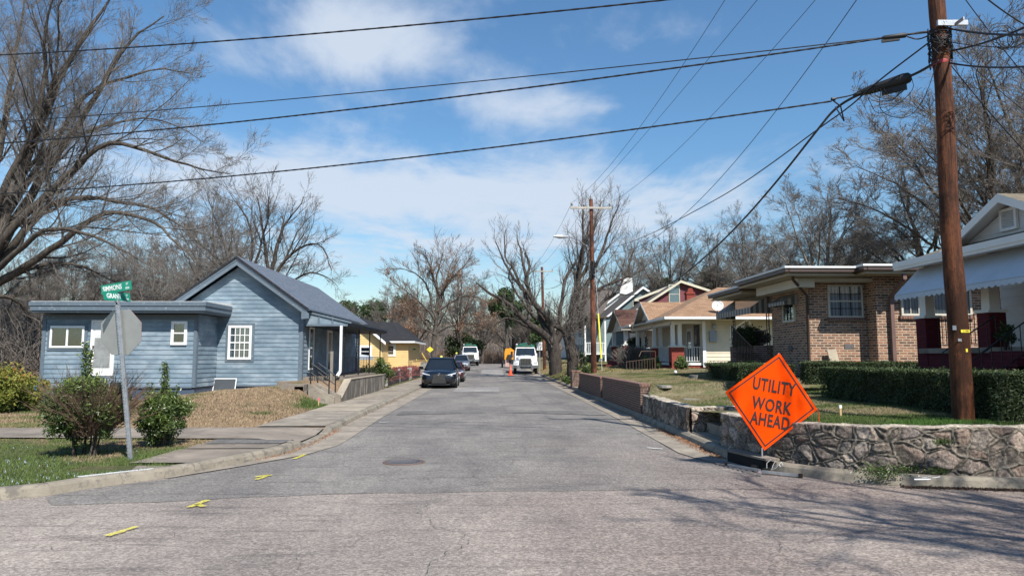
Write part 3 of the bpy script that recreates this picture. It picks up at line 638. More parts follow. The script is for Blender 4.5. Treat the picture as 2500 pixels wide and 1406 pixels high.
greysh = shingle('grey_brown_shingles', (.15, .13, .115), (.11, .095, .085), (.06, .05, .045))
blacksh = shingle('charcoal_shingles', (.045, .045, .05), (.03, .03, .034), (.015, .015, .017))
olivesh = shingle('weathered_tan_shingles', (.26, .22, .16), (.18, .15, .11), (.10, .085, .06))
white = paint('white_paint', (.78, .78, .76), (.55, .53, .5), .1, var=.05)
membrane = mat('white_roof_membrane', (.72, .72, .70), .6, var=.12, scale=2)
vinylw = mat('white_vinyl', (.82, .83, .83), .35, var=.03)
dark = mat('dark_interior', (.018, .018, .02), .9, var=.3)
greyint = mat('dim_interior', (.05, .05, .05), .9, var=.5, scale=1.5)
m, n, l, b = base('white_curtain'); uv = uvout(n); wv = n.new('ShaderNodeTexWave'); wv.inputs['Scale'].default_value = 3.2; wv.inputs['Distortion'].default_value = 2.5; wv.inputs['Detail'].default_value = 2; mp = n.new('ShaderNodeMapping'); mp.inputs['Scale'].default_value = (1, .12, 1); l.new(uv, mp.inputs[0]); l.new(mp.outputs[0], wv.inputs[0])
l.new(ramp(n, l, wv.outputs['Fac'], [(0, (.33, .32, .32)), (.5, (.62, .61, .60)), (1, (.78, .77, .76))]), b.inputs['Base Color']); b.inputs['Roughness'].default_value = .9; curtain = m  # fold shading put into the curtain colour as wavy bands
galv = mat('galvanised_steel', (.42, .44, .46), .45, .7, var=.2, scale=14)
iron_b = blackmetal
Z3 = Vector((0, 0, 1))
def window(par, o, u, nrm, w, h, framem=vinylw, fr=.06, cols=1, rows_=2, muntin=.02, munm=None, inner=None, trim=None, trimw=.1, sill=False, name='window', label=None, depth=.05):
    "framed window standing proud of a wall: o = lower left corner on the wall plane"
    o, u, nrm = Vector(o), Vector(u), Vector(nrm); inner = inner or dark
    f = MB()
    if trim: 
        for a in ((-trimw, 0, 0, h), (w, w+trimw, 0, h), (-trimw, w+trimw, h, h+trimw), (-trimw, w+trimw, -trimw, 0)): f.ob(o, u, Z3, nrm, a[0], a[1], a[2], a[3], .0, .028, 1)
    for a in ((0, fr, 0, h), (w-fr, w, 0, h), (fr, w-fr, 0, fr), (fr, w-fr, h-fr, h)): f.ob(o, u, Z3, nrm, *a, .0, depth+.012, 0)
    wi, hi = w-2*fr, h-2*fr
    for k in range(1, rows_): 
        z = fr+hi*k/rows_; big = (rows_ == 2 or k*2 == rows_); t_ = .022 if big else muntin/2
        f.ob(o, u, Z3, nrm, fr, w-fr, z-t_, z+t_, .012, depth+.004 if big else depth-.004, 0 if (big or munm is None) else 2)
    for k in range(1, cols): 
        x = fr+wi*k/cols; f.ob(o, u, Z3, nrm, x-muntin/2, x+muntin/2, fr, h-fr, .013, depth-.001, 0 if munm is None else 2)
    if sill: f.ob(o, u, Z3, nrm, -trimw-.03, w+trimw+.03, -trimw-.05 if trim else -.06, -trimw if trim else 0, .0, .10, 1 if trim else 0)
    wo = f.build(name, [framem, trim or framem, munm or framem], par)
    if label: wo['label'] = label
    MB().ob(o, u, Z3, nrm, fr, w-fr, fr, h-fr, .015, .018).build('window_backing' if inner is not dark else 'room_behind', inner, wo)  # flat panel behind the glass; dark interior colours stand in for an unlit room
    MB().ob(o, u, Z3, nrm, fr, w-fr, fr, h-fr, depth-.022, depth-.018).build('pane', glass, wo)
    return wo
def railing(par, a, b, h=.8, sp=.12, rr=.012, rail=.035, m_=None, name='railing', square=True, z2=None, bottom=.08):
    a, b = Vector(a), Vector(b); d = b-a; n_ = max(1, int(d.length/sp)); mb = MB(); m_ = m_ or iron_b
    mb.beam(a+Z3*h, b+Z3*h, rail, rail*.8); mb.beam(a+Z3*bottom, b+Z3*bottom, rail*.8, rail*.6)
    for k in range(n_+1):
        p = a+d*k/n_; mb.beam(p+Z3*bottom, p+Z3*(h-.005), rr*2, rr*2)
    return mb.build(name, m_, par)
X1, Y1 = Vector((1, 0, 0)), Vector((0, 1, 0)); FS = -Y1      # FS: facing the camera side street
# ================================================================ BLUE HOUSE
bh = thing('blue_house', (-12, 32, 0), 'slate blue lap sided cottage with steep gable, flat roofed wing and dark porch', 'house')
mb = MB()
SID = .021
mb.siding([(-13.0, .60), (-7.6, .60), (-7.6, 3.5), (-10.15, 5.35), (-13.0, 3.3)], (0, 28, 0), X1, FS, .17, SID)
mb.siding([(28, .60), (40, .60), (40, 3.5), (28, 3.5)], (-7.6, 0, 0), Y1, X1, .17, SID)
mb.face([(-7.6, 40, .6), (-7.6, 40, 3.5), (-10.15, 40, 5.4), (-12.7, 40, 3.5), (-12.7, 40, .6)]); mb.face([(-12.7, 40, .6), (-12.7, 40, 3.5), (-12.7, 28, 3.5), (-12.7, 28, .6)])
mb.build('wall', blue, bh)
mb = MB(); WX0 = -16.51
mb.siding([(WX0, .63), (-10.94, .63), (-10.94, 3.3), (WX0, 3.3)], (0, 26.05, 0), X1, FS, .17, SID)
mb.siding([(26.05, .63), (28, .63), (28, 3.3), (26.05, 3.3)], (-10.94, 0, 0), Y1, X1, .17, SID)
mb.face([(WX0, 26.05, .6), (WX0, 32, .6), (WX0, 32, 3.3), (WX0, 26.05, 3.3)]); mb.face([(WX0, 32, .6), (-12.7, 32, .6), (-12.7, 32, 3.3), (WX0, 32, 3.3)])
mb.build('wall', blue, bh, label='low wing wall of slate blue boards')
mb = MB()
mb.box(WX0+.02, -10.96, 26.08, 26.25, -.4, .64); mb.box(-12.9, -7.62, 28.03, 28.2, -.3, .61); mb.box(-7.8, -7.62, 28.2, 39.9, -.3, .61); mb.box(WX0+.02, WX0+.2, 26.25, 32, -.4, .64); mb.box(-11.2, -10.96, 26.25, 28.03, -.3, .63)
mb.build('foundation', bluefound, bh)
mb = MB()   # corner boards and skirt boards
for x, y in ((WX0, 26.05), ): mb.box(x-.02, x+.11, y-.035, y, .6, 3.3)
mb.box(-11.03, -10.92, 26.015, 26.045, .62, 3.3); mb.box(-10.935, -10.905, 26.045, 26.16, .62, 3.3)
mb.box(-7.72, -7.57, 27.965, 27.995, .6, 3.45); mb.box(-7.595, -7.565, 27.995, 28.13, .6, 3.4)
mb.box(-10.9, -7.72, 27.975, 27.995, .58, .64); mb.box(WX0, -11.03, 26.02, 26.045, .6, .66)
mb.box(WX0, -11.03, 26.02, 26.045, 3.10, 3.3)
mb.build('corner_boards', bluetrim, bh)
# wing roof
mb = MB(); xw0, xw1, yw0, yw1 = -16.66, -10.42, 25.45, 28.0
mb.box(xw0, xw1, yw0, yw1-.003, 3.40, 3.57, 0); mb.box(xw0-.03, xw1+.03, yw0-.03, yw1-.003, 3.57, 3.72, 0); mb.box(xw0, -12.7, yw1, 32.2, 3.40, 3.72, 0)
mb.prism([(xw0+.02, yw0+.02, 3.722), (xw0+.02, yw1-.01, 3.722), (xw0+.02, yw1-.01, 3.86), (xw0+.02, yw0+.02, 3.735)], (xw1-xw0-.04, 0, 0), 1); mb.box(xw0+.05, xw1-.05, yw0+.05, 28, 3.33, 3.398, 0)
mb.box(xw0+.02, -12.75, yw1+.003, 32.1, 3.722, 3.76, 1)
mb.build('wing_roof', [bluetrim, membrane], bh)
# main roof: two slopes, rakes, far end
px_, pz = -10.15, 5.70; ex, ez = 2.9, 3.62; mb = MB()
for s_ in (1, -1):
    a = Vector((px_, 27.55, pz)); b2 = Vector((px_+s_*ex, 27.55, ez)); v = Vector((0, 12.85, 0)); dn = Vector((0, 0, -.06))
    mb.face([a, b2, b2+v, a+v] if s_ > 0 else [a+v, b2+v, b2, a], 0)
    mb.face([a+dn, a+v+dn, b2+v+dn, b2+dn], 1)
    mb.prism([a+Vector((0, -.03, .0)), b2+Vector((0, -.03, .0)), b2+Vector((0, -.03, -.08)), a+Vector((0, -.03, -.08))], (0, .03, 0), 2)
    mb.face([b2, b2+dn, b2+v+dn, b2+v], 1); mb.face([a+v, b2+v, b2+v+dn, a+v+dn], 1)
mb.build('roof', [bluesh, bluetrim, blacksh], bh)
mb = MB()
for s_ in (1, -1):
    a = Vector((px_, 27.57, pz-.08)); b2 = Vector((px_+s_*ex, 27.57, ez-.08))
    mb.prism([a, b2, b2-Z3*.10, a-Z3*.10], (0, .04, 0)); mb.prism([a-Z3*.10+Y1*.02, b2-Z3*.10+Y1*.02, b2-Z3*.27+Y1*.02, a-Z3*.28+Y1*.02], (0, .03, 0))
    mb.prism([b2-Z3*.02, b2+Vector((s_*-.30, 0, -.02)), b2+Vector((s_*-.30, 0, -.33)), b2-Z3*.30], (0, .045, 0))
mb.build('rake_boards', bluetrim, bh)
# windows of the camera side
window(bh, P(122, 849, Y=26.04), X1, FS, 1.23, .80, fr=.07, cols=2, rows_=1, muntin=.07, trim=bluetrim, label='wide sliding window of the wing', inner=greyint, sill=False)
window(bh, P(417.5, 842, Y=26.04), X1, FS, .58, .87, fr=.10, rows_=2, label='small white double hung window of the wing')
window(bh, P(556, 877.5, Y=27.99), X1, FS, .92, 1.34, fr=.09, cols=4, rows_=4, muntin=.03, inner=curtain, trim=bluetrim, label='white curtained window under the gable')
q = P(218, 917, Y=26.04); dr = MB(); dr.ob(q, X1, Z3, FS, 0, .07, 0, 2.03, 0, .06, 0); dr.ob(q, X1, Z3, FS, .80, .87, 0, 2.03, 0, .06, 0); dr.ob(q, X1, Z3, FS, .07, .80, 1.96, 2.03, 0, .06, 0); dr.ob(q, X1, Z3, FS, .07, .8, 0, 1.96, .01, .035, 0)
for u0, v0, u1, v1 in ((.15, 1.45, .40, 1.88), (.47, 1.45, .72, 1.88), (.15, .9, .40, 1.35), (.47, .9, .72, 1.35)): dr.ob(q, X1, Z3, FS, u0, u1, v0, v1, .035, .045, 0)
dr = dr.build('door', white, bh); MB().ob(q, X1, Z3, FS, .14, .73, .30, 1.38, .046, .052).build('lower_pane', mat('dusty_glass', (.26, .27, .27), .3, var=.3), dr)
MB().ob(q, X1, Z3, FS, .10, .13, 1.0, 1.1, .035, .10).build('handle', iron, dr)
# foundation vents
for px, py, Yd in ((513, 941, 28.0), (655, 941, 28.0)): q = P(px, py, Y=28.03); MB().box(q.x-.17, q.x+.17, 28.0, 28.028, .43, .57).build('crawl_vent', blk, bh)
# east side openings
window(bh, (-7.585, 28.85, 1.2), Y1, X1, .75, 1.75, fr=.07, rows_=2, trim=bluetrim, trimw=.06, sill=True, inner=greyint, label='tall porch window')
dr = MB(); q = Vector((-7.585, 32.0, .92)); dr.ob(q, Y1, Z3, X1, 0, .95, 0, 2.05, 0, .05); dr = dr.build('door', white, bh)
MB().ob(q, Y1, Z3, X1, .2, .75, .25, .95, .051, .056).ob(q, Y1, Z3, X1, .2, .75, 1.05, 1.9, .051, .056).build('pane', mat('storm_door_glass', (.05, .055, .06), .1, var=.2, spec=.8), dr)
# porch
mb = MB(); mb.box(-7.6, -5.95, 28.2, 38.0, .6, .93); mb.box(-8.3, -6.9, 27.2, 28.0, .1, .80); mb.box(-8.0, -6.5, 26.7, 27.2, .1, .66)
mb.build('porch_floor', conc_old, bh)
mb = MB(); A = Vector((-7.45, 28.15, 3.58)); B = Vector((-5.70, 28.15, 3.16)); v = Vector((0, 9.7, 0)); dn = Vector((0, 0, -.07))
mb.face([A, B, B+v, A+v], 0); mb.prism([A+Vector((0, 0, -.02)), B-Z3*.02, B-Z3*.10, A-Z3*.10], (0, -.04, 0), 1)
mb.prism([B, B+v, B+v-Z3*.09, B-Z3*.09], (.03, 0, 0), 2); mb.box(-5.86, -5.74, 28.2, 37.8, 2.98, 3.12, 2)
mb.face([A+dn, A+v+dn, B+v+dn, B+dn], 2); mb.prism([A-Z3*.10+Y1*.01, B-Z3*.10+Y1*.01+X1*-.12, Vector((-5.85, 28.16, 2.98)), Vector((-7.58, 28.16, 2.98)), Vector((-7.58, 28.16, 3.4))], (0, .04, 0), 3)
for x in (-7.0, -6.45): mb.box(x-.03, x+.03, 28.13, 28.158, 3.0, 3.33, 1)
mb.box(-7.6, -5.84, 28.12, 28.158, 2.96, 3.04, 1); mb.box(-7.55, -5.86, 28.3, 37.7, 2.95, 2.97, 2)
mb.face([A+v-Z3*.08, B+v-Z3*.08, Vector((-7.5, 37.85, 3.0))], 2)
mb.build('porch_roof', [bluesh, bluetrim, paint('porch_shade_blue', (.03, .04, .055)), blue], bh)  # dark blue on underside and beams deepens the shade under the porch
def ironpost(par, x, y, z0, z1, m_=None, w_=.17, ax=(0, 1, 0)):
    mb = MB(); ax = Vector(ax); c = Vector((x, y, 0))
    for s_ in (-1, 1): mb.beam(c+ax*s_*w_/2+Z3*z0, c+ax*s_*w_/2+Z3*z1, .025, .025)
    k = 0; z = z0+.1
    while z < z1-.15:
        pts = [c+ax*(w_*.38*math.sin(t*2*math.pi)*(1 if k % 2 else -1))+Z3*(z+.28*t) for t in np.linspace(0, 1, 9)]; mb.tube(pts, .008, 4); z += .28; k += 1
    return mb.build('porch_post', m_ or iron_b, par)
for y in (28.5, 31.5, 34.2, 37.4): ironpost(bh, -6.02, y, .93, 2.98)
ironpost(bh, -7.3, 37.6, .93, 2.98)
railing(bh, (-6.02, 28.6, .93), (-6.02, 37.4, .93), .78, .26, .0055, .03); railing(bh, (-7.5, 37.6, .93), (-6.02, 37.6, .93), .78, .14, .007)
mb = MB(); mb.box(-6.12, -6.03, 28.02, 28.12, 1.15, 2.98); mb.beam((-6.08, 28.07, 1.16), (-6.16, 27.9, .98), .09, .08); mb.build('downspout', vinylw, bh)
railing(bh, (-7.2, 27.95, .62), (-6.25, 27.0, .35), .75, .13, name='stair_rail'); MB().box(-6.32, -6.22, 27.35, 27.45, .3, 1.95).build('stair_post', mat('grey_wood_post', (.22, .2, .17), .9), bh)
t = thing('window_screen', (-10.6, 27.85, .6), 'white framed insect screen leaning on the blue foundation', 'screen')
q = Vector((-10.95, 27.72, .40)); up = Vector((0, .28, .95)).normalized(); mb = MB(); no = up.cross(X1)
for a in ((0, .03, 0, .52), (.85, .88, 0, .52), (.03, .85, 0, .03), (.03, .85, .49, .52)): mb.ob(q, X1, up, no, *a, 0, .02)
mb.build('frame', vinylw, t); MB().ob(q, X1, up, no, .03, .85, .03, .49, .005, .008).build('mesh', mat('screen_mesh', (.05, .06, .07), .8), t)
# ================================================================ BROWN BRICK HOUSE
tanbrick = brick('tan_brown_brick', (.42, .215, .13), (.115, .065, .048), (.54, .46, .36), bw=.225, bh=.075, mort=.011, stain=.3, bias=-.1)
row_lock = brick('brick_sill', (.24, .11, .08), (.15, .07, .055), (.30, .24, .2), bw=.075, bh=.2)
soffit = paint('tan_soffit', (.42, .36, .26)); gutb = mat('brown_gutter', (.075, .05, .042), .45, var=.1); creamtrim = paint('cream_trim', (.55, .52, .44))
k = thing('brick_house', (12, 24, 1), 'flat roofed house of mottled brown brick with striped metal awnings', 'house')
mb = MB(); mb.box(9.04, 10.75, 20.0, 22.7, .6, 4.05); mb.box(10.75, 22, 19.5, 22.7, .6, 4.05); mb.box(12.0, 22, 22.7, 29, .6, 4.0); mb.build('wall', tanbrick, k)
mb = MB()
def flatroof(mb, x0, x1, y0, y1, z):
    mb.box(x0, x1, y0, y1, z, z+.05, 0); mb.box(x0+.05, x1-.05, y0+.05, y1-.05, z+.05, z+.13, 0)
    mb.box(x0-.02, x1+.02, y0-.11, y0-.001, z+.09, z+.19, 1); mb.box(x0-.11, x0-.001, y0-.11, y1, z+.09, z+.19, 1); mb.box(x0-.14, x1, y0-.14, y1, z+.195, z+.25, 2); mb.box(x0, x1, y0, y1, z+.13, z+.19, 1)
flatroof(mb, 8.08, 9.98, 19.1, 23.0, 4.0); flatroof(mb, 10.10, 22.5, 18.75, 23.0, 4.02); flatroof(mb, 8.2, 22.5, 23.12, 26.4, 3.86)
mb.box(8.55, 9.04, 19.55, 22.7, 3.72, 3.98, 3); mb.box(9.04, 10.75, 19.6, 19.99, 3.88, 3.99, 3)
mb.build('roof', [soffit, gutb, membrane, creamtrim], k)
q = P(2011, 775, Y=19.98); window(k, (q.x, 19.995, q.z), X1, FS, 1.02, .95, framem=creamtrim, fr=.045, cols=3, rows_=4, muntin=.022, munm=blackmetal, inner=curtain, label='steel casement window with white curtains')
MB().box(q.x-.05, q.x+1.07, 19.93, 19.998, q.z-.09, q.z-.005).build('window_sill', row_lock, k)
for x0, x1 in ((11.45, 12.0), (12.35, 13.5)): window(k, (x0, 19.495, 2.9), X1, FS, x1-x0, .85, framem=creamtrim, cols=2, rows_=1, inner=curtain, label='curtained brick house window behind the white awning'); MB().box(x0-.05, x1+.05, 19.43, 19.498, 2.81, 2.895).build('window_sill', row_lock, k)
window(k, (9.035, 21.7, 2.98-.18), -Y1, -X1, .85, .62, framem=creamtrim, cols=3, rows_=3, muntin=.02, munm=blackmetal, label='small window under the little awning')
q = P(2061, 845, Y=20); MB().box(q.x-.14, q.x+.14, 19.985, 20.03, q.z-.07, q.z+.06).build('crawl_vent', iron, k); MB().box(9.01, 9.05, 21.2, 21.45, q.z-.1, q.z+.05).build('crawl_vent', iron, k)
# downspouts
mb = MB(); q = P(1964, 700, Y=20); mb.tube([(8.3, 19.3, 4.0), (8.32, 19.35, 3.92), (8.75, 19.75, 3.66), (8.97, 19.93, 3.5), (8.97, 19.95, 1.0)], .045, 8); mb.build('downspout', gutb, k, label='dark downspout at the corner')
mb = MB(); q = P(2160, 700, Y=19.45); mb.box(q.x-.05, q.x+.05, 19.36, 19.45, .8, 3.45); mb.beam((q.x, 19.40, 3.42), (q.x+.05, 18.85, 3.86), .1, .09); mb.box(q.x-.0, q.x+.1, 18.76, 18.86, 3.86, 4.1); mb.build('downspout', mat('brown_painted_metal', (.16, .10, .085), .5), k)
BRK = k
# awnings (grey with ribs)
awn = mat('grey_metal_awning', (.30, .29, .27), .45, .2, var=.12); awd = mat('dark_awning_stripe', (.09, .085, .08), .5)
def awning(par, hi0, hi1, lo0, lo1, vdrop, nr, lab, m0=awn, m1=awd, endp=True, scal=False):
    "sloping metal awning from the wall edge hi0-hi1 to the outer edge lo0-lo1 with a hanging valance"
    hi0, hi1, lo0, lo1 = map(Vector, (hi0, hi1, lo0, lo1)); mb = MB(); dn = Vector((0, 0, -.02)); nr = int(nr)
    for i in range(nr):
        a, b_ = i/nr, (i+1)/nr; h = [hi0.lerp(hi1, a), hi0.lerp(hi1, b_)]; lw_ = [lo0.lerp(lo1, a), lo0.lerp(lo1, b_)]; up = Z3*(.015 if i % 2 else 0)
        mb.face([h[0]+up, h[1]+up, lw_[1]+up, lw_[0]+up], 0)
        dz = -Z3*(vdrop*(1.0 if not scal or i % 2 else .65)); mb.face([lw_[0]+up, lw_[1]+up, lw_[1]+dz, lw_[0]+dz], i % 2)
    if endp:
        for h, lw_, oth in ((hi0, lo0, 0), (hi1, lo1, 1)):
            foot = Vector((h.x, h.y, lw_.z)); K = max(4, nr//3)
            for i in range(K):
                a, b_ = i/K, (i+1)/K; t0, t1 = h.lerp(lw_, a), h.lerp(lw_, b_); f0, f1 = foot.lerp(lw_, a)-Z3*vdrop, foot.lerp(lw_, b_)-Z3*vdrop; mb.face([t0, t1, f1, f0], i % 2)
    return mb.build('awning', [m0, m1], par, label=lab)
awning(k, (9.1, 22.75, 3.86), (9.1, 26.3, 3.86), (8.35, 22.75, 3.36), (8.35, 26.3, 3.36), .2, 26, 'long striped metal awning over the porch')
awning(k, (9.03, 20.65, 3.95-.3), (9.03, 21.9, 3.65), (8.6, 20.65, 3.42-.02), (8.6, 21.9, 3.4), .1, 12, 'small striped awning over the side window')
mb = MB(); mb.box(8.85, 9.1, 22.72, 26.3, .6, 2.12); mb.box(9.1, 12, 22.75, 26.3, .6, 1.9); mb.box(9.1, 12, 26.05, 26.3, 1.9, 2.12)
for i in range(5): mb.box(8.0+.0*i, 8.84, 22.4-.0+i*.28, 22.4+.28+i*.28, .6, 1.2+i*.17)
mb.build('porch', br_wall, k)
for y in (22.9, 26.15): ironpost(k, 8.98, y, 2.12, 3.3, w_=.2)
railing(k, (8.98, 23.0, 2.12), (8.98, 26.1, 2.12), .5, .14); railing(k, (8.1, 23.9, 2.0), (8.1, 22.0, 1.25), .8, .14, name='stair_rail')
t = thing('stone_plaque', (10.0, 19.8, 1.1), 'pale carved stone panel leaning on the brick house wall', 'stone panel')
q = P(2018, 884, Y=19.8); up = Vector((-.13, .18, .97)).normalized(); xx = Vector((.98, 0, .14)).normalized(); no = up.cross(xx).normalized(); q = Vector((q.x, 19.75, q.z-.06))
MB().ob(q, xx, up, no, 0, .26, 0, .42, 0, .03).build('panel', mat('pale_cast_stone', (.42, .36, .27), .9), t); mb = MB()
for a in ((.0, .03, 0, .42), (.23, .26, 0, .42), (.03, .23, 0, .03), (.03, .23, .39, .42)): mb.ob(q, xx, up, no, *a, .03, .045)
mb.ob(q, xx, up, no, .08, .18, .12, .3, .03, .042); mb.build('border', mat('pale_cast_stone_trim', (.48, .42, .33), .9), t)
BRK.location.x += .14; tt_ = t; tt_.location.x += .1
# ================================================================ MAROON PORCH HOUSE (right edge)
maroon = brick('maroon_painted_brick', (.125, .022, .032), (.10, .018, .026), (.085, .015, .022), stain=.25); wsid = paint('white_siding', (.62, .63, .63), (.5, .5, .48), .1)
k = thing('porch_house', (12, 11, 1), 'white house with maroon brick porch piers and a wide white scalloped awning', 'house')
mb = MB(); mb.siding([(4.5, 1.9), (15.9, 1.9), (15.9, 3.9), (4.5, 3.9)], (11.6, 0, 0), Y1, -X1, .2); mb.box(11.61, 20, 4.5, 15.9, .6, 3.9)
mb.siding([(10.99, 3.95), (14.59, 3.95), (12.79, 4.70)], (9.72, 0, 0), Y1, -X1, .22); mb.build('wall', wsid, k)
mb = MB(); mb.box(9.62, 11.6, 5, 15.8, .6, 1.82); mb.build('porch_base', maroon, k); MB().box(9.55, 11.6, 5, 15.85, 1.82, 1.93).build('porch_floor', conc_old, k)
for y in (15.62, 13.56, 10.4):
    pr = MB(); pr.box(9.6, 9.94, y, y+.36, .6, 2.62); pr = pr.build('porch_pier', maroon, k)
    mb = MB(); mb.box(9.57, 9.97, y-.03, y+.39, 2.622, 2.68); mb.idx([(9.66+dx, y+.06+dy, 2.68) for dx in (0, .22) for dy in (0, .24)]+[(9.69+dx, y+.09+dy, 3.95) for dx in (0, .16) for dy in (0, .18)], [(0, 1, 3, 2), (4, 6, 7, 5), (0, 4, 5, 1), (2, 3, 7, 6), (0, 2, 6, 4), (1, 5, 7, 3)]); mb.build('column', white, pr)
mb = MB()   # hip roof with front gable
e0 = Vector((9.25, 15.95, 3.9)); e1 = Vector((9.25, 4.0, 3.9)); r0 = Vector((13.6, 12.0, 5.75)); r1 = Vector((13.6, 8.2, 5.75)); b0 = Vector((20, 15.95, 3.9)); b1 = Vector((20, 4, 3.9))
mb.face([e0, e1, r1, r0], 0); mb.face([b0, e0, r0], 0); mb.face([b0, r0, r1, b1], 0); mb.face([e1, b1, r1], 0); mb.box(9.27, 20, 4, 15.93, 3.82, 3.88, 1)
gp = Vector((9.35, 12.79, 4.84)); g0 = Vector((9.35, 14.66, 3.96)); g1 = Vector((9.35, 10.92, 3.96)); bk = Vector((12.0, 12.79, 4.84+.02))
mb.face([g0, gp, bk, Vector((9.9, 14.66, 4.0))], 0); mb.face([gp, g1, Vector((9.9, 10.92, 4.0)), bk], 0)
mb.build('roof', [olivesh, wsid], k)
mb = MB()
for A_, B_ in ((gp, g0), (gp, g1)): mb.prism([A_+Z3*.0, B_, B_-Z3*.16, A_-Z3*.17], (.05, 0, 0)); mb.prism([A_-Z3*.02+X1*.05, B_-Z3*.02+X1*.05, B_-Z3*.05+X1*.05, A_-Z3*.05+X1*.05], (.38, 0, 0))
mb.build('rake_boards', white, k)
mb = MB(); mb.box(9.12, 9.24, 4, 15.98, 3.80, 3.93); mb.box(9.14, 9.3, 4, 15.98, 3.74, 3.80); mb.build('gutter', white, k)
q = P(2445, 578, X=9.95); mb = MB(); yv = P(2465, 530, X=9.95).y; zv = P(2465, 563, X=9.95).z; zt = P(2465, 508, X=9.95).z
mb.ob((9.70, yv-.22, zv), Y1, Z3, -X1, 0, .44, 0, .06, 0, .05); mb.ob((9.70, yv-.22, zv), Y1, Z3, -X1, 0, .44, zt-zv-.06, zt-zv, 0, .05); mb.ob((9.70, yv-.22, zv), Y1, Z3, -X1, 0, .06, .06, zt-zv-.06, 0, .05); mb.ob((9.70, yv-.22, zv), Y1, Z3, -X1, .38, .44, .06, zt-zv-.06, 0, .05)
gv = mb.build('gable_vent', white, k); mb = MB()
for i in range(7): z = zv+.07+i*(zt-zv-.14)/7; mb.prism([(9.69, yv-.16, z), (9.655, yv-.16, z-.0), (9.69, yv-.16, z+.045)], (0, .32, 0))
mb.build('louvres', wsid, gv)
# big corrugated awning with scalloped hem
aw = mat('white_corrugated_awning', (.44, .49, .55), .4, .1, var=.08); mb = MB(); nrow = 26; H0_ = (9.6, 3.76); L0_ = (9.0, 3.14); yA, yB = 15.75, 4.5
for i in range(nrow):
    t0, t1 = i/nrow, (i+1)/nrow; p0 = (H0_[0]+(L0_[0]-H0_[0])*t0, H0_[1]+(L0_[1]-H0_[1])*t0); p1 = (H0_[0]+(L0_[0]-H0_[0])*t1, H0_[1]+(L0_[1]-H0_[1])*t1)
    mb.face([(p0[0]-.012, yA, p0[1]+.004), (p0[0]-.012, yB, p0[1]+.004), (p1[0], yB, p1[1]), (p1[0], yA, p1[1])]); mb.face([(p1[0], yA, p1[1]), (p1[0], yB, p1[1]), (p1[0]-.012, yB, p1[1]+.004), (p1[0]-.012, yA, p1[1]+.004)])
ns_ = 66
for i in range(ns_):
    y0 = yA+(yB-yA)*i/ns_; y1 = yA+(yB-yA)*(i+1)/ns_; pts = [(9.0, y0, 3.14), (9.0, y1, 3.14)]+[(8.99, y1+(y0-y1)*t, 3.06-.045*math.sin(math.pi*t)) for t in np.linspace(0, 1, 6)]; mb.face(pts)
mb.face([(9.6, yA, 3.76), (9.0, yA, 3.14), (9.0, yA, 3.06), (9.6, yA, 3.5)])
mb.build('awning', aw, k, label='wide white scalloped awning across the porch')
railing(k, (9.75, 13.95, 1.93), (9.75, 15.4, 1.93), .68, .13, .006, .022); railing(k, (9.75, 10.8, 1.93), (9.75, 12.3, 1.93), .68, .13, .006, .022)
for y in (13.4, 12.3): railing(k, (9.6, y, 1.93), (8.5, y, 1.2), .62, .2, .006, .022, name='stair_rail')
mb = MB()
for i in range(6): mb.box(8.3+i*.22, 9.62, 12.35, 13.35, .6, 1.15+i*.14)
mb.build('steps', maroon, k)
window(k, (11.58, 13.0, 2.2), -Y1, -X1, .9, 1.4, framem=white, fr=.07, cols=1, rows_=2, label='dark front window with white shutters'); mb = MB(); mb.ob((11.58, 13.4, 2.15), -Y1, Z3, -X1, 0, .33, 0, 1.5, 0, .04); mb.build('shutter', white, k)
window(k, (11.58, 11.5, 2.2), -Y1, -X1, .9, 1.4, framem=white, fr=.07, cols=1, rows_=2, label='dark front window at the porch middle')
k.location.x += .25
# ================================================================ CREAM HOUSE with tan roof
cream = paint('cream_siding', (.62, .56, .43), (.5, .45, .35), .1); redbrick = brick('painted_red_brick', (.36, .085, .06), (.27, .06, .045), (.22, .05, .04), stain=.25)
darkred = brick('dark_red_painted_brick', (.24, .035, .04), (.20, .03, .035), (.15, .025, .03), stain=.2)
k = thing('cream_house', (13, 41, 1), 'cream clapboard bungalow with tan hip roof and red brick porch piers', 'house')
mb = MB(); mb.siding([(10.95, 1.35), (16.5, 1.35), (16.5, 3.62), (10.95, 3.62)], (0, 36, 0), X1, FS, .19, .026); mb.siding([(36, 1.35), (47, 1.35), (47, 3.62), (36, 3.62)], (10.95, 0, 0), Y1, -X1, .19, .026)
mb.siding([(39.3, 3.55), (43.3, 3.55), (41.3, 4.7)], (9.15, 0, 0), Y1, -X1, .12); mb.build('wall', cream, k)
mb = MB(); mb.box(10.96, 16.5, 36.03, 46.9, .3, 1.35); mb.box(9.3, 10.95, 36.15, 46.9, .3, 1.30); mb.build('foundation', redbrick, k); MB().box(9.25, 10.94, 36.1, 47, 1.30, 1.42).build('porch_floor', white, k)
mb = MB(); ec = Vector((8.7, 34.8, 3.72)); ed = Vector((8.7, 47.5, 3.72)); rr0 = Vector((13.4, 41.1, 5.85)); rr1 = Vector((19, 41.1, 5.85)); en = Vector((19, 34.8, 3.72)); ef = Vector((19, 47.5, 3.72))
mb.face([ec, en, rr1, rr0], 0); mb.face([ed, ec, rr0], 0); mb.face([ef, ed, rr0, rr1], 0); mb.box(8.72, 19, 34.82, 47.48, 3.62, 3.70, 1)
gp = Vector((8.75, 41.3, 4.98)); g0 = Vector((8.75, 38.9, 3.7)); g1 = Vector((8.75, 43.7, 3.55)); bk = Vector((12.2, 41.3, 5.3)); bk = Vector((11.9, 41.3, 4.98))
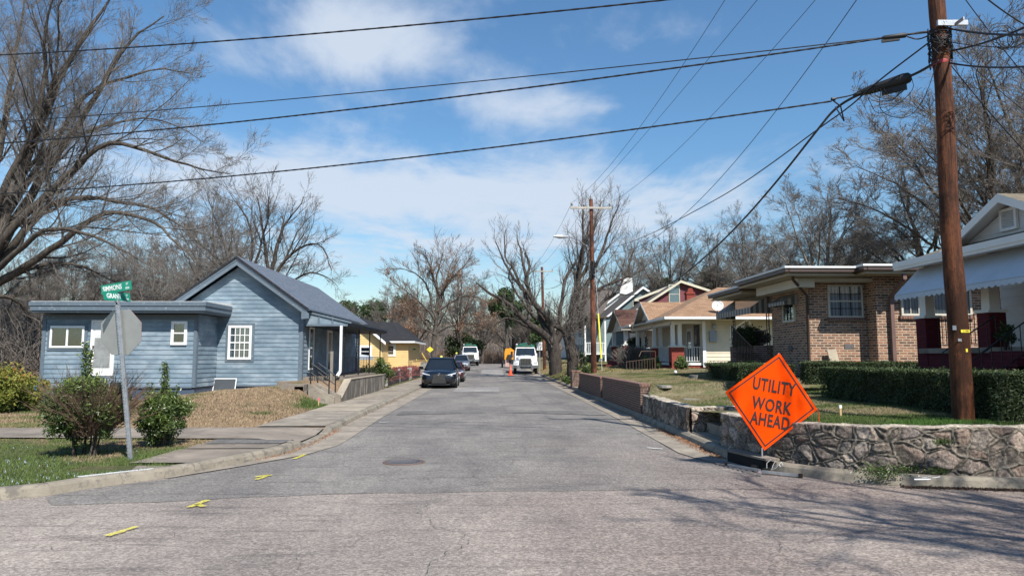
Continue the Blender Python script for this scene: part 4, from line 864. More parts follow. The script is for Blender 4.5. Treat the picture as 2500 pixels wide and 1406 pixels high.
mb.face([g0, Vector((8.9, 38.9, 3.7)), bk, gp], 0); mb.face([gp, bk, Vector((8.9, 43.7, 3.6)), g1], 0); mb.face([g0-Z3*.06, gp-Z3*.06, bk-Z3*.06, Vector((8.9, 38.9, 3.64))], 1); mb.face([gp-Z3*.06, g1-Z3*.06, Vector((8.9, 43.7, 3.54)), bk-Z3*.06], 1)
mb.build('roof', [tansh, creamtrim], k)
mb = MB()
for A_, B_ in ((gp, g0), (gp, g1)): mb.prism([A_, B_, B_-Z3*.13, A_-Z3*.14], (.04, 0, 0))
mb.build('rake_boards', white, k)
MB().box(8.58, 8.70, 34.7, 38.9, 3.62, 3.74).build('gutter', vinylw, k); MB().box(8.58, 19, 34.68, 34.79, 3.62, 3.74).build('gutter', vinylw, k); MB().box(8.58, 8.7, 43.8, 47.5, 3.62, 3.74).build('gutter', vinylw, k)
for y, w_ in ((36.0, .62), (40.2, .6), (44.9, .6)):
    pr = MB(); pr.box(9.25, 9.9, y, y+w_, .5, 2.22); pr = pr.build('porch_pier', redbrick, k); MB().box(9.2, 9.95, y-.05, y+w_+.05, 2.222, 2.30).build('cap', creamtrim, pr)
    for x in (9.3, 9.66): mb = MB(); mb.box(x, x+.19, y+.2, y+.4, 2.302, 3.60); mb.box(x-.03, x+.22, y+.17, y+.43, 2.302, 2.36); mb.box(x-.03, x+.22, y+.17, y+.43, 3.5, 3.60); mb.build('column', white, pr)
mb = MB(); mb.box(9.3, 9.85, 36.05, 46.9, 3.42, 3.60); mb.box(9.85, 11, 36.05, 36.3, 3.45, 3.60); mb.build('porch_beam', white, k)
gr_r = mat('grey_white_rail', (.5, .5, .48), .6); railing(k, (9.95, 36.2, 1.42), (10.9, 36.2, 1.42), .82, .13, .018, .05, gr_r); railing(k, (9.55, 36.65, 1.42), (9.55, 40.1, 1.42), .82, .13, .018, .05, gr_r); railing(k, (9.55, 40.9, 1.42), (9.55, 44.8, 1.42), .82, .13, .018, .05, gr_r)
MB().box(10.87, 11.03, 35.94, 35.985, 1.2, 3.6).box(13.3, 13.42, 35.93, 35.985, 1.3, 3.6).build('corner_boards', vinylw, k)
q = P(1788, 845, Y=36); window(k, (q.x, 35.985, 1.9), X1, FS, .85, 1.35, framem=white, rows_=2, trim=white, label='white window beside the downspout'); window(k, (10.94, 39.0, 1.6), -Y1, -X1, .9, 1.6, framem=white, trim=white, inner=curtain, label='porch window of the cream house')
dr = MB(); dr.ob((10.94, 37.6, 1.42), -Y1, Z3, -X1, 0, .9, 0, 2.0, 0, .05); dr = dr.build('door', paint('dark_door', (.05, .05, .055)), k); MB().ob((10.94, 37.6, 1.42), -Y1, Z3, -X1, .15, .75, 1.0, 1.85, .051, .055).build('pane', glass, dr)
mb = MB(); mb.tube([(12.85, 34.75, 3.62), (12.6, 35.8, 3.3), (12.58, 35.9, 3.1), (12.58, 35.9, 1.3)], .04, 6); mb.build('downspout', vinylw, k)
meter = mat('grey_meter_box', (.28, .31, .34), .5, .2); q = P(1744, 821, Y=35.9); MB().box(q.x-.26, q.x+.1, 35.8, 35.98, q.z-.28, q.z+.28).build('meter_box', meter, k)
q2 = P(1744, 797, Y=35.9); MB().lathe((q2.x, 35.98, q2.z), [(.1, 0), (.1, .1), (.07, .16)], 14, ax=(0, -1, 0)).build('electric_meter', galv, k); mb = MB()
for dx in (-.12, .05): mb.tube([(q2.x+dx, 35.93, q2.z), (q2.x+dx, 35.93, 3.55)], .02, 6)
mb.build('conduit', galv, k)
q = P(1752, 748, Y=35.6); t = thing('satellite_dish', q, 'round white satellite dish on the edge of the tan roof', 'satellite dish')
MB().lathe(q, [(.001, .0), (.14, .02), (.26, .07), (.29, .11), (.285, .115), (.25, .085), (.13, .035), (.001, .02)], 24, ax=(-.25, -.9, .35)).build('dish', mat('dish_white', (.7, .7, .7), .5), t)
MB().tube([q, q+Vector((0, .05, -.35)), q+Vector((0, .3, -.45))], .02, 6).tube([q+Vector((0, .0, -.2)), q+Vector((-.1, -.3, .08))], .012, 6).build('mount', iron, t)
# ================================================================ BROWN ROOF HOUSE
k = thing('brown_roof_house', (11, 52, 1), 'low bungalow with dark brown roof, deep red piers and white porch columns', 'house')
greyfr = paint('weathered_grey_trim', (.33, .31, .28))
mb = MB(); mb.siding([(48.6, 1.5), (57, 1.5), (57, 3.7), (48.6, 3.7)], (11.2, 0, 0), Y1, -X1, .14); mb.siding([(11.2, 1.5), (18, 1.5), (18, 3.7), (11.2, 3.7)], (0, 48.6, 0), X1, FS, .14); mb.siding([(49.0, 3.6), (54.0, 3.6), (51.5, 4.95)], (9.3, 0, 0), Y1, -X1, .14); mb.build('wall', cream, k)
mb = MB(); A_ = Vector((8.9, 51.5, 5.22)); B_ = Vector((8.9, 48.3, 3.66)); C_ = Vector((8.9, 54.7, 3.66)); v = Vector((9, 0, 0)); mb.face([B_, B_+v, A_+v, A_], 0); mb.face([A_, A_+v, C_+v, C_], 0); mb.face([B_-Z3*.08, A_-Z3*.08, A_+v-Z3*.08, B_+v-Z3*.08], 1); mb.face([A_-Z3*.08, C_-Z3*.08, C_+v-Z3*.08, A_+v-Z3*.08], 1); mb.build('roof', [brownsh, greyfr], k)
mb = MB()
for E_ in (B_, C_): mb.prism([A_, E_, E_-Z3*.15, A_-Z3*.16], (.05, 0, 0))
mb.prism([B_, B_+v, B_+v-Z3*.09, B_-Z3*.09], (0, -.03, 0)); mb.build('rake_boards', greyfr, k)
mb = MB(); mb.box(8.9, 11.2, 48.7, 54.4, .3, 1.45); mb.box(8.9, 9.1, 49.3, 52.5, 1.45, 2.15); mb.box(8.1, 8.9, 50.2, 52.2, .3, 1.15); mb.build('porch_base', darkred, k)
for y in (48.75, 53.6):
    pr = MB(); pr.box(9.15, 9.6, y, y+.5, .3, 2.5); pr = pr.build('porch_pier', redbrick, k); MB().box(9.1, 9.65, y-.05, y+.55, 2.502, 2.6).box(9.22, 9.5, y+.1, y+.38, 2.6, 3.66).build('column', white, pr)
railing(k, (9.7, 48.8, 1.45), (11.1, 48.8, 1.45), .9, .14, .02, .06, white); window(k, (11.19, 51.5, 1.9), -Y1, -X1, 1.0, 1.5, framem=white, label='porch window of the brown roofed house')
# ================================================================ MAROON, BLUE GREY AND WHITE HOUSES ON THE HILL
marsid = paint('maroon_siding', (.155, .035, .045)); tealsid = paint('blue_grey_siding', (.13, .19, .20)); trimc = paint('cream_rake', (.58, .54, .42))
def gable_front(name, lab, x0, x1, y0, y1, zb, ze, xp, zp, sid, roofm, trimm, over=.4, course=.18, lo=None):
    "house whose gable faces the camera; ridge runs along the street"
    k = thing(name, ((x0+x1)/2, (y0+y1)/2, zb), lab, 'house'); zp = float(zp); lo = ze if lo is None else lo
    mb = MB(); mb.siding([(x0, zb), (x1, zb), (x1, lo), (xp, zp), (x0, ze)], (0, y0, 0), X1, FS, course); mb.siding([(y0, zb), (y1, zb), (y1, ze), (y0, ze)], (x0, 0, 0), Y1, -X1, course); mb.face([(x1, y0, zb), (x1, y1, zb), (x1, y1, lo), (x1, y0, lo)]); mb.build('wall', sid, k)
    mb = MB(); tr = MB(); a = Vector((xp, y0-over, zp+.08)); v = Vector((0, y1-y0+2*over, 0))
    for xe, zq in ((x0, ze), (x1, lo)):
        s_ = 1 if xe > xp else -1; sl = (zp-zq)/abs(xe-xp); e = Vector((xe+s_*over, y0-over, zq-sl*over+.08)); mb.face([a, e, e+v, a+v]); mb.face([a-Z3*.1, a+v-Z3*.1, e+v-Z3*.1, e-Z3*.1], 1)
        tr.prism([a+Z3*.01-Y1*.03, e+Z3*.01-Y1*.03, e-Z3*.2-Y1*.03, a-Z3*.22-Y1*.03], (0, .04, 0)); tr.prism([e+Z3*.01, e+v+Z3*.01, e+v-Z3*.13, e-Z3*.13], (s_*.03, 0, 0))
    mb.build('roof', [roofm, trimm], k); tr.build('rake_boards', trimm, k); return k
k = gable_front('maroon_house', 'two storey maroon clapboard house with cream rakes rising behind the tan roof', 12.6, 22.5, 62, 72, 2.5, 5.76, 16.8, 8.45, marsid, greysh, trimc, lo=6.6)
q = P(1633, 742, Y=61.98); window(k, (q.x, 61.98, q.z), X1, FS, 1.0, 1.75, framem=trimc, rows_=2, inner=mat('white_blind', (.55, .58, .6), .8), label='upper window of the maroon house'); q = P(1708, 735, Y=61.98); window(k, (q.x, 61.98, q.z-.7), X1, FS, .9, 1.3, framem=trimc, rows_=2, label='right upper window of the maroon house')
mb = MB(); a_, b2_, c2_ = P(1560, 728, Y=66), P(1655, 692, Y=66), P(1660, 760, Y=66); d2_ = P(1560, 760, Y=66)
mb.siding([(a_.x, d2_.z-2), (c2_.x, c2_.z-2), (c2_.x, b2_.z), (a_.x, a_.z)], (0, 61.9+.08, 0) if False else (0, 66, 0), X1, FS, .18); mb.build('wall', marsid, k, label='rear maroon wall stepping down to the left'); MB().prism([a_+Vector((-.5, -.3, -.1)), b2_+Vector((0, -.3, .12)), b2_+Vector((0, -.3, -.1)), a_+Vector((-.5, -.3, -.32))], (0, .5, 0)).build('rake_boards', trimc, k)
k2 = thing('brick_chimney', P(1684, 740, Y=57.5), 'small rusty red brick chimney in front of the maroon gable', 'chimney'); q = P(1684, 742, Y=57.5); mb = MB(); mb.box(q.x-.32, q.x+.32, 57.2, 57.8, q.z-2.2, q.z+.8); mb.build('stack', redbrick, k2); mb = MB(); mb.box(q.x-.38, q.x+.38, 57.14, 57.86, q.z+.8, q.z+.95); mb.prism([(q.x-.28, 57.2, q.z+.95), (q.x+.28, 57.2, q.z+.95), (q.x+.15, 57.2, q.z+1.3), (q.x-.15, 57.2, q.z+1.3)], (0, .6, 0)); mb.build('hood', redbrick, k2)
mb = MB(); mb.box(q.x-1.3, q.x-.7, 57.3, 57.8, q.z-2.0, q.z+.1); mb.build('low_flue', redbrick, k2)
k = gable_front('blue_grey_house', 'blue grey gabled house with white trim behind the brown roof', 10.2, 15.2, 69, 80, 1.8, 4.8, 14.9, 8.6, tealsid, greysh, white, lo=8.4)
window(k, (13.9, 68.98, 6.2), X1, FS, .9, 1.1, framem=trimc, rows_=2)
k = gable_front('white_house', 'tall white clapboard house with grey roof and tapered white chimney', 9.3, 18, 82, 95, 1.6, 4.9, 15.0, 9.2, white, greysh, white, lo=8.6)
k2 = MB(); q = P(1529, 690, Y=86); k2.prism([(q.x-.9, 86, 6), (q.x+.9, 86, 6), (q.x+.75, 86, q.z+.6), (q.x-.75, 86, q.z+.6)], (0, 1, 0)); k2.build('chimney', white, k)
# long grey roof left of the chimney, stair porch and balcony of the white house
mb = MB(); a = P(1398, 701, Y=84); b2 = P(1500, 701, Y=84); c2 = P(1400, 770, Y=79); d2 = P(1470, 770, Y=79); mb.face([a, b2, d2, c2]); mb.face([a+Vector((0, .1, -.1)), b2+Vector((0, .1, -.1)), b2+Vector((0, 6, -3)), a+Vector((0, 6, -3))]); mb.build('long_roof', greysh, k)
q0 = P(1425, 905, Y=64); k = thing('raised_porch', q0, 'white raised deck with steps and railings left of the brown roofed house', 'porch', None)
xa, xb = P(1428, 880, Y=64).x, P(1480, 880, Y=64).x; zf = P(1450, 862, Y=64).z; zr = P(1450, 776, Y=64).z
MB().box(xa, xb, 64, 67, zf-.12, zf).build('deck', white, k); mb = MB()
for x in (xa+.05, (xa+xb)/2, xb-.05): mb.box(x-.07, x+.07, 64.02, 64.14, .9, zr)
mb.build('posts', white, k); railing(k, (xa, 64.05, zf), (xb, 64.05, zf), .95, .16, .02, .07, white); mb = MB(); mb.box(xa-.3, xb+.3, 63.8, 67.5, zr, zr+.12); mb.build('roof', greysh, k); mb = MB(); mb.siding([(xa-.2, 1.2), (xb+3, 1.2), (xb+3, zr), (xa-.2, zr)], (0, 67, 0), X1, FS, .18); mb.build('wall', tealsid, k)  # back wall takes the dark siding colour to imitate a shaded porch interior
mb = MB(); xs_, ys_ = P(1396, 880, Y=66).x, 66
for i in range(9): mb.box(xs_, xs_+1.0, ys_-i*.0+i*.28, ys_+.28+i*.28, 1.0, 1.35+i*.19)
mb.build('steps', greyfr, k); railing(k, (xs_, 66, 1.9+.9), (xs_+1.0, 66, 1.9+.9), .7, .14, .02, .05, white, name='gate')
# ================================================================ YELLOW HOUSE
yelsid = paint('yellow_siding', (.66, .48, .22), (.55, .40, .2), .1); k = thing('yellow_house', (-11, 56, 0), 'yellow clapboard house with white trim and charcoal roof beyond the porch', 'house')
ye = P(1002, 800, Y=58).x; mb = MB(); x0 = P(700, 800, Y=54).x
mb.siding([(-12.9, .3), (-8.5, .3), (-8.5, 2.95), (-10.6, 4.6), (-12.9, 2.8)], (0, 54, 0), X1, FS, .2); mb.siding([(-8.8, .3), (-6.9, .3), (-6.9, 2.85), (-8.8, 2.85)], (0, 57, 0), X1, FS, .2)
mb.siding([(54, .3), (57, .3), (57, 2.9), (54, 2.9)], (-8.5, 0, 0), Y1, X1, .2); mb.siding([(57, .3), (66, .3), (66, 2.9), (57, 2.9)], (-6.9, 0, 0), Y1, X1, .2); mb.build('wall', yelsid, k)
mb = MB(); a = Vector((-10.6, 53.5, 4.85)); e = Vector((-8.2, 53.5, 2.84)); v = Vector((0, 12, 0)); w2 = Vector((-13.1, 53.5, 2.8)); mb.face([a, e, e+v, a+v]); mb.face([a, a+v, w2+v, w2])
e1 = Vector((-9.4, 56.6, 2.96)); e2 = Vector((-6.4, 56.6, 2.96)); t1 = Vector((-10.4, 61.5, 4.75)); t2 = Vector((-8.4, 61.5, 4.75)); mb.face([e1, e2, t2, t1]); mb.face([e2, Vector((-6.4, 66.5, 2.96)), t2]); mb.build('roof', blacksh, k)
mb = MB(); mb.prism([a, e, e-Z3*.22, a-Z3*.24], (0, .05, 0)); mb.prism([a, w2, w2-Z3*.22, a-Z3*.24], (0, .05, 0)); mb.box(-8.6, -6.35, 56.5, 56.62, 2.84, 2.98); mb.box(-6.42, -6.33, 56.62, 66, 2.84, 2.98); mb.build('rake_boards', vinylw, k)
q = P(931, 867, Y=56.98); window(k, (q.x, 56.98, q.z), X1, FS, 1.05, .82, fr=.07, cols=2, rows_=3, trim=white, label='barred white window of the yellow house'); window(k, (-10.2, 53.98, 1.75), X1, FS, .8, .75, fr=.07, trim=white, label='small window of the yellow gable')
mb = MB(); awp = [(-11.9, 53.2, 2.2), (-8.9, 53.2, 1.75), (-8.9, 52.0, 1.65), (-12.2, 52.0, 1.75)]; mb.face(awp); mb.prism([(-12.2, 52.0, 1.75), (-8.9, 52.0, 1.65), (-8.9, 52.0, 1.5), (-12.2, 52.0, 1.55)], (0, .03, 0)); mb.build('porch_awning', aw, k)
tanw = mat('raw_lumber', (.50, .36, .17), .8, var=.2); railing(k, (-6.6, 57.5, .45), (-5.75, 64, .45), .95, .2, .025, .08, tanw, name='deck_rail'); MB().box(-6.85, -5.8, 57.4, 64, .38, .45).build('deck', tanw, k)
# pale bungalow glimpsed at the left edge
k = thing('pale_cottage', (-40, 52, 0), 'white gable end and dark roof at the left edge behind the trees', 'house'); q = P(22, 803, Y=50)
mb = MB(); mb.siding([(q.x-7, -.3), (q.x-.6, -.3), (q.x-.6, q.z-.2), (q.x-4, q.z+2.2), (q.x-7, q.z)], (0, 50, 0), X1, FS, .2); mb.siding([(q.x-.6, -.3), (q.x+6, -.3), (q.x+6, 2.1), (q.x-.6, 2.1)], (0, 56, 0), X1, FS, .2); mb.build('wall', white, k)
mb = MB(); mb.face([(q.x-4, 49.6, q.z+2.6), (q.x, 49.6, q.z), (q.x, 62, q.z), (q.x-4, 62, q.z+2.6)]); mb.prism([(q.x-4, 49.6, q.z+2.6), (q.x, 49.6, q.z), (q.x, 49.6, q.z-.2), (q.x-4, 49.6, q.z+2.35)], (0, .05, 0), 1); mb.face([(q.x-1, 55, 2.1), (q.x+6.6, 55, 2.1), (q.x+6, 60, 4.2), (q.x-1, 60, 4.2)]); mb.build('roof', [blacksh, white], k)
# ---------------------------------------------------------------- bark and twigs
def barkmat(name, c, c2, sc=9):
    m, n, l, b = base(name); co = n.new('ShaderNodeTexCoord').outputs['Object']; f = tnoise(n, l, co, sc, 6, .75, (1, 1, .22)); g = tnoise(n, l, co, 1.2, 4, .6)
    col = mixc(n, l, ramp(n, l, f, [(.35, (0, 0, 0)), (.62, (1, 1, 1))]), c, c2); col = mixc(n, l, 1.0, col, ramp(n, l, g, [(.3, (.75,)*3), (.7, (1.2,)*3)]), 'MULTIPLY')
    l.new(col, b.inputs['Base Color']); b.inputs['Roughness'].default_value = .95; b.inputs['Specular IOR Level'].default_value = .15; bump(n, l, b, f, .8, .03); return m
bark = barkmat('grey_brown_bark', (.045, .038, .033), (.125, .108, .092)); barkd = barkmat('dark_bark', (.03, .025, .022), (.095, .08, .07)); barkp = barkmat('pale_bark', (.13, .115, .10), (.30, .27, .235))
twig = barkmat('twig_grey_brown', (.135, .118, .104), (.25, .224, .20), 3); twigd = barkmat('twig_brown', (.115, .098, .086), (.215, .19, .168), 3); twigr = barkmat('twig_red_brown', (.15, .095, .07), (.24, .165, .12), 3)
def unit(a): return a/np.maximum(np.linalg.norm(a, axis=-1, keepdims=True), 1e-9)
def resample(pts, K, wig, rs):
    p = np.array(pts, float); 
    for _ in range(3):
        q = np.empty((len(p)*2-2, 3)); q[0::2] = .75*p[:-1]+.25*p[1:]; q[1::2] = .25*p[:-1]+.75*p[1:]; p = np.concatenate([p[:1], q, p[-1:]])
    s = np.concatenate([[0], np.cumsum(np.linalg.norm(np.diff(p, axis=0), axis=1))]); t = np.linspace(0, s[-1], K); q = np.stack([np.interp(t, s, p[:, i]) for i in range(3)], 1)
    w_ = np.cumsum(rs.normal(0, wig*min(1.2, s[-1]/9), (K, 3)), 0); w_ -= np.linspace(0, 1, K)[:, None]*w_[-1:]; return q+w_
def sprout(Pp, Rp, n, K, ratio, ang, rs, t0=.25, t1=1.0, trop=.06, noise_=.16, rr=.55, rmin=.006, lmin=0, lmax=99, up=None):
    "children of every branch in Pp (N,Kp,3)"
    N_, Kp, _ = Pp.shape; t = (rs.rand(N_, n)*.7+(np.arange(n)[None, :]+.5)/n*.3*1.0); t = t0+(t1-t0)*np.clip((np.arange(n)[None, :]+rs.rand(N_, n))/n, 0, 1)
    f = t*(Kp-1); i = np.minimum(f.astype(int), Kp-2); w_ = (f-i)[..., None]; ar = np.arange(N_)[:, None]
    o = Pp[ar, i]*(1-w_)+Pp[ar, i+1]*w_; d = unit(Pp[ar, i+1]-Pp[ar, i]); r = Rp[ar, i]*(1-w_[..., 0])+Rp[ar, i+1]*w_[..., 0]
    L0 = np.linalg.norm(np.diff(Pp, axis=1), axis=2).sum(1)[:, None]
    v = unit(np.cross(d, rs.normal(size=d.shape))); a = (ang*(.6+.8*rs.rand(N_, n))*(1-.45*t))[..., None]; dd = unit(d*np.cos(a)+v*np.sin(a))
    if up is not None: dd = unit(dd+np.array([0, 0, up]))
    Ln = np.clip(L0*ratio*(1.15-.65*t)*(.55+.75*rs.rand(N_, n)), lmin, lmax); M_ = N_*n
    o = o.reshape(M_, 3); dd = dd.reshape(M_, 3); Ln = Ln.reshape(M_); r = np.maximum(r.reshape(M_)*rr, rmin)
    P_ = np.empty((M_, K, 3)); P_[:, 0] = o; st = (Ln/(K-1))[:, None]; cur = dd
    for k in range(1, K): cur = unit(cur+rs.normal(0, noise_, (M_, 3))+np.array([0, 0, trop])); P_[:, k] = P_[:, k-1]+cur*st
    tp = np.linspace(1, .25, K)[None, :]; return P_, np.maximum(r[:, None]*tp, rmin*.6)
def tubes(P_, R_, n):
    N_, K, _ = P_.shape; T = unit(np.gradient(P_, axis=1)); ref = np.where(np.abs(T[:, :1, 2:3]) > .8, np.array([1., 0, 0]), np.array([0, 0, 1.])); A = unit(np.cross(T, np.broadcast_to(ref, T.shape))); B = np.cross(A, T)
    an = 2*np.pi*np.arange(n)/n; V = P_[:, :, None, :]+(A[:, :, None, :]*np.cos(an)[None, None, :, None]+B[:, :, None, :]*np.sin(an)[None, None, :, None])*R_[:, :, None, None]
    i = np.arange(N_*K*n).reshape(N_, K, n); j = np.roll(i, -1, 2); Fc = np.stack([i[:, :-1], j[:, :-1], j[:, 1:], i[:, 1:]], -1).reshape(-1, 4); return V.reshape(-1, 3), Fc
def join(ls):
    V = []; Fc = []; k = 0
    for v, f in ls: V.append(v); Fc.append(f+k); k += len(v)
    return np.concatenate(V), np.concatenate(Fc)
def limbs_to_tree(limbs, lv, rs, wig=.06, K=16, rmin=.008):
    "limbs: [(points, r0, r1)]; lv: list of dicts for sprout. returns (thick, thin) vertex/face pairs"
    Pm = np.stack([resample(p, K, wig, rs) for p, _, _ in limbs]); Rm = np.stack([np.linspace(a, b, K) for _, a, b in limbs]); Rm[:, 0] = [l_[1]*1.0 for l_ in limbs]
    thick = [tubes(Pm, Rm, 8)]; thin = []; Pc, Rc = Pm, Rm; tips = []
    for i, q in enumerate(lv):
        q = dict(q); n = q.pop('n'); Kc = q.pop('K', 6); Pc, Rc = sprout(Pc, Rc, n, Kc, q.pop('ratio'), q.pop('ang'), rs, rmin=rmin, **q)
        (thick if i == 0 else thin).append(tubes(Pc, Rc, 6 if i == 0 else 4 if i == 1 else 3)); tips = Pc[:, -1]
    return join(thick), join(thin), tips
LV4 = [dict(n=9, K=10, ratio=.50, ang=.85, t0=.15, noise_=.14), dict(n=8, K=7, ratio=.50, ang=.85, t0=.1, noise_=.16), dict(n=7, K=5, ratio=.55, ang=.8, t0=.1, noise_=.2), dict(n=4, K=4, ratio=.6, ang=.7, t0=.2, noise_=.2)]
def mktree(name, base_, limbs, label, lv=None, seed=1, rmin=.008, barkm=None, twigm=None, group=None, wig=.06, cat='tree', trunkflare=True, K=16):
    rs = np.random.RandomState(seed); thick, thin, tips = limbs_to_tree(limbs, lv or LV4, rs, wig, rmin=rmin, K=K)
    t = thing(name, base_, label, cat, group); npmesh('trunk', thick[0], thick[1], barkm or bark, t, smooth=True); npmesh('crown', thin[0], thin[1], twigm or twig, t, smooth=True); return t, tips
def autolimbs(b0, h, spread, n, rs, r0, fork=.28, lean=0, up=.6):
    "trunk that divides into rising limbs whose tips lie on a dome"
    b0 = np.array(b0, float); fk = b0+np.array([lean, 0, h*fork]); q = rs.normal(0, .03*h, 3); out_ = [([b0, b0+(fk-b0)*.5+rs.normal(0, .012*h, 3), fk, fk+np.array([q[0], q[1], h*.33]), fk+np.array([q[0]*1.5, q[1]*1.5, h*(1-fork)])], r0, r0*.10)]
    for k in range(n):
        a = 2.4*k+rs.rand()*.5; e = math.asin(.12+.83*((k+.5)/n)); s_ = spread*math.cos(e)*(.9+.2*rs.rand()); zt = h*(.42+.58*math.sin(e))*(.95+.08*rs.rand()); z0 = h*fork*(.8+.9*rs.rand()*(k/n)); o = b0+np.array([0, 0, z0]); di = np.array([math.cos(a), math.sin(a), 0]); dz = zt-z0
        out_.append(([o, o+di*s_*.22+[0, 0, dz*.30], o+di*s_*.55+[0, 0, dz*.66], o+di*s_*.82+[0, 0, dz*.88], o+di*s_+[0, 0, dz]], r0*.42, r0*.06))
    return out_
def pp(pts, Y, dY=0, rs=None): return [P(x, y, Y=Y+(dY*i/max(1, len(pts)-1))) for i, (x, y) in enumerate(pts)]
# ---------------------------------------------------------------- great bare tree at the left edge
Yt = 33; b_ = P(-75, 960, Y=Yt); b_.z = -.3
LB = [([(-75, 960), (-70, 800), (-45, 680), (-12, 600), (0, 560), (12, 500), (60, 380), (105, 290), (150, 200), (190, 120), (235, 60), (280, -20)], .62, .05, 0),
      ([(-45, 690), (10, 580), (40, 520), (100, 430), (150, 360), (215, 250), (280, 140), (330, 80), (400, 40)], .34, .04, 2),
      ([(-30, 650), (20, 570), (110, 480), (190, 400), (260, 355), (330, 362), (400, 390), (480, 410), (560, 425)], .27, .03, -3),
      ([(-45, 700), (10, 640), (60, 560), (110, 500), (200, 482), (300, 495), (380, 515), (450, 555), (520, 575)], .27, .03, 2),
      ([(-50, 710), (50, 650), (130, 600), (190, 548), (280, 512), (380, 540), (450, 610), (500, 660)], .26, .03, -2),
      ([(-20, 610), (10, 530), (60, 440), (130, 340), (200, 215), (300, 190), (400, 165), (470, 180)], .24, .03, 3),
      ([(-60, 620), (-20, 400), (20, 220), (32, 110), (60, -10)], .30, .04, 2), ([(-60, 600), (-10, 520), (80, 330), (110, 180), (100, 60), (150, -60)], .24, .04, -3),
      ([(-60, 700), (0, 650), (60, 595), (130, 550), (210, 560), (300, 605), (390, 665)], .20, .03, -4), ([(-60, 720), (0, 690), (80, 650), (150, 640), (230, 660), (300, 700)], .20, .03, 4),
      ([(-65, 740), (-10, 720), (40, 730), (80, 780), (110, 830)], .17, .03, 3), ([(-70, 760), (-40, 640), (-90, 400), (-60, 200), (-80, -50)], .3, .05, 0),
      ([(30, 480), (70, 400), (150, 330), (240, 310), (330, 290), (420, 300), (500, 350)], .15, .02, 3), ([(60, 390), (120, 250), (150, 130), (140, 40), (170, -40)], .14, .02, -3)]
lv = [dict(n=14, K=10, ratio=.34, ang=.75, t0=.2, noise_=.09, lmin=1.5, lmax=5.5, rr=.36), dict(n=9, K=7, ratio=.52, ang=.8, t0=.08, noise_=.12, rr=.5), dict(n=8, K=5, ratio=.55, ang=.75, t0=.1, noise_=.14, rr=.6), dict(n=5, K=4, ratio=.62, ang=.65, t0=.15, noise_=.16, rr=.7)]
mktree('bare_tree', b_, [(pp(p, Yt, d), a*.78, c*.7) for p, a, c, d in LB], 'huge bare spreading tree at the left edge, its limbs reaching over the wing roof', lv, 3, .0055, bark, twig, wig=.035, K=22)
# ---------------------------------------------------------------- bare tree behind the blue house roof
Yt = 50; b_ = P(655, 900, Y=Yt); b_.z = .3
LB = [([(655, 900), (652, 720), (650, 640), (640, 560), (628, 480)], .32, .04, 0), ([(655, 720), (668, 640), (690, 560), (735, 500), (742, 480)], .24, .03, 0), ([(600, 900), (602, 680), (612, 600), (590, 520), (560, 470)], .22, .03, 2), ([(655, 730), (690, 640), (740, 600), (790, 600), (810, 660)], .18, .03, -1),
      ([(660, 740), (700, 690), (750, 660), (800, 672), (825, 700)], .15, .02, 1), ([(600, 760), (560, 640), (520, 540), (505, 470)], .2, .03, 0), ([(600, 780), (560, 660), (490, 600), (440, 560)], .2, .03, 2), ([(655, 720), (700, 620), (720, 560), (770, 520)], .15, .02, 2), ([(610, 700), (640, 600), (655, 520), (652, 450)], .14, .02, -2)]
lv = [dict(n=10, K=8, ratio=.42, ang=.75, t0=.3, noise_=.12, rr=.4), dict(n=8, K=6, ratio=.5, ang=.8, t0=.1, noise_=.14), dict(n=6, K=4, ratio=.55, ang=.75, t0=.1, noise_=.16, rr=.7)]
mktree('bare_tree', b_, [(pp(p, Yt, d), a*.85, c*.8) for p, a, c, d in LB], 'bare crooked tree showing above the ridge of the blue house', lv, 7, .009, barkd, twigd, wig=.06)
# ---------------------------------------------------------------- two lopped street trees right of the truck
Yt = 57; b_ = P(1358, 905, Y=Yt); b_.z = float(hr(b_.x, Yt))-.2
T1 = [([(1358, 930), (1358, 905), (1357, 880), (1352, 845), (1345, 822)], .55, .5, 0), ([(1350, 835), (1300, 800), (1270, 760), (1235, 735), (1190, 712), (1162, 690)], .38, .06, -1), ([(1350, 830), (1325, 790), (1300, 740), (1290, 690), (1280, 640), (1262, 580)], .30, .05, 2),
      ([(1355, 830), (1345, 790), (1305, 735), (1250, 690), (1225, 640), (1210, 590)], .28, .04, 0), ([(1300, 760), (1270, 700), (1240, 640), (1225, 600), (1235, 560)], .18, .03, 2), ([(1355, 840), (1375, 800), (1400, 770), (1420, 775)], .3, .15, 0), ([(1360, 835), (1358, 780), (1364, 720), (1378, 670), (1405, 640)], .24, .10, 1), ([(1300, 745), (1285, 690), (1296, 640), (1281, 618)], .16, .09, 0), ([(1310, 780), (1270, 745), (1240, 690), (1250, 640)], .15, .04, -2), ([(1300, 800), (1240, 770), (1205, 790), (1190, 820)], .14, .03, -2)]
Yt2 = 47; T2 = [([(1400, 945), (1399, 925), (1397, 880), (1392, 840), (1385, 815)], .40, .36, 0), ([(1388, 830), (1400, 770), (1412, 720), (1405, 660), (1424, 600), (1440, 540)], .33, .07, 0), ([(1395, 800), (1430, 720), (1455, 660), (1480, 600), (1500, 540), (1512, 500)], .26, .04, 1), ([(1400, 780), (1418, 700), (1430, 640), (1422, 560), (1425, 500)], .24, .04, -1), ([(1400, 770), (1440, 720), (1500, 690), (1560, 660), (1590, 640)], .2, .03, 1), ([(1400, 790), (1450, 760), (1500, 720), (1530, 660), (1550, 590)], .2, .03, 3), ([(1385, 820), (1368, 800), (1350, 795), (1330, 770)], .25, .12, -1), ([(1410, 690), (1440, 640), (1450, 570), (1470, 490)], .18, .03, 2), ([(1390, 820), (1410, 800), (1430, 790)], .25, .10, 0)]
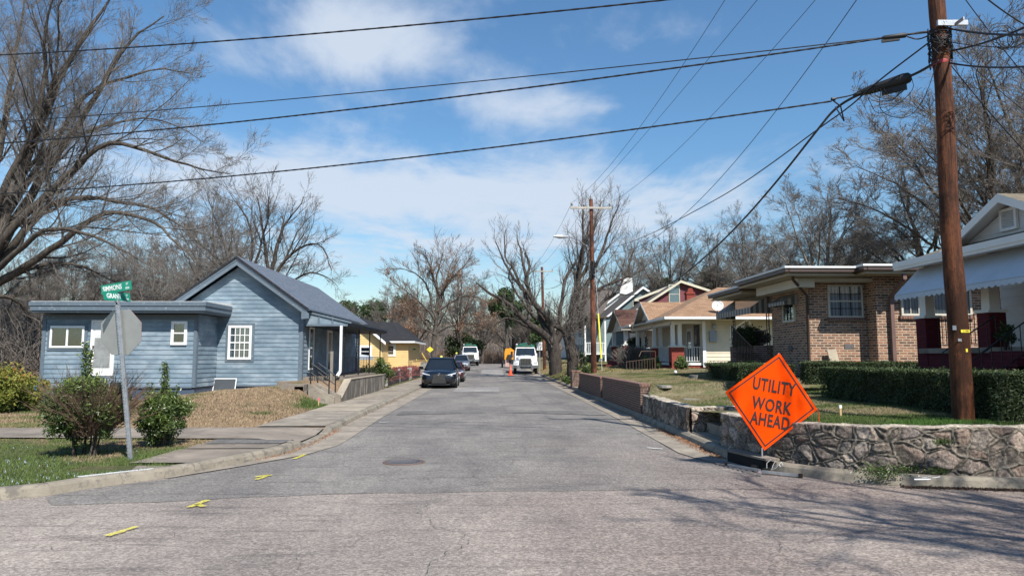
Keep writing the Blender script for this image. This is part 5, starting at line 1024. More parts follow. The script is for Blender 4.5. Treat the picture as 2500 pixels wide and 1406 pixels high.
lv = [dict(n=10, K=8, ratio=.38, ang=.7, t0=.25, noise_=.14, trop=.10, lmin=.8, lmax=3.2, rr=.3), dict(n=6, K=6, ratio=.5, ang=.75, t0=.1, noise_=.15, trop=.1, rr=.55), dict(n=5, K=4, ratio=.6, ang=.7, t0=.1, noise_=.16, trop=.08, rr=.7)]
mktree('lopped_tree', b_, [(pp(p, Yt, d), a if i == 0 else a*.9, c if i == 0 else c*.95) for i, (p, a, c, d) in enumerate(T1)], 'thick trunked lopped street tree with limbs spreading left above the parked truck', lv, 11, .010, barkd, twig, wig=.08)
b_ = P(1399, 925, Y=Yt2); b_.z = float(hr(b_.x, Yt2))-.2
lv[0] = dict(n=16, K=9, ratio=.42, ang=.6, t0=.25, noise_=.13, trop=.12, lmin=.8, lmax=3.2, rr=.33)
mktree('lopped_tree', b_, [(pp(p, Yt2, d), a if i == 0 else a*.8, c if i == 0 else c*.8) for i, (p, a, c, d) in enumerate(T2)], 'slimmer leaning street tree with upright shoots behind the wooden light pole', lv, 13, .009, barkd, twig, wig=.07)
# hanging twig curtain (dead vines) on the second tree
rs = np.random.RandomState(21); c = P(1412, 745, Y=46.5); o = c+Vector((0, 0, 0)); nV = 520; p0 = np.array(c)+rs.normal(0, 1, (nV, 3))*np.array([.55, .5, 1.25]); Pv = np.empty((nV, 6, 3)); Pv[:, 0] = p0; d = unit(rs.normal(0, .5, (nV, 3))+np.array([0, 0, -.9]))
for k in range(1, 6): d = unit(d+rs.normal(0, .25, (nV, 3))); Pv[:, k] = Pv[:, k-1]+d*.19
v_, f_ = tubes(Pv, np.full((nV, 6), .009), 3); npmesh('dead_vine', v_, f_, twig, smooth=True, label='thicket of dead grey vine hanging in the fork of the leaning street tree', cat='vine')
# ---------------------------------------------------------------- tree with clinging brown leaves
Yt = 74; b_ = P(1066, 895, Y=Yt); b_.z = float(rz(Yt))
rs = np.random.RandomState(5); T = [([(1058, 897), (1064, 830), (1068, 780), (1072, 700), (1078, 640), (1082, 615)], .42, .05, 0), ([(1068, 790), (1035, 745), (1000, 715), (960, 690)], .2, .03, -2), ([(1068, 780), (1040, 700), (1000, 660), (955, 655)], .2, .03, 2), ([(1070, 760), (1110, 735), (1160, 720), (1190, 740)], .18, .03, 0), ([(1070, 740), (1095, 680), (1130, 650), (1150, 625)], .2, .03, 1), ([(1072, 720), (1050, 660), (1040, 625), (1020, 615)], .2, .03, -1), ([(1068, 810), (1110, 790), (1160, 790), (1200, 800)], .15, .03, -3), ([(1066, 820), (1030, 800), (990, 800), (965, 820)], .15, .03, -2), ([(1070, 760), (1090, 700), (1105, 640), (1120, 612)], .18, .03, 2), ([(1066, 800), (1020, 760), (985, 750), (960, 770)], .15, .03, 3)]
lv = [dict(n=12, K=8, ratio=.42, ang=.75, t0=.25, noise_=.12, rr=.4), dict(n=9, K=6, ratio=.5, ang=.8, t0=.1, noise_=.14, rr=.55), dict(n=7, K=4, ratio=.58, ang=.75, t0=.1, noise_=.16, rr=.7)]
tr, tips = mktree('oak_tree', b_, [(pp(p, Yt, d), a*.72, c*.7) for p, a, c, d in T], 'spreading tree with clinging rusty brown leaves beyond the black car', lv, 15, .012, bark, twigr, wig=.07)
def leafcloud(pts, size, rs, squash=1.0, jit=.5, up=0.0):
    pts = np.asarray(pts, float); n = len(pts); nrm = unit(rs.normal(size=(n, 3))+np.array([0, 0, up])); a = unit(np.cross(nrm, rs.normal(size=(n, 3)))); b = np.cross(nrm, a)*squash; s = size*(1-jit+2*jit*rs.rand(n))[:, None]
    fold = nrm*s*.35
    V = np.stack([pts-a*s, pts-b*s*.45+fold*.5, pts+a*s, pts+b*s*.45+fold*.5], 1).reshape(-1, 3); return V, np.arange(n*4).reshape(n, 4)
def leafmesh(name, pts, size, m, rs, parent=None, shade=None, squash=1.0, **kw):
    V, Fc = leafcloud(pts, size, rs, squash); r = rs.rand(len(pts)) if shade is None else np.clip(shade+rs.normal(0, .12, len(pts)), 0, 1)
    return npmesh(name, V, Fc, m, parent, attrs={'rnd': ('FACE', r)}, **kw)
brownleaf = attrmat('dry_brown_leaf', [(0, (.17, .10, .065)), (.5, (.30, .175, .11)), (1, (.42, .26, .165))], .9, trans=.2)
tip = tips[(tips[:, 2] < P(1000, 655, Y=Yt).z)]; tip = tip[vnoise(tip[:, 0], tip[:, 2], .7, 2, 3) > .42]; tip = np.concatenate([tip, tip])[::2]
leafmesh('leaves', tip+rs.normal(0, .16, tip.shape), .085, brownleaf, rs, tr)
# ---------------------------------------------------------------- background bare trees: a few kinds, copied
FAR = []
for k in range(4):
    rs = np.random.RandomState(30+k); h = 15; lv = [dict(n=8, K=8, ratio=.36, ang=.65, t0=.3, noise_=.11, trop=.0, rr=.42), dict(n=9, K=6, ratio=.5, ang=.8, t0=.1, noise_=.13, trop=.01, rr=.5), dict(n=7, K=4, ratio=.58, ang=.75, t0=.1, noise_=.15, rr=.7), dict(n=4, K=3, ratio=.7, ang=.6, t0=.2, noise_=.15, rr=.8)]
    t, tips = mktree('bare_tree', (0, 0, 0), autolimbs((0, 0, 0), h, (5.2, 6.2, 4.4, 5.8)[k], (13, 15, 11, 14)[k], rs, .24, fork=(.24, .2, .30, .22)[k]), 'x', lv, 40+k, .009, (bark, barkd, bark, barkp)[k], (twig, twigd, twig, twigd)[k], wig=.06)
    FAR.append(t)
used = set()
def fartree(kind, px, py, Y, top, label, wide=1.0, rot=0, zb=None, group=None):
    p = P(px, py, Y=Y); zb = zb if zb is not None else float(rz(Y))-.2; zt = P(px, top, Y=Y).z; s_ = (zt-zb)/15.0
    o = FAR[kind] if kind not in used else copy_tree(FAR[kind]); used.add(kind); o.location = (p.x, Y, zb); o.scale = (s_*wide, s_*wide, s_); o.rotation_euler = (0, 0, rot)
    o['label'] = label
    if group: o['group'] = group
    return o
# right side skyline
fartree(1, 1640, 800, 95, 562, 'pale bare tree rising behind the white chimney house', 1.0, .4, 3)
fartree(0, 1828, 700, 80, 528, 'bare domed tree behind the maroon gable', 1.0, 1.4, 5)
fartree(3, 2000, 640, 58, 452, 'tall round bare tree behind the flat roof of the brick house', 1.35, 2.0, 3)
fartree(1, 2105, 640, 78, 520, 'smaller bare tree between the two tall ones behind the brick house', 1.2, 3.0, 4)
fartree(2, 2250, 600, 52, 400, 'bare tree just left of the big wooden pole', 1.5, .7, 3)
fartree(1, 2440, 500, 40, 150, 'tall bare tree right of the big wooden pole', 1.35, 4.0, 2.4)
fartree(0, 2560, 500, 46, 60, 'tall bare tree cut off by the right edge of the picture', 1.35, 5.0, 2.4)
fartree(2, 1745, 700, 92, 570, 'narrow bare tree between the maroon gable and the dark evergreens', 1.3, 5, 4)
fartree(0, 1540, 800, 105, 600, 'bare tree standing behind the long grey roof', 1.2, 2.2, 2)
fartree(3, 1900, 700, 70, 590, 'low bare tree over the porch end of the brick house', 1.5, .2, 4)
# left woods behind the blue house
lw = [(0, 60, 50, 600, 'bare tree in the left woods nearest the pale cottage'), (1, 170, 60, 620, 'bare tree behind the left end of the wing roof'), (2, 270, 66, 610, 'bare tree behind the green street name signs'), (3, 365, 64, 625, 'bare tree behind the middle of the wing roof'), (0, 450, 70, 590, 'bare tree behind the left slope of the blue gable'), (1, 515, 78, 500, 'tall bare tree left of the blue house peak'), (2, 110, 85, 590, 'distant bare tree above the wide wing window'), (0, 318, 90, 600, 'distant bare tree right of the street sign post')]
for i, (k_, px, Y, tp, lab) in enumerate(lw): fartree(k_, px, 900, Y, tp, lab, 1.15, i*1.3, -.3, 'bare trees in the woods behind the blue house')
# trees round the end of the street
mid = [(0, 960, 100, 712, 'bare tree right of the pine above the yellow house'), (1, 1010, 115, 700, 'distant bare tree left of the leafy oak'), (3, 842, 92, 745, 'small bare tree above the porch roof end'), (2, 1120, 110, 660, 'bare tree right of the leafy oak'), (0, 1175, 120, 700, 'low distant bare tree over the left truck'), (1, 1250, 125, 735, 'distant bare tree above the chain link fence'), (3, 1300, 118, 720, 'distant bare tree behind the far utility pole')]
for i, (k_, px, Y, tp, lab) in enumerate(mid): fartree(k_, px, 900, Y, tp, lab, 1.3, i*1.7+.5, None, 'bare trees round the end of the street')
# far woods: one mass of trunks and twigs closing the view
rs = np.random.RandomState(77); N_ = 620; tx = np.concatenate([rs.uniform(-75, 75, 500), rs.uniform(-60, -18, 70), rs.uniform(22, 70, 50)]); ty = np.concatenate([np.where(np.arange(500) < 360, rs.uniform(132, 215, 500), rs.uniform(220, 300, 500)), rs.uniform(70, 110, 70), rs.uniform(85, 120, 50)])
hh = np.where(np.arange(N_) < 500, rs.uniform(8, 12, N_), rs.uniform(5, 7.5, N_)); zb = rz(ty)-.5+np.where(tx > 20, 3, 0); B = np.stack([tx, ty, zb], 1); Pm = np.empty((N_, 6, 3))
B[:, 2] += sstep(190, 320, ty)*17; d = unit(np.stack([rs.normal(0, .08, N_), rs.normal(0, .08, N_), np.ones(N_)], 1))
Pm[:, 0] = B
for k in range(1, 6): d = unit(d+rs.normal(0, .06, (N_, 3))); Pm[:, k] = Pm[:, k-1]+d*(hh/5)[:, None]
Rm = np.linspace(.17, .05, 6)[None, :]*np.ones((N_, 1)); a_ = sprout(Pm, Rm, 12, 6, .42, .85, rs, t0=.12, rmin=.03, trop=.1); c_ = sprout(a_[0], a_[1], 7, 4, .5, .8, rs, t0=.1, rmin=.025); 
v_, f_ = join([tubes(Pm, Rm, 4), tubes(a_[0], a_[1], 3), tubes(c_[0], c_[1], 3)]); npmesh('far_woods', v_, f_, twigd, smooth=True, kind='stuff', label='mass of bare brown woods closing the end of the street', cat='woods')
# brush under the woods
nB = 26000; bx = rs.uniform(-60, 60, nB); by = np.where(np.abs(bx+2) < 14, rs.uniform(128, 150, nB), rs.uniform(70, 150, nB)); keep = ~((bx > -12) & (bx < 26) & (by < 126)) & ~((bx > 10) & (by < 100)); bx, by = bx[keep], by[keep]; nB = len(bx); Pb = np.empty((nB, 4, 3)); Pb[:, 0] = np.stack([bx, by, rz(by)-.2], 1); d = unit(np.stack([rs.normal(0, .35, nB), rs.normal(0, .35, nB), np.ones(nB)], 1)); hb = rs.uniform(1.2, 4.2, nB)*(.6+.8*vnoise(bx, by, .12, 2, 6))
for k in range(1, 4): d = unit(d+rs.normal(0, .25, (nB, 3))); Pb[:, k] = Pb[:, k-1]+d*(hb/3)[:, None]
v_, f_ = tubes(Pb, np.full((nB, 4), .025), 3); npmesh('undergrowth', v_, f_, twigr, smooth=True, kind='stuff', label='reddish brown brush beneath the bare woods', cat='undergrowth')
# thicket left behind the wing
nB = 9000; bx = rs.uniform(-34, -14, nB); by = rs.uniform(33, 48, nB); Pb = np.empty((nB, 6, 3)); Pb[:, 0] = np.stack([bx, by, np.full(nB, -.3)+rs.rand(nB)*1.2], 1); d = unit(np.stack([rs.normal(0, .5, nB), rs.normal(0, .5, nB), np.ones(nB)*.8], 1)); hb = rs.uniform(1.0, 4.5, nB)
for k in range(1, 6): d = unit(d+rs.normal(0, .3, (nB, 3))); Pb[:, k] = Pb[:, k-1]+d*(hb/5)[:, None]
v_, f_ = tubes(Pb, np.full((nB, 6), .014), 3); npmesh('thicket', v_, f_, twigd, smooth=True, kind='stuff', label='tangle of bare brown brush left of the blue house', cat='undergrowth')
# ---------------------------------------------------------------- evergreens
pine = attrmat('pine_needles', [(0, (.018, .035, .014)), (.5, (.045, .075, .028)), (1, (.085, .12, .045))], .8, trans=.15)
ever = attrmat('dark_evergreen_leaf', [(0, (.012, .022, .009)), (.5, (.03, .05, .018)), (1, (.06, .085, .03))], .7, trans=.1)
def clumps(rs, c, rad, n, clus, spread):
    ce = unit(rs.normal(size=(clus, 3)))*(rs.rand(clus, 1)**.45)*np.array(rad)+np.array(c); i = rs.randint(0, clus, n); w_ = .5+rs.rand(clus)*.9
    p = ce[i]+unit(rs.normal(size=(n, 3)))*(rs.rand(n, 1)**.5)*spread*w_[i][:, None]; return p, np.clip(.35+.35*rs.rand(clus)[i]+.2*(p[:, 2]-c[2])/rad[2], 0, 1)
def evergreen(name, px, top, bot, Y, wpx, label, seed, mat_=pine, n=9000, clus=60, spread=.9, size=.13, zb=None, group=None):
    rs = np.random.RandomState(seed); c0 = P(px, (top+bot)/2, Y=Y); rad = (wpx/2*Y/F, wpx/2*Y/F, (bot-top)/2*Y/F); zb = float(rz(Y)) if zb is None else zb; t = thing(name, (c0.x, Y, zb), label, 'tree', group)
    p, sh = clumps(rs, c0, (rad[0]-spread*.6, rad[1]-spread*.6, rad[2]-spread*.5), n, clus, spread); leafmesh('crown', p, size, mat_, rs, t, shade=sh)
    MB().tube([(c0.x, Y, zb-.2), (c0.x+.1, Y, (zb+c0.z)/2), (c0.x, Y, c0.z+rad[2]*.7)], [.3, .22, .06], 8).build('trunk', bark, t); return t
evergreen('pine_tree', 912, 735, 800, 112, 75, 'green pine above the charcoal roof of the yellow house', 1, size=.2)
evergreen('pine_tree', 850, 735, 790, 100, 60, 'dull green pine just right of the porch roof', 2, size=.18, n=5000)
evergreen('pine_tree', 985, 715, 790, 118, 80, 'green pine partly hidden by the leafy oak', 6, size=.2, n=6000)
evergreen('evergreen_tree', 1740, 655, 735, 98, 100, 'round dark evergreen behind the maroon roof peak', 3, ever, size=.2, zb=4)
evergreen('evergreen_tree', 1620, 680, 730, 100, 90, 'low dark evergreen right of the white chimney', 4, ever, size=.2, n=6000, zb=4)
evergreen('evergreen_tree', 1235, 700, 800, 105, 110, 'tall olive green tree behind the lopped street trees', 5, pine, n=7000, size=.22, clus=40)
evergreen('evergreen_tree', 1320, 750, 880, 112, 70, 'olive evergreen behind the parked utility truck', 15, pine, n=4000, size=.22, clus=40)
evergreen('evergreen_tree', 1135, 800, 890, 112, 110, 'dark green shrubby tree behind the left truck', 16, ever, n=5000, size=.2, clus=60)
evergreen('evergreen_tree', 10, 860, 925, 40, 90, 'dark evergreen shrub behind the golden shrub', 17, ever, n=7000, size=.1, clus=60, spread=.5, zb=-.3)
# ---------------------------------------------------------------- hedges
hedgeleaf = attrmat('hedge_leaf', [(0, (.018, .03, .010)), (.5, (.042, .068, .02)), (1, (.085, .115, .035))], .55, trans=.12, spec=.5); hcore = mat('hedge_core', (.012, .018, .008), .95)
def hedge(label, x0, x1, y0, y1, z0, z1, n, seed, undercut=.0, size=.021, group='clipped dark green hedges'):
    rs = np.random.RandomState(seed); t = thing('hedge', ((x0+x1)/2, (y0+y1)/2, z0), label, 'hedge', group); w_, d_, h_ = x1-x0, y1-y0, z1-z0
    ar = np.array([w_*h_, w_*h_, d_*h_, d_*h_, w_*d_*1.4]); f = rs.choice(5, n, p=ar/ar.sum()); u = rs.rand(n); v = rs.rand(n)**.85; x = np.where(f < 2, x0+u*w_, np.where(f == 2, x0, np.where(f == 3, x1, x0+u*w_))); y = np.where(f == 0, y0, np.where(f == 1, y1, np.where(f < 4, y0+u*d_, y0+v*d_))); z = np.where(f < 4, z0+v*h_, z1)
    lump = (vnoise(x*1.0+y*.7, z*1.3+y, 1.6, 5, seed)-.5)*.24; dep = rs.rand(n)**2*.09
    nx = np.where(f == 2, -1, np.where(f == 3, 1, 0.)); ny = np.where(f == 0, -1, np.where(f == 1, 1, 0.)); nz_ = (f == 4)*1.
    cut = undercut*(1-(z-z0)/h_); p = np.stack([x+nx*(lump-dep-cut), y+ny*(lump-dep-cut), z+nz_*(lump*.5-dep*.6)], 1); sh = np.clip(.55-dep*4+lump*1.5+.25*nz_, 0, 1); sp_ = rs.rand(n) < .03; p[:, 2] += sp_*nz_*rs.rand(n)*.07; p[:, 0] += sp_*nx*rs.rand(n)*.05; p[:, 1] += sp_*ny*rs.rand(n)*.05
    # round the edges a little
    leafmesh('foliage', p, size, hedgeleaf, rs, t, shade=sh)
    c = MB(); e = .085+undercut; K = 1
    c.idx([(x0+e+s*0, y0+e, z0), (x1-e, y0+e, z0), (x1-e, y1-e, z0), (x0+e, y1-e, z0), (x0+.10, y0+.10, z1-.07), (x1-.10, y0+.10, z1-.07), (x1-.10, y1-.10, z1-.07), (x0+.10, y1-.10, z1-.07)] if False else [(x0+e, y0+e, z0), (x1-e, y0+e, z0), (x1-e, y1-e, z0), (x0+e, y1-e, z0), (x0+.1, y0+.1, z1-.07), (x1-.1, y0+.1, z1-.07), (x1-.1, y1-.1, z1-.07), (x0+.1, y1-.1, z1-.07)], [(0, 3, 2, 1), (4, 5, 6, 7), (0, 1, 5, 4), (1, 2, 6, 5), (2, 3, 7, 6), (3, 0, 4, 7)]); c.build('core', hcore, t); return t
hedge('long dark hedge left of the big pole, its shaded side to the street', 7.75, 8.8, 11.45, 16.5, .78, 1.50, 52000, 1, .06)
hedge('sunlit end of hedge right of the big pole', 7.5, 12.5, 10.35, 11.3, .72, 1.50, 60000, 2, .03)
hedge('squat undercut hedge in front of the brick porch steps', 6.85, 8.5, 19.4, 22.6, .95, 1.54, 30000, 3, .22)
hedge('thin hedge along the foot of the brick house wall', 8.4, 12.2, 18.6, 19.1, 1.0, 1.60, 26000, 4, .05)
# ---------------------------------------------------------------- shrubs on the corner lawn
shrubleaf = attrmat('glossy_shrub_leaf', [(0, (.018, .032, .010)), (.4, (.045, .075, .02)), (.8, (.10, .15, .03)), (1, (.18, .22, .05))], .4, trans=.15, spec=.6)
nandina = attrmat('nandina_leaf', [(0, (.05, .07, .015)), (.5, (.16, .19, .035)), (.85, (.30, .26, .05)), (1, (.38, .12, .05))], .6, trans=.2)
def shrub(name, base_, rad, h, n, clus, label, seed, m_=shrubleaf, size=.03, low=.15, sprig=None, spread=.16, stems=10):
    rs = np.random.RandomState(seed); b0 = Vector(base_); t = thing(name, b0, label, 'shrub'); c = np.array([b0.x, b0.y, b0.z+low+(h-low)/2]); p, sh = clumps(rs, c, (rad, rad, (h-low)/2), n, clus, spread)
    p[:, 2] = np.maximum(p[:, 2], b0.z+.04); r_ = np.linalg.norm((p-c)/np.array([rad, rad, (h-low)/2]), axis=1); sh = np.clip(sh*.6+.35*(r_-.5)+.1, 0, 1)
    mb = MB(); 
    for k in range(stems):
        a = rs.rand()*6.28; q = b0+Vector((math.cos(a)*rad*.25, math.sin(a)*rad*.25, -.05)); e = b0+Vector((math.cos(a)*rad*.7*rs.rand(), math.sin(a)*rad*.7*rs.rand(), h*.8)); mb.tube([q, q.lerp(e, .4)+Vector((rs.normal(0, .03), rs.normal(0, .03), 0)), e], [.02, .014, .006], 5)
    if sprig:
        for (dx, dy, hh_, k2) in sprig:
            q = b0+Vector((dx, dy, h*.6)); e = b0+Vector((dx*1.3, dy*1.2, hh_)); mb.tube([q, q.lerp(e, .5)+Vector((.02, 0, 0)), e], [.012, .009, .004], 4); u = rs.rand(k2); pp_ = np.array([q.lerp(e, float(a)) for a in u])+rs.normal(0, .028, (k2, 3)); p = np.concatenate([p, pp_]); sh = np.concatenate([sh, .45+.4*rs.rand(k2)])
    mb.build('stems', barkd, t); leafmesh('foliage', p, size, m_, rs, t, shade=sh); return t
g0 = P(205, 1113, Z=.12); g0.z = float(hl(g0.x, g0.y)); b1 = shrub('shrub', g0, .62, 1.25, 20000, 90, 'large broadleaf shrub with bare red brown shoots, left of the sign post', 1, low=.28, sprig=[(-.12, .1, 1.85, 500), (-.02, .05, 1.75, 420)], size=.028, spread=.17)
rs = np.random.RandomState(9); nS = 900; a = rs.rand(nS)*6.28; r_ = rs.rand(nS)**.5*.25; Ps = np.empty((nS, 6, 3)); Ps[:, 0] = np.stack([g0.x+.12+np.cos(a)*r_, g0.y+np.sin(a)*r_, g0.z+.3+rs.rand(nS)*.3], 1); d = unit(np.stack([np.cos(a)*.75+rs.normal(0, .3, nS)+.1, np.sin(a)*.7+rs.normal(0, .3, nS), np.ones(nS)], 1)); ls = rs.uniform(.25, .95, nS)**1.0*1.25*(1-.35*(rs.rand(nS)))
for k in range(1, 6): d = unit(d+rs.normal(0, .09, (nS, 3))); Ps[:, k] = Ps[:, k-1]+d*(ls/5)[:, None]
Q, Rq = sprout(Ps, np.full((nS, 6), .005), 2, 4, .35, .5, rs, t0=.4, rmin=.003); v_, f_ = join([tubes(Ps, np.linspace(.0055, .0028, 6)[None, :]*np.ones((nS, 1)), 3), tubes(Q, Rq, 3)]); npmesh('bare_shoots', v_, f_, twigr, b1, smooth=True)
g1 = P(392, 1088, Z=.12); g1.z = float(hl(g1.x, g1.y)); shrub('shrub', g1, .46, .98, 15000, 60, 'smaller dense green shrub with one upright sprig, right of the sign post', 2, low=.08, sprig=[(0, 0, 1.52, 420), (.03, .03, 1.42, 260), (-.22, .1, 1.12, 90), (.2, 0, 1.1, 90)], size=.026, spread=.14)
g = P(12, 1000, Y=21); shrub('golden_shrub', (g.x, 21, .0), 1.0, 1.35, 12000, 60, 'golden green shrub with red tips at the left edge', 3, nandina, .045, low=.1, spread=.28)
g = P(922, 935, Y=36.3); shrub('evergreen_shrub', (g.x, 36.3, .2), .65, 1.35, 8000, 40, 'rounded evergreen shrub past the end of the retaining wall', 4, shrubleaf, .05, low=.05, spread=.25)
for px, py, Y, r_, h, lab, s_ in ((1664, 893, 34.5, .28, .55, 'little rounded brown green shrub at the red porch pier', 5), (1590, 888, 37, .6, .7, 'low dark green shrub beside the cream porch', 6), (1437, 905, 43.5, .75, .6, 'leafy green shrub at the foot of the light pole', 7), (1420, 880, 52, .8, 1.1, 'yellow green shrub by the raised deck steps', 8), (1840, 880, 22.2, .3, .5, 'spiky green plant between hedge and brick steps', 9), (1790, 880, 24, .35, .45, 'small shrub left of the brick porch', 10), (1392, 925, 41, .5, .5, 'clump of green leaves on the grass bank by the brick pier', 12)):
    p = P(px, py, Y=Y); shrub('shrub', (p.x, Y, float(hr(p.x, Y))), r_, h, 3500, 25, lab, s_, shrubleaf, .045 if Y > 30 else .03, low=.02, spread=.16)
p = P(1556, 850, Y=47); shrub('dark_shrub', (p.x, 47, 1.2), .75, 1.75, 6000, 40, 'tall dark clipped shrub on the brown roofed house porch', 11, ever, .05, low=.6, spread=.25)
p = P(1800, 830, Y=24.6); shrub('potted_plant', (9.25, 24.4, 2.0), .45, .75, 4000, 30, 'dark potted plants crowding the brick porch', 14, ever, .04, low=.0, spread=.2); shrub('potted_plant', (9.25, 25.5, 2.0), .4, .9, 3000, 30, 'taller dark plant at the far end of the brick porch', 15, ever, .04, low=.0, spread=.2); shrub('potted_plant', (9.78, 13.05, 1.93), .16, .5, 900, 12, 'dark trailing plant on the maroon porch edge', 16, ever, .03, low=.0, spread=.1, stems=3)
# bare twiggy bush at the red pier
rs = np.random.RandomState(33); p = P(1545, 895, Y=42); nS = 260; zb_ = float(hr(p.x, 42)); Ps = np.empty((nS, 5, 3)); Ps[:, 0] = np.stack([p.x+rs.normal(0, .35, nS), 42+rs.normal(0, .3, nS), np.full(nS, zb_)], 1); d = unit(np.stack([rs.normal(0, .4, nS), rs.normal(0, .4, nS), np.ones(nS)], 1))
for k in range(1, 5): d = unit(d+rs.normal(0, .2, (nS, 3))); Ps[:, k] = Ps[:, k-1]+d*.33
Q, Rq = sprout(Ps, np.full((nS, 5), .012), 4, 4, .4, .7, rs, t0=.3, rmin=.009); v_, f_ = join([tubes(Ps, np.full((nS, 5), .012), 3), tubes(Q, Rq, 3)]); npmesh('bare_bush', v_, f_, twig, smooth=True, label='bare twiggy bush on the lawn in front of the red pier', cat='bush')
# ---------------------------------------------------------------- grass blades
grassm, gn, gl_, gb = base('grass_blade'); a = gn.new('ShaderNodeAttribute'); a.attribute_name = 'col'; gl_.new(a.outputs['Color'], gb.inputs['Base Color']); gb.inputs['Roughness'].default_value = .8; gb.inputs['Specular IOR Level'].default_value = .2
def grass(name, x, y, z, h, colr, seed, wd=.006, lean=.5, **kw):
    rs = np.random.RandomState(seed); n = len(x); a = rs.rand(n)*6.28; dx, dy = np.cos(a)*wd, np.sin(a)*wd; le = rs.normal(0, lean, (n, 2))*h[:, None]
    V = np.stack([np.stack([x-dx, y-dy, z-.01], 1), np.stack([x+dx, y+dy, z-.01], 1), np.stack([x+le[:, 0], y+le[:, 1], z+h], 1)], 1).reshape(-1, 3); return npmesh(name, V, np.arange(3*n).reshape(n, 3), grassm, origin=(0, 0, 0), col=np.repeat(colr, 3, 0), kind='stuff', **kw)
def lerp3(a, b, t): return np.array(a)[None, :]*(1-t[:, None])+np.array(b)[None, :]*t[:, None]
rs = np.random.RandomState(50); n = 420000; y = 8.7+rs.rand(n)**1.2*18.6; x = xl(y)-.24-rs.rand(n)**1.15*15
ok = ~((y > 14.0-.04*(x+4)) & (y < 16.45+.02*(x+4))) & ~((x > -5.6) & (y > 16.4)) & ~((x > -5.35) & (y > 10.75-(x+4.6)*.55) & (y < 14)) & ~((x > -6.1) & (x < -5.1) & (y > 10.3) & (y < 10.85)) & ~((x > -7.3) & (y > 24.1)) & ~((y > 26.1)) ; x, y = x[ok], y[ok]; n = len(x)
dryv = vnoise(x, y, .9, 4, 3)+dry_l(x, y)*1.6-.01; dr_ = sstep(.36, .56, dryv+rs.normal(0, .05, n)); c = lerp3((.095, .135, .04), (.32, .235, .15), dr_)*(.5+.95*rs.rand(n))[:, None]
wh = (rs.rand(n) < .045*sstep(.46, .66, vnoise(x, y, .8, 3, 12)))*(y < 13.4)*(dr_ < .6); hgt = rs.uniform(.02, .05, n)*(1-.25*dr_)*(1+.9*(vnoise(x, y, 2, 2, 1)-.4))*(1+.9*sstep(16, 19, y)); c[wh > 0] = np.array((.42, .48, .62)); hgt = np.where(wh > 0, .04, hgt)
bare = (vnoise(x, y, 1.4, 3, 8) > .63) & (rs.rand(n) < .6); s_ = ~bare
w_ = np.where(wh > 0, .009, .006)*(1+.8*sstep(16, 20, y))
grass('grass', x[s_], y[s_], np.maximum(hl(x[s_], y[s_]), .09), hgt[s_], c[s_], 1, wd=w_[s_], label='green and straw coloured grass with tiny pale blue flowers on the corner lawn', cat='grass')
n = 300000; y = 9.6+rs.rand(n)**1.3*27; x = np.where(y < 12.9, xwr(y), 4.5)+.02+rs.rand(n)*(.2+6.5); ok = ~((y > 12.95) & (y < 15.02) & (x < 5.4)) & (x < 9.0) & (y < 35); x, y = x[ok], y[ok]; n = len(x)
dr_ = sstep(.36, .62, vnoise(x, y, 1.1, 4, 21)+dry_r(x, y)+rs.normal(0, .06, n)); c = lerp3((.085, .125, .035), (.27, .225, .13), dr_)*(.6+.75*rs.rand(n))[:, None]; lush = sstep(.5, .9, np.exp(-((x-6.8)**2/2.2+(y-10.5)**2/.5))); c = c*(1-lush[:, None])+lerp3((.05, .11, .02), (.10, .19, .04), rs.rand(n))*lush[:, None]
grass('grass', x, y, hr(x, y), rs.uniform(.02, .05, n)*(1+.9*lush), c, 2, wd=.006, label='mottled green and tan grass on the raised lawn behind the stone wall', cat='grass')
n = 90000; y = 35.2+rs.rand(n)*40; x = xr(y)+.22+rs.rand(n)**1.3*6; dr_ = sstep(.36, .6, vnoise(x, y, .8, 4, 22)+.08+rs.normal(0, .08, n)); c = lerp3((.10, .14, .035), (.33, .26, .14), dr_)*(.6+.7*rs.rand(n))[:, None]; ok = ~((y < 37.3) & (x < 5.5)); grass('grass', x[ok], y[ok], hr(x, y)[ok], rs.uniform(.04, .12, n)[ok], c[ok], 3, wd=.016, label='dry tan grass on the bank under the street trees', cat='grass')
n = 30000; y = 35.5+rs.rand(n)*40; x = -5.52-rs.rand(n)**2*2.5; dr_ = rs.rand(n); c = lerp3((.08, .13, .03), (.25, .2, .11), dr_); grass('grass', x, y, hl(x, y), rs.uniform(.04, .12, n), c, 4, wd=.016, label='rough grass edging the sidewalk by the picket fence', cat='grass')
# weeds at wall foot, leaf litter heaps
for px, py, r_, nn2, lab, sd_ in ((2150, 1160, .16, 900, 'green weeds growing from the kerb below the stone wall', 1), (2225, 1150, .10, 400, 'low weed tuft at the foot of the stone wall', 2), (2290, 1155, .08, 300, 'another small weed at the wall foot towards the right edge', 3), (1920, 1122, .06, 250, 'small weed on the kerb beside the sign stand', 4), (2303, 1082, .07, 300, 'weed sprouting from a joint high in the stone wall', 5)):
    p = P(px, py, Z=.14) if sd_ != 5 else P(px, py, Y=9.52); rs = np.random.RandomState(sd_); q = np.array(p)+rs.normal(0, 1, (nn2, 3))*np.array([r_, r_*.4, r_*.35])+np.array([0, .02, r_*.3]); leafmesh('weed', q, .016, shrubleaf, rs, shade=np.full(nn2, .6), label=lab, cat='weed')
deadleaf = attrmat('fallen_leaf', [(0, (.16, .07, .035)), (.5, (.30, .15, .08)), (1, (.42, .26, .16))], .9)
def litter(lab, xs_, ys_, n, zf, seed, size=.025, hh_=.02, cat='leaf litter'):
    rs = np.random.RandomState(seed); q = np.stack([rs.uniform(*xs_, n), rs.uniform(*ys_, n)], 1); return q, rs
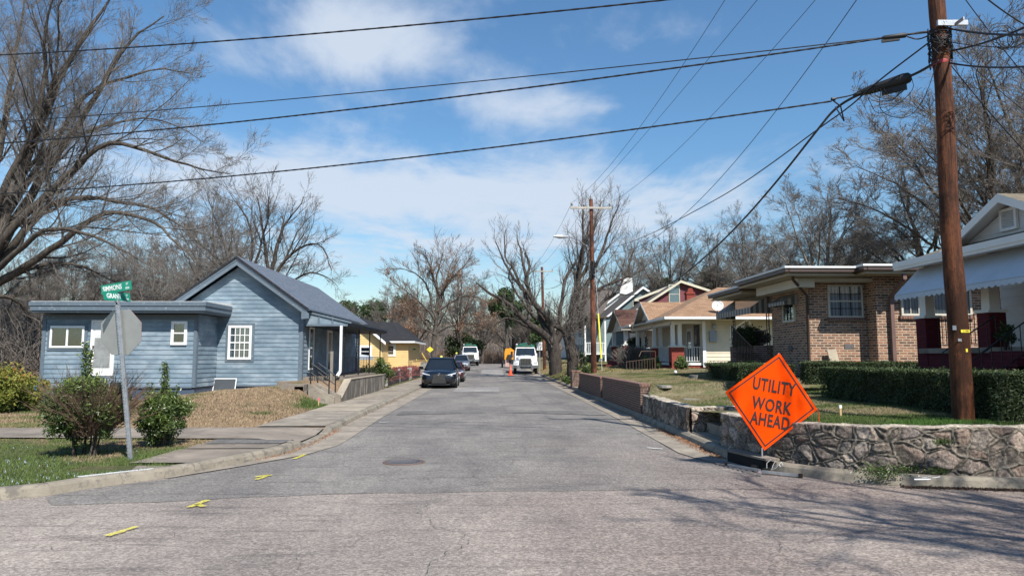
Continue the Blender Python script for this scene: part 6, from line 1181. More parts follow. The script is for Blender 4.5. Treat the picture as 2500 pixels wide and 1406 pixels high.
rs = np.random.RandomState(61); a0, a1 = P(150, 1195, Z=0), P(235, 1175, Z=0); t_ = rs.rand(900); q = np.stack([a0.x+(a1.x-a0.x)*t_+rs.normal(0, .03, 900), a0.y+(a1.y-a0.y)*t_+rs.normal(0, .05, 900)-.05, np.abs(rs.normal(0, .02, 900))*(.4+t_*1.5)+.01], 1); leafmesh('leaf_litter', q, .035, deadleaf, rs, squash=.5, kind='stuff', label='drift of rusty dead leaves against the corner kerb', cat='leaf litter')
rs = np.random.RandomState(62); n = 5200; y = np.concatenate([rs.uniform(12, 17, n//2), rs.uniform(17, 60, n-n//2)]); x = xr(y)-np.abs(rs.normal(0, .10, n)); x2 = xl(y)+np.abs(rs.normal(0, .07, n)); s_ = rs.rand(n) < .75; q = np.stack([np.where(s_, x, x2), y, rz(y)+.018+rs.rand(n)*.01], 1); leafmesh('leaf_litter', q, .018, deadleaf, rs, squash=.6, kind='stuff', label='scattered dead leaves and grit along the gutters', cat='leaf litter')
rs = np.random.RandomState(63); n = 2200; t_ = rs.rand(n); x = 5.5+t_*2.2; y = np.interp(x, [4.7, 5.5, 7, 12], [10.1, 9.5, 9.2, 8.9])-np.abs(rs.normal(0, .05, n))-.02; q = np.stack([x, y, rs.rand(n)*.02], 1); leafmesh('leaf_litter', q, .014, attrmat('black_leaf_mould', [(0, (.03, .02, .015)), (1, (.08, .05, .035))], .95), rs, kind='stuff', label='dark line of rotted leaves below the right kerb', cat='leaf litter')
# ---------------------------------------------------------------- poles, wires
def wood(name, c, c2):
    m, n, l, b = base(name); co = n.new('ShaderNodeTexCoord').outputs['Object']; f = tnoise(n, l, co, 14, 8, .75, (1, 1, .06)); g = tnoise(n, l, co, 2.2, 5, .7, (1, 1, .35)); h = tnoise(n, l, co, 30, 6, .7, (1, 1, .5))
    col = mixc(n, l, ramp(n, l, f, [(.33, (0, 0, 0)), (.64, (1, 1, 1))]), c2, c); col = mixc(n, l, ramp(n, l, g, [(.44, (1, 1, 1)), (.56, (0, 0, 0))]), col, tuple(x*.22 for x in c), 'MIX'); col = mixc(n, l, 1.0, col, ramp(n, l, h, [(.3, (.6,)*3), (.6, (1.15,)*3)]), 'MULTIPLY')
    sp_ = tnoise(n, l, co, 34, 3, .5, (1, 1, .018)); col = mixc(n, l, ramp(n, l, sp_, [(.33, (1, 1, 1)), (.39, (0, 0, 0))]), col, tuple(x*.15 for x in c))
    l.new(col, b.inputs['Base Color']); b.inputs['Roughness'].default_value = .75; b.inputs['Specular IOR Level'].default_value = .3; bump(n, l, b, f, .9, .03); return m
polew = wood('creosoted_pole_wood', (.19, .064, .024), (.04, .016, .010)); polew2 = wood('red_brown_pole_wood', (.24, .085, .045), (.11, .045, .03)); armw = mat('silvered_timber', (.40, .37, .32), .9, var=.25, scale=8, sc=(.3, 1, 1))
cablem = mat('black_cable', (.014, .014, .016), .45, var=.1); cables = mat('silver_strand', (.32, .33, .35), .4, .6, var=.3, scale=30); porc = mat('grey_porcelain', (.35, .36, .37), .3)
BX, BY = 7.22, 10.65
t_big = thing('utility_pole', (BX, BY, .6), 'thick reddish brown wooden pole in the foreground beside the hedge', 'utility pole')
mb = MB(); zs = np.linspace(.4, 11.6, 40); rs = random.Random(3); mb.tube([(BX+.012*math.sin(z*1.3), BY+.01*math.sin(z*1.9), z) for z in zs], [.156-.0048*z+.003*math.sin(z*7) for z in zs], 20); mb.build('pole', polew, t_big)
mb = MB(); mb.beam((BX-1.2, BY+.17, 11.0), (BX+1.2, BY+.17, 11.0), .09, .12); mb.build('crossarm', armw, t_big)
for dx in (-1.15, .12, 1.15): MB().lathe((BX+dx, BY+.17, 11.06), [(.02, 0), (.02, .08), (.06, .1), (.05, .16), (.06, .2), (.03, .24)], 12).build('insulator', porc, t_big)
yb = mat('yellow_tag', (.75, .62, .05), .5, var=.15, scale=30); z1 = P(2368, 808, Y=BY-.18).z
mb = MB(); mb.ob((BX, BY-.150, z1), X1, Z3, FS, -.055, .085, -.022, .022, 0, .006); tg_ = mb.build('number_tag', yb, t_big)
def text(body, size, m_, parent, mtx, name='lettering', ext=.002, bold=.0, sx=1.0, spacing=1.0, align='CENTER'):
    cu = bpy.data.curves.new('lettering', 'FONT'); cu.body = body; cu.size = size; cu.align_x = align; cu.align_y = 'CENTER'; cu.extrude = ext; cu.offset = bold; cu.space_character = spacing; cu.resolution_u = 3
    o = bpy.data.objects.new('tmp', cu); COL.objects.link(o); dg = bpy.context.evaluated_depsgraph_get(); me = bpy.data.meshes.new_from_object(o.evaluated_get(dg)); bpy.data.objects.remove(o)
    org = wloc(parent); me.transform(Matrix.Translation(-org) @ mtx @ Matrix.Diagonal((sx, 1, 1, 1))); me.materials.clear(); me.materials.append(m_); return link(name, me, parent, org)
def frame_m(o, u, v, nrm): return Matrix(((u[0], v[0], nrm[0], o[0]), (u[1], v[1], nrm[1], o[1]), (u[2], v[2], nrm[2], o[2]), (0, 0, 0, 1)))
blackp = mat('black_print', (.012, .012, .012), .6)
text('1-1981', .036, blackp, tg_, frame_m((BX+.025, BY-.157, z1), X1, Z3, FS), ext=.001)
mb = MB(); z2 = P(2360, 855, Y=BY-.17).z; mb.ob((BX+.015, BY-.149, z2), X1, Z3, FS, -.012, .018, -.025, .025, 0, .006); mb.build('small_yellow_tag', yb, t_big)
mb = MB(); z2 = P(2340, 830, Y=BY-.17).z; mb.ob((BX-.07, BY-.138, z2), X1, Z3, FS, -.03, .035, -.02, .022, 0, .006); mb.build('metal_tag', galv, t_big); mb = MB(); mb.ob((BX-.115, BY-.10, z2+.19), Vector((.8, -.6, 0)), Z3, Vector((-.6, -.8, 0)), -.025, .025, -.035, .035, 0, .01); mb.build('metal_tag', galv, t_big)
zz1 = P(2300, 155, Y=BY).z; zz2 = P(2290, 70, Y=BY).z
mb = MB(); mb.lathe((BX, BY, zz1-.035), [(.130, 0), (.133, .03), (.130, .06)], 20); mb.build('red_strap', mat('red_strap', (.35, .03, .03), .5), t_big)
mb = MB()
for i in range(60):
    a = rs.uniform(0, 6.28); z = rs.uniform(zz1+.1, zz2); q = [Vector((BX+math.cos(a+k*.5)*(.15+.03*rs.random()), BY+math.sin(a+k*.5)*(.15+.03*rs.random()), z+rs.uniform(-.12, .12)-k*.03)) for k in range(5)]; mb.tube(q, .008, 4)
mb.build('cable_ties', cablem, t_big)
mb = MB(); mb.box(BX-.12, BX+.14, BY-.17, BY-.13, zz2-.03, zz2+.06); mb.box(BX+.18, BX+.42, BY-.10, BY-.04, zz2+.02, zz2+.1); mb.box(BX+.52-.3, BX+.2, BY-.3, BY-.1, zz2, zz2+.05); mb.build('bracket', galv, t_big)
# mid pole with street lamp
MX, MY = P(1450, 900, Y=41.5).x, 41.5; zt = P(1443, 487, Y=MY).z; zg = float(hr(MX, MY))-.3
t = thing('utility_pole', (MX, MY, zg), 'tall wooden pole with crossarm and street lamp between the two lopped trees', 'utility pole'); xt = P(1443, 487, Y=MY).x
mb = MB(); mb.tube([(MX+(xt-MX)*k/10, MY, zg+(zt-zg)*k/10) for k in range(11)], [.17-.006*k for k in range(11)], 14); mb.build('pole', polew2, t)
za = P(1443, 509, Y=MY).z; x0, x1 = P(1392, 509, Y=MY-.15).x, P(1493, 509, Y=MY-.15).x; MB().beam((x0, MY-.17, za), (x1, MY-.17, za), .09, .12).build('crossarm', armw, t)
MB().beam((xt-.6, MY-.24, za-.04), (xt-.1, MY-.2, za-.5), .04, .02).beam((xt+.6, MY-.24, za-.04), (xt+.1, MY-.2, za-.5), .04, .02).build('brace', armw, t)
INS = []
for x in (x0+.1, x1-.1): MB().lathe((x, MY-.17, za+.06), [(.02, 0), (.02, .07), (.08, .09), (.07, .18), (.08, .22), (.03, .28)], 12).build('insulator', porc, t); INS.append(Vector((x, MY-.17, za+.3)))
MB().lathe((xt, MY, zt-.02), [(.05, 0), (.09, .08), (.07, .2), (.08, .24), (.03, .3)], 12).build('insulator', porc, t); INS.insert(1, Vector((xt, MY, zt+.3)))
la = P(1439, 606, Y=MY); lb = P(1388, 578, Y=MY-1.5); MB().tube([la, la.lerp(lb, .5)+Vector((0, 0, .12)), lb], .03, 8).build('lamp_arm', galv, t)
lh = P(1351, 577, Y=MY-1.9); lp = MB(); d_ = (lh-lb).normalized(); lp.tube([lb, lb+d_*.25, lb+d_*.6, lh], [.05, .10, .13, .04], 10); lp.build('lamp_head', mat('lamp_grey', (.45, .46, .47), .4, .3), t)
mb = MB(); zq = P(1446, 665, Y=MY).z
for i in range(14): mb.tube([(MX+rs.uniform(-.2, .2), MY-.2, zq+rs.uniform(-.5, .7)) for _ in range(5)], .02, 4)
mb.build('cable_coil', cablem, t)
# guy wire with yellow sleeve
ga = P(1436, 640, Y=MY); gb_ = P(1470, 905, Y=38); t = thing('guy_wire', gb_, 'guy wire with yellow plastic sleeve right of the lamp pole', 'guy wire'); MB().tube([P(1452, 640, Y=MY), gb_], .012, 5).build('wire', cables, t); gm = P(1453, 782, Y=40); MB().tube([(P(1452, 640, Y=MY)).lerp(gb_, .5), (P(1452, 640, Y=MY)).lerp(gb_, .90)], .045, 8).build('sleeve', mat('yellow_plastic', (.80, .62, .03), .5), t)
# far pole
FX, FY = P(1330, 905, Y=70).x, 70; zt2 = P(1323, 652, Y=FY).z; t = thing('utility_pole', (FX, FY, float(hr(FX, FY))-.3), 'farther wooden pole with crossarm rising behind the parked truck', 'utility pole'); zg = float(hr(FX, FY))-.3; xt2 = P(1323, 652, Y=FY).x
MB().tube([(FX, FY, zg), (xt2, FY, zt2)], [.17, .12], 12).build('pole', polew2, t); za2 = P(1323, 663, Y=FY).z; xa2, xb2 = P(1296, 663, Y=FY).x, P(1351, 663, Y=FY).x; MB().beam((xa2, FY-.15, za2), (xb2, FY-.15, za2), .1, .12).build('crossarm', armw, t); INF = [Vector((xa2+.1, FY-.15, za2+.3)), Vector((xt2, FY, zt2+.25)), Vector((xb2-.1, FY-.15, za2+.3))]
for q in (INF[0], INF[2]): MB().lathe((q.x, q.y, za2+.06), [(.02, 0), (.08, .09), (.07, .18), (.03, .26)], 10).build('insulator', porc, t)
MB().lathe((FX+.22, FY-.1, zg+6.6), [(.14, 0), (.16, .1), (.16, .6), (.14, .7)], 12).build('transformer', galv, t)
def wire(a, b, mid, label, r=.012, m_=None, n=28, group='overhead wires and cables', twist=0, name='overhead_wire', sag=None):
    a, b = Vector(a), Vector(b)
    if sag is None:
        d = CM @ Vector(((mid[0]-W0/2)/F, -(mid[1]-H0/2)/F, -1)); e = b-a; # intersection with vertical plane through a,b
        nx, ny = e.y, -e.x; s_ = ((a.x)*nx+(a.y)*ny)/(d.x*nx+d.y*ny); p = Vector((d.x*s_, d.y*s_, EYE+d.z*s_)); t_ = ((p.x-a.x)*e.x+(p.y-a.y)*e.y)/(e.x**2+e.y**2); sag = (a.z+e.z*t_-p.z)/max(.02, 4*t_*(1-t_))
    pts = [a.lerp(b, k/n)-Z3*sag*4*(k/n)*(1-k/n) for k in range(n+1)]; mb = MB(); mb.tube(pts, r, 6)
    if twist:
        K = n*8; e = (b-a).normalized(); sd_ = e.cross(Z3).normalized()
        for ph in (0, math.pi):
            q = []
            for k in range(K+1):
                t_ = k/K; c = a.lerp(b, t_)-Z3*sag*4*t_*(1-t_); an = t_*twist*6.283+ph; q.append(c+sd_*math.cos(an)*r*.5+Z3*math.sin(an)*r*.5)
            mb.tube(q, r*.72, 5)
    o = mb.build(name, m_ or cablem, label=label, cat='wire', group=group); return pts
def onplane(px, py, A=(BX, BY), B=(-12.0, 17.0)):
    d = CM @ Vector(((px-W0/2)/F, -(py-H0/2)/F, -1)); ex, ey = B[0]-A[0], B[1]-A[1]; nx, ny = ey, -ex; s_ = (A[0]*nx+A[1]*ny)/(d.x*nx+d.y*ny); return Vector((d.x*s_, d.y*s_, EYE+d.z*s_))
def ext(a, b, k=1.0): return b+(b-a)*k
def crosswire(pts, label, r, m_=None, twist=0):
    q = [onplane(*p) for p in pts]; q = [ext(q[1], q[0], .6)]+q; n = 40; s = np.concatenate([[0], np.cumsum([(q[i+1]-q[i]).length for i in range(len(q)-1)])]); A_ = np.array([list(v) for v in q]); cf = np.polyfit(s, A_[:, 2], 2); t_ = np.linspace(0, s[-1], n); x = np.interp(t_, s, A_[:, 0]); y = np.interp(t_, s, A_[:, 1]); z = np.polyval(cf, t_)
    P_ = [Vector(v) for v in zip(x, y, z)]; mb = MB(); mb.tube(P_, r, 6)
    if twist:
        K = 420; tt = np.linspace(0, 1, K+1)
        for ph in (0, math.pi):
            qq = []
            for u in tt:
                f = u*(n-1); i = min(int(f), n-2); c = P_[i].lerp(P_[i+1], f-i); an = u*twist*6.283+ph; qq.append(c+Vector((.3*math.cos(an)*r*.5, math.cos(an)*r*.5, math.sin(an)*r*.5)))
            mb.tube(qq, r*.75, 5)
    mb.build('overhead_wire', m_ or cablem, label=label, cat='wire', group='overhead wires and cables'); return P_
crosswire([(0, 133), (400, 108), (800, 80), (1250, 42), (1660, 0), (1900, -28), (2290, -80)], 'topmost thick twisted cable crossing the sky from left to upper right', .015, twist=38)
crosswire([(0, 297), (500, 260), (900, 226), (1300, 185), (1700, 145), (2290, 76)], 'thin upper cable of the pair that meets the big pole near its top', .010, None, 0)
crosswire([(0, 347), (600, 296), (1000, 253), (1400, 200), (1800, 145), (2150, 98), (2290, 70)], 'thick lower cable of the pair that meets the big pole near its top', .0145, twist=60)
crosswire([(0, 468), (600, 425), (1000, 388), (1400, 340), (1700, 296), (2030, 243), (2290, 190)][:6], 'lowest thick cable crossing the sky to the splice left of the big pole', .0135, twist=60)
e4 = onplane(2030, 243)
_wj = MB(); _wj.tube([e4, e4.lerp(P(2105, 226, Y=11.6), .5)-Z3*.01, P(2105, 226, Y=11.6)], .0135, 6); _wj.tube([e4, e4+Vector((.15, 0, -.12)), e4+Vector((.3, .2, -.3)), P(2040, 262, Y=11.9)], .012, 6); _wj.tube([e4, e4+Vector((.06, .0, .006))], .03, 8); _wj.build('overhead_wire', cablem, label='short looped join between the lowest cable and the splice case', cat='wire', group='overhead wires and cables')
arm = [Vector((BX-1.15, BY+.17, 11.3)), Vector((BX+.12, BY+.17, 11.3)), Vector((BX+1.15, BY+.17, 11.3))]
wire(INS[0], arm[0], (1625, 222), 'thin power line nearest the street centre rising to the upper right', .008)
wire(INS[1], arm[1], (1665, 222), 'thin power line from the lamp pole top', .008)
wire(INS[2], arm[2], (1795, 222), 'thin power line from the right insulator of the lamp pole', .008)
wire(P(1447, 605, Y=MY), (BX+.1, BY-.1, 9.6), (1930, 225), 'lower thin line below the three power lines', .009)
for k, (a, b) in enumerate(zip(INF, INS)): wire(a, b, None, ('left', 'middle', 'right')[k]+' thin power line between the two poles along the street', .010, sag=.45)
wire((FX, FY, zt2-2.2), P(1444, 610, Y=MY), None, 'slack cable between the far pole and the lamp arm', .016, sag=.7)
wire((FX, FY, zt2-4.6), P(1444, 668, Y=MY), None, 'lower slack cable between the far pole and the lamp pole', .02, sag=.9)
wire(P(1110, 745, Y=95), (FX, FY, zt2-1.6), None, 'faint distant line left of the far pole', .018, sag=.6)
# communications bundle with splice case
sp0 = onplane(2226, 195); sp0 = Vector((sp0.x, BY+.35, sp0.z)); A0 = Vector((BX-.1, BY-.1, zz1)); spa = P(2225, 188, Y=11.1); spb = P(2105, 226, Y=11.6); J = P(2040, 262, Y=11.9)
end1 = P(1446, 668, Y=MY); 
def curve(pts, r, m_, label, name='overhead_wire', K=6, nsm=3, cat='wire', group='overhead wires and cables', parent=None):
    p = np.array([list(v) for v in pts], float)
    for _ in range(nsm):
        q = np.empty((len(p)*2-2, 3)); q[0::2] = .75*p[:-1]+.25*p[1:]; q[1::2] = .25*p[:-1]+.75*p[1:]; p = np.concatenate([p[:1], q, p[-1:]])
    mb = MB(); mb.tube(p, r, K)
    if parent: return mb.build(name, m_, parent)
    return mb.build(name, m_, label=label, cat=cat, group=group)
def Yat(x): return 11.9+(MY-11.9)*((2040-x)/(2040-1446))**1.0 if x < 2040 else 11.9-(x-2040)*.0042
# depth grows hyperbolically along a straight line in plan
def planY(px, A=(J.x, J.y), B=(end1.x, end1.y)):
    k = (px-VX)/F; ex, ey = B[0]-A[0], B[1]-A[1]; t_ = (k*A[1]-A[0])/(ex-k*ey); return A[1]+ey*t_
curve([A0, spa, spb, J, P(2000, 312, Y=planY(2000)), P(1900, 440, Y=planY(1900)), P(1800, 554, Y=planY(1800)), P(1700, 648, Y=planY(1700)), P(1627, 700, Y=planY(1627)), P(1551, 723, Y=planY(1551)), P(1493, 714, Y=planY(1493)), end1], .022, cablem, 'thick black communications cable sagging from the big pole down to the lamp pole')
curve([Vector((BX-.1, BY-.1, P(2280, 96, Y=BY).z)), P(2133, 206, Y=11.4), P(2080, 258, Y=11.7), P(2000, 313, Y=planY(2000)), P(1900, 388, Y=planY(1900)), P(1800, 458, Y=planY(1800)), P(1700, 514, Y=planY(1700)), P(1580, 577, Y=planY(1580)), P(1500, 604, Y=planY(1500)), P(1446, 612, Y=planY(1450))], .013, cablem, 'thinner black cable above the thick sagging one')
t = thing('splice_case', (spa+spb)/2, 'black cable splice case hanging just left of the big pole', 'splice case'); mb = MB(); d_ = (spb-spa).normalized(); mb.tube([spa, spa+d_*.03, spa.lerp(spb, .15), spa.lerp(spb, .85), spb-d_*.03, spb+d_*.15], [.05, .085, .10, .075, .06, .02], 12); mb.beam(spa.lerp(spb, .1)-Z3*.12, spa.lerp(spb, .6)-Z3*.09, .06, .14); mb.build('case', mat('black_rubber', (.012, .013, .013), .6), t)
for k in range(7):
    c = spa.lerp(spb, .3+.05*k)-Z3*.1; rr_ = .13+.02*k; an = np.linspace(math.pi, 2*math.pi, 8); curve([c+Vector((math.cos(a)*rr_*1.15, 0, math.sin(a)*rr_*.75)) for a in an], .0045, cablem, '', 'loop', 4, 1, parent=t)
curve([spa, spa+Vector((.05, 0, -.25)), spb.lerp(spa, .3)+Vector((0, 0, -.55)), spb.lerp(spa, .0)+Vector((.1, 0, -.1))], .006, cablem, '', 'loop', 4, 2, parent=t)
curve([Vector((BX-.12, BY-.1, zz1)), Vector((BX-.3, BY, zz1-.6)), spa+Vector((-.1, 0, -.75)), spa.lerp(spb, .7)+Vector((0, 0, -.45)), spa.lerp(spb, .6)], .006, cablem, '', 'loop', 4, 2, parent=t)
s2a, s2b = onplane(2215, 86), onplane(2152, 94); t = thing('splice_case', (s2a+s2b)/2, 'small black splice case on the upper cable beside the big pole', 'splice case'); MB().tube([s2a, s2a.lerp(s2b, .08), s2a.lerp(s2b, .9), s2b], [.02, .045, .04, .02], 8).beam(s2a.lerp(s2b, .3)-Z3*.05, s2b-Z3*.05, .04, .05).build('case', mat('black_rubber_b', (.014, .014, .015), .6), t); curve([s2a-Z3*.03, s2a+Vector((.2, 0, -.09)), Vector((BX-.15, BY-.15, zz2-.12))], .012, cablem, '', 'tail', 5, 2, parent=t)
# cables right of the pole, leaving the frame
for k, (p0, p1, r_, lab) in enumerate((((2310, 68), (2560, 82), .018, 'uppermost cable bundle right of the big pole'), ((2320, 125), (2560, 40), .016, 'cable rising to the right from the big pole'), ((2305, 100), (2560, 112), .008, 'thin cable right of the big pole at the coil'), ((2310, 153), (2560, 158), .015, 'level cable right of the big pole at the red strap'), ((2320, 158), (2560, 430), .009, 'drop wire slanting down right to the porch house'), ((2330, 120), (2560, 315), .006, 'fine drop wire crossing the right tree'), ((2350, -10), (2560, 250), .008, 'service wire from the top right corner downward'), ((2400, -10), (2560, 90), .013, 'dark cable in the top right corner'))):
    a = P(*p0, Y=BY-.05); b = P(*p1, Y=BY-2.2 if k < 4 else BY+.6); wire(a, b, None, lab, r_, sag=.06, n=12)
t = thing('cable_coil', P(2460, 95, Y=9.9), 'loose coils of black cable hanging at the right edge', 'cable coil'); rs = random.Random(8); mb = MB()
for k in range(9):
    c = P(2460+rs.uniform(-18, 22), 92+rs.uniform(-10, 12), Y=9.7); r_ = rs.uniform(.10, .20); ph = rs.uniform(0, 6); mb.tube([c+Vector((math.cos(a+ph)*r_*1.1, .03*math.sin(a*2), math.sin(a+ph)*r_)) for a in np.linspace(0, 5.8, 22)], .006, 4)
mb.build('coil', cablem, t)
# ---------------------------------------------------------------- orange roll-up sign
fl = mat('fluorescent_orange', (.93, .066, .0), .8, var=.10, scale=2.2, spec=.08, bmp=.35, bscale=3.5); fl.node_tree.nodes['Principled BSDF'].inputs['Emission Strength'].default_value = 0
Yb = 10.75; sb = P(1862, 1147, Z=0); Yb = sb.y; pb = P(1866, 1099, Y=Yb); pl_ = P(1771, 957, Y=Yb+.12); pr_ = P(1996, 999, Y=Yb-.12); pt = P(1903, 862, Y=Yb+.06)
cen = (pb+pl_+pr_+pt)/4; U = ((pr_-pb)+(pt-pl_)).normalized(); Vv = ((pl_-pb)+(pt-pr_)); u_ = ((pr_-pl_)).normalized(); v_ = (pt-pb); v_ = (v_-u_*v_.dot(u_)).normalized(); nrm = u_.cross(v_); nrm = nrm if nrm.y < 0 else -nrm
pb, pl_, pr_, pt = [q-nrm*(q-cen).dot(nrm) for q in (pb, pl_, pr_, pt)]
t = thing('road_work_sign', (sb.x, sb.y, 0), 'orange diamond sign reading UTILITY WORK AHEAD on a folding stand', 'road sign')
def tp(a, b, off=0): # bilinear point on the cloth: a toward the right corner, b toward the left corner
    return pb*(1-a)*(1-b)+pr_*a*(1-b)+pl_*b*(1-a)+pt*a*b + nrm*(off+.0*math.sin(math.pi*a)*math.sin(math.pi*b))
def diamond(mb, a0, a1, b0, b1, off, K=8):
    for i in range(K):
        for j in range(K):
            aa = [a0+(a1-a0)*(i+x)/K for x in (0, 1)]; bb = [b0+(b1-b0)*(j+x)/K for x in (0, 1)]; mb.face([tp(aa[0], bb[0], off), tp(aa[1], bb[0], off), tp(aa[1], bb[1], off), tp(aa[0], bb[1], off)], 0, True)
mb = MB(); diamond(mb, 0, 1, 0, 1, 0, 10); diamond(mb, 0, 1, 0, 1, -.006, 2); mb.build('sign_cloth', fl, t)
blackb = mat('sign_black', (.028, .010, .006), .6); mb = MB(); e = .035; e2 = .055
for (a0, a1, b0, b1) in ((e, 1-e, e, e2), (e, 1-e, 1-e2, 1-e), (e, e2, e2, 1-e2), (1-e2, 1-e, e2, 1-e2)): diamond(mb, a0, a1, b0, b1, .004, 6)
mb.build('border', blackb, t)
mid_ = (pl_+pr_+pt+pb)/4
for body, px, py, sz, sx in (('UTILITY', 1891, 944, .27, .625), ('WORK', 1885, 991, .27, .66), ('AHEAD', 1881, 1028, .27, .62)):
    o_ = P(px, py, Y=Yb-.03); s_ = (mid_-o_).dot(nrm); o_ = o_+nrm*(s_+.007); text(body, sz, blackb, t, frame_m(o_, u_, v_, nrm), ext=.001, bold=.006, sx=sx, spacing=1.1)
mb = MB(); mb.tube([sb+Z3*.05, sb+Z3*.34], .014, 8); mb.beam(tp(0, 0, -.05), tp(1, 1, -.05), .03, .008); mb.beam(tp(1, 0, -.05), tp(0, 1, -.05), .03, .008); mb.build('mast', galv, t)
mb = MB(); mb.box(sb.x-.05, sb.x+.06, sb.y-.05, sb.y+.05, .03, .13); mb.box(sb.x-.17, sb.x-.06, sb.y-.04, sb.y+.04, .03, .08); mb.build('hub', mat('black_casting', (.015, .015, .016), .5), t)
for q0, q1 in (((1860, 1150), (1950, 1160)), ((1855, 1148), (1778, 1134))):
    a, b = P(*q0, Z=.04), P(*q1, Z=.03); lg = MB(); lg.beam(a, b, .04, .035); lg = lg.build('leg', galv, t); MB().beam(b, b+(b-a).normalized()*.05, .055, .055).build('foot', blackb, lg)
a, b = P(1855, 1152, Z=.05), P(1851, 1156, Z=.03); lg = MB(); lg.beam(a, b+Vector((0, -.05, 0)), .045, .04); lg = lg.build('leg', galv, t)
rr_ = P(1996, 1001, Y=Yb-.12); curve([rr_, rr_+Vector((.03, .02, -.06)), rr_+Vector((.035, .05, -.2)), rr_+Vector((.05, .08, -.34))], .006, fl, '', 'tie_strap', 5, 1, parent=t)
scw = mat('white_curl', (.7, .7, .68), .6); curve([P(1780, 1092, Z=.16), P(1777, 1103, Z=.1), P(1768, 1114, Z=.03)], .006, scw, 'curl of white wire in the gutter left of the storm drain', 'wire_scrap', 5, 2, 'wire', None)
# white scribbles on the kerb
mb = MB()
for pts in ([(1882, 1121), (1872, 1130), (1872, 1142)], [(1893, 1125), (1887, 1136), (1884, 1146), (1893, 1143), (1903, 1132), (1908, 1128), (1911, 1133), (1906, 1139), (1902, 1134)], ):
    mb.tube([P(x, y, Y=10.50+.0*x-(x-1880)*.004)+Vector((-.0, -.0, 0)) for x, y in pts], .006, 4)
mb.build('paint_scribble', wht, label='white sprayed scribble on the kerb behind the sign stand', cat='road marking')
mb = MB(); a = P(2232, 1170, Y=9.30); b = P(2272, 1170, Y=9.25); mb.tube([a, b], .012, 4); mb.tube([P(x, y, Y=9.34) for x, y in ((2245, 1160), (2240, 1163), (2258, 1166), (2268, 1162), (2280, 1166), (2295, 1163))], .006, 4); mb.build('paint_scribble', wht, label='white sprayed mark on the kerb near the right edge', cat='road marking')
# survey stakes
def stake(px, py, Y, h, c1, lab, side, w_=.035):
    p = P(px, py, Y=Y); z = float(hr(p.x, Y) if side > 0 else hl(p.x, Y)); t = thing('survey_stake', (p.x, Y, z), lab, 'survey stake'); MB().box(p.x-w_/2, p.x+w_/2, Y-.01, Y+.01, z-.05, z+h*.86).build('stake', tanw, t); MB().box(p.x-w_/2-.004, p.x+w_/2+.004, Y-.014, Y+.014, z+h*.72, z+h).build('flagging', c1, t)
stake(2052, 1005, 12.1, .20, white, 'short wooden stake with white top on the raised lawn', 1); stake(778, 978, 23.3, .30, mat('pink_flagging', (.8, .12, .14), .6), 'wooden stake with pink red top beside the garden steps', -1)
# ---------------------------------------------------------------- stop sign post with street names
sp = P(318, 1122, Z=.12); sp.z = float(hl(sp.x, sp.y)); tpz = P(286, 738, Y=sp.y); t = thing('stop_sign', sp, 'leaning steel post with the grey back of a stop sign and green street name blades', 'road sign'); dv = (tpz-sp).normalized()
sdv = Vector((dv.z, 0, -dv.x)).normalized(); mb = MB(); mb.ob(sp-dv*.1, sdv, dv, FS, -.034, -.014, 0, (tpz-sp).length+.1, -.03, .006); mb.ob(sp-dv*.1, sdv, dv, FS, .014, .034, 0, (tpz-sp).length+.1, -.03, .006); mb.ob(sp-dv*.1, sdv, dv, FS, -.014, .014, 0, (tpz-sp).length+.1, -.006, .02); mb.build('post', galv, t)
mb = MB(); L_ = (tpz-sp).length
for k in range(int(L_/.05)): c = sp+dv*(.05+k*.05); mb.ob(c, sdv, dv, FS, -.028, -.019, -.009, .009, .006, .0075)
mb.build('punched_holes', blk, t)
oc = P(293, 811, Y=sp.y+.05); aback = mat('sign_back_aluminium', (.36, .37, .35), .55, .5, var=.12, scale=3); uu = (Vector((.98, -.18, 0))+dv*.0).normalized(); vv2 = (dv-uu*dv.dot(uu)).normalized(); no2 = uu.cross(vv2); no2 = no2 if no2.y < 0 else -no2
pts = [oc-no2*.02+(uu*math.cos(a)+vv2*math.sin(a))*.395 for a in [R(22.5+45*k) for k in range(8)]]; MB().prism(pts, no2*-.004).build('sign_plate', aback, t)
MB().prism([p-no2*.006 for p in pts], no2*-.002).build('sign_face', mat('sign_red', (.45, .02, .02), .4), t)
green = mat('sign_green', (.012, .24, .16), .4, var=.06); wl = mat('sign_white', (.82, .84, .82), .4)
def blade(pxc, pyc, w_, h_, ang, name1, small1, small2, Yo, sxx=1.0):
    c = P(pxc, pyc, Y=sp.y+Yo); u = Vector((math.cos(ang), math.sin(ang), 0)); u = (u-dv*u.dot(dv)).normalized(); v = (dv-u*dv.dot(u)).normalized(); n_ = u.cross(v); n_ = n_ if n_.dot(c-cam.location) < 0 else -n_; b_ = MB(); b_.ob(c, u, v, n_, -w_/2, w_/2, -h_/2, h_/2, -.004, .004); b_ = b_.build('name_blade', green, t)
    text(name1, h_*.78, wl, b_, frame_m(c+n_*.0055-u*w_*.13, u, v, n_), ext=.0008, sx=sxx, bold=.002); text(small1, h_*.36, wl, b_, frame_m(c+n_*.0055+u*w_*.37+v*h_*.2, u, v, n_), ext=.0008, sx=.85); text(small2, h_*.34, wl, b_, frame_m(c+n_*.0055+u*w_*.37-v*h_*.24, u, v, n_), ext=.0008, sx=.95)
blade(284, 702, .56, .15, R(-12.4), 'SIMMONS', 'ST', '800', .02, .70); blade(286, 724, .58, .14, R(77.6), 'GRANT', 'ST', '700', 0, .85)
MB().ob(P(286, 739, Y=sp.y), sdv, dv, FS, -.03, .03, -.03, .06, -.02, .02).build('bracket', galv, t)
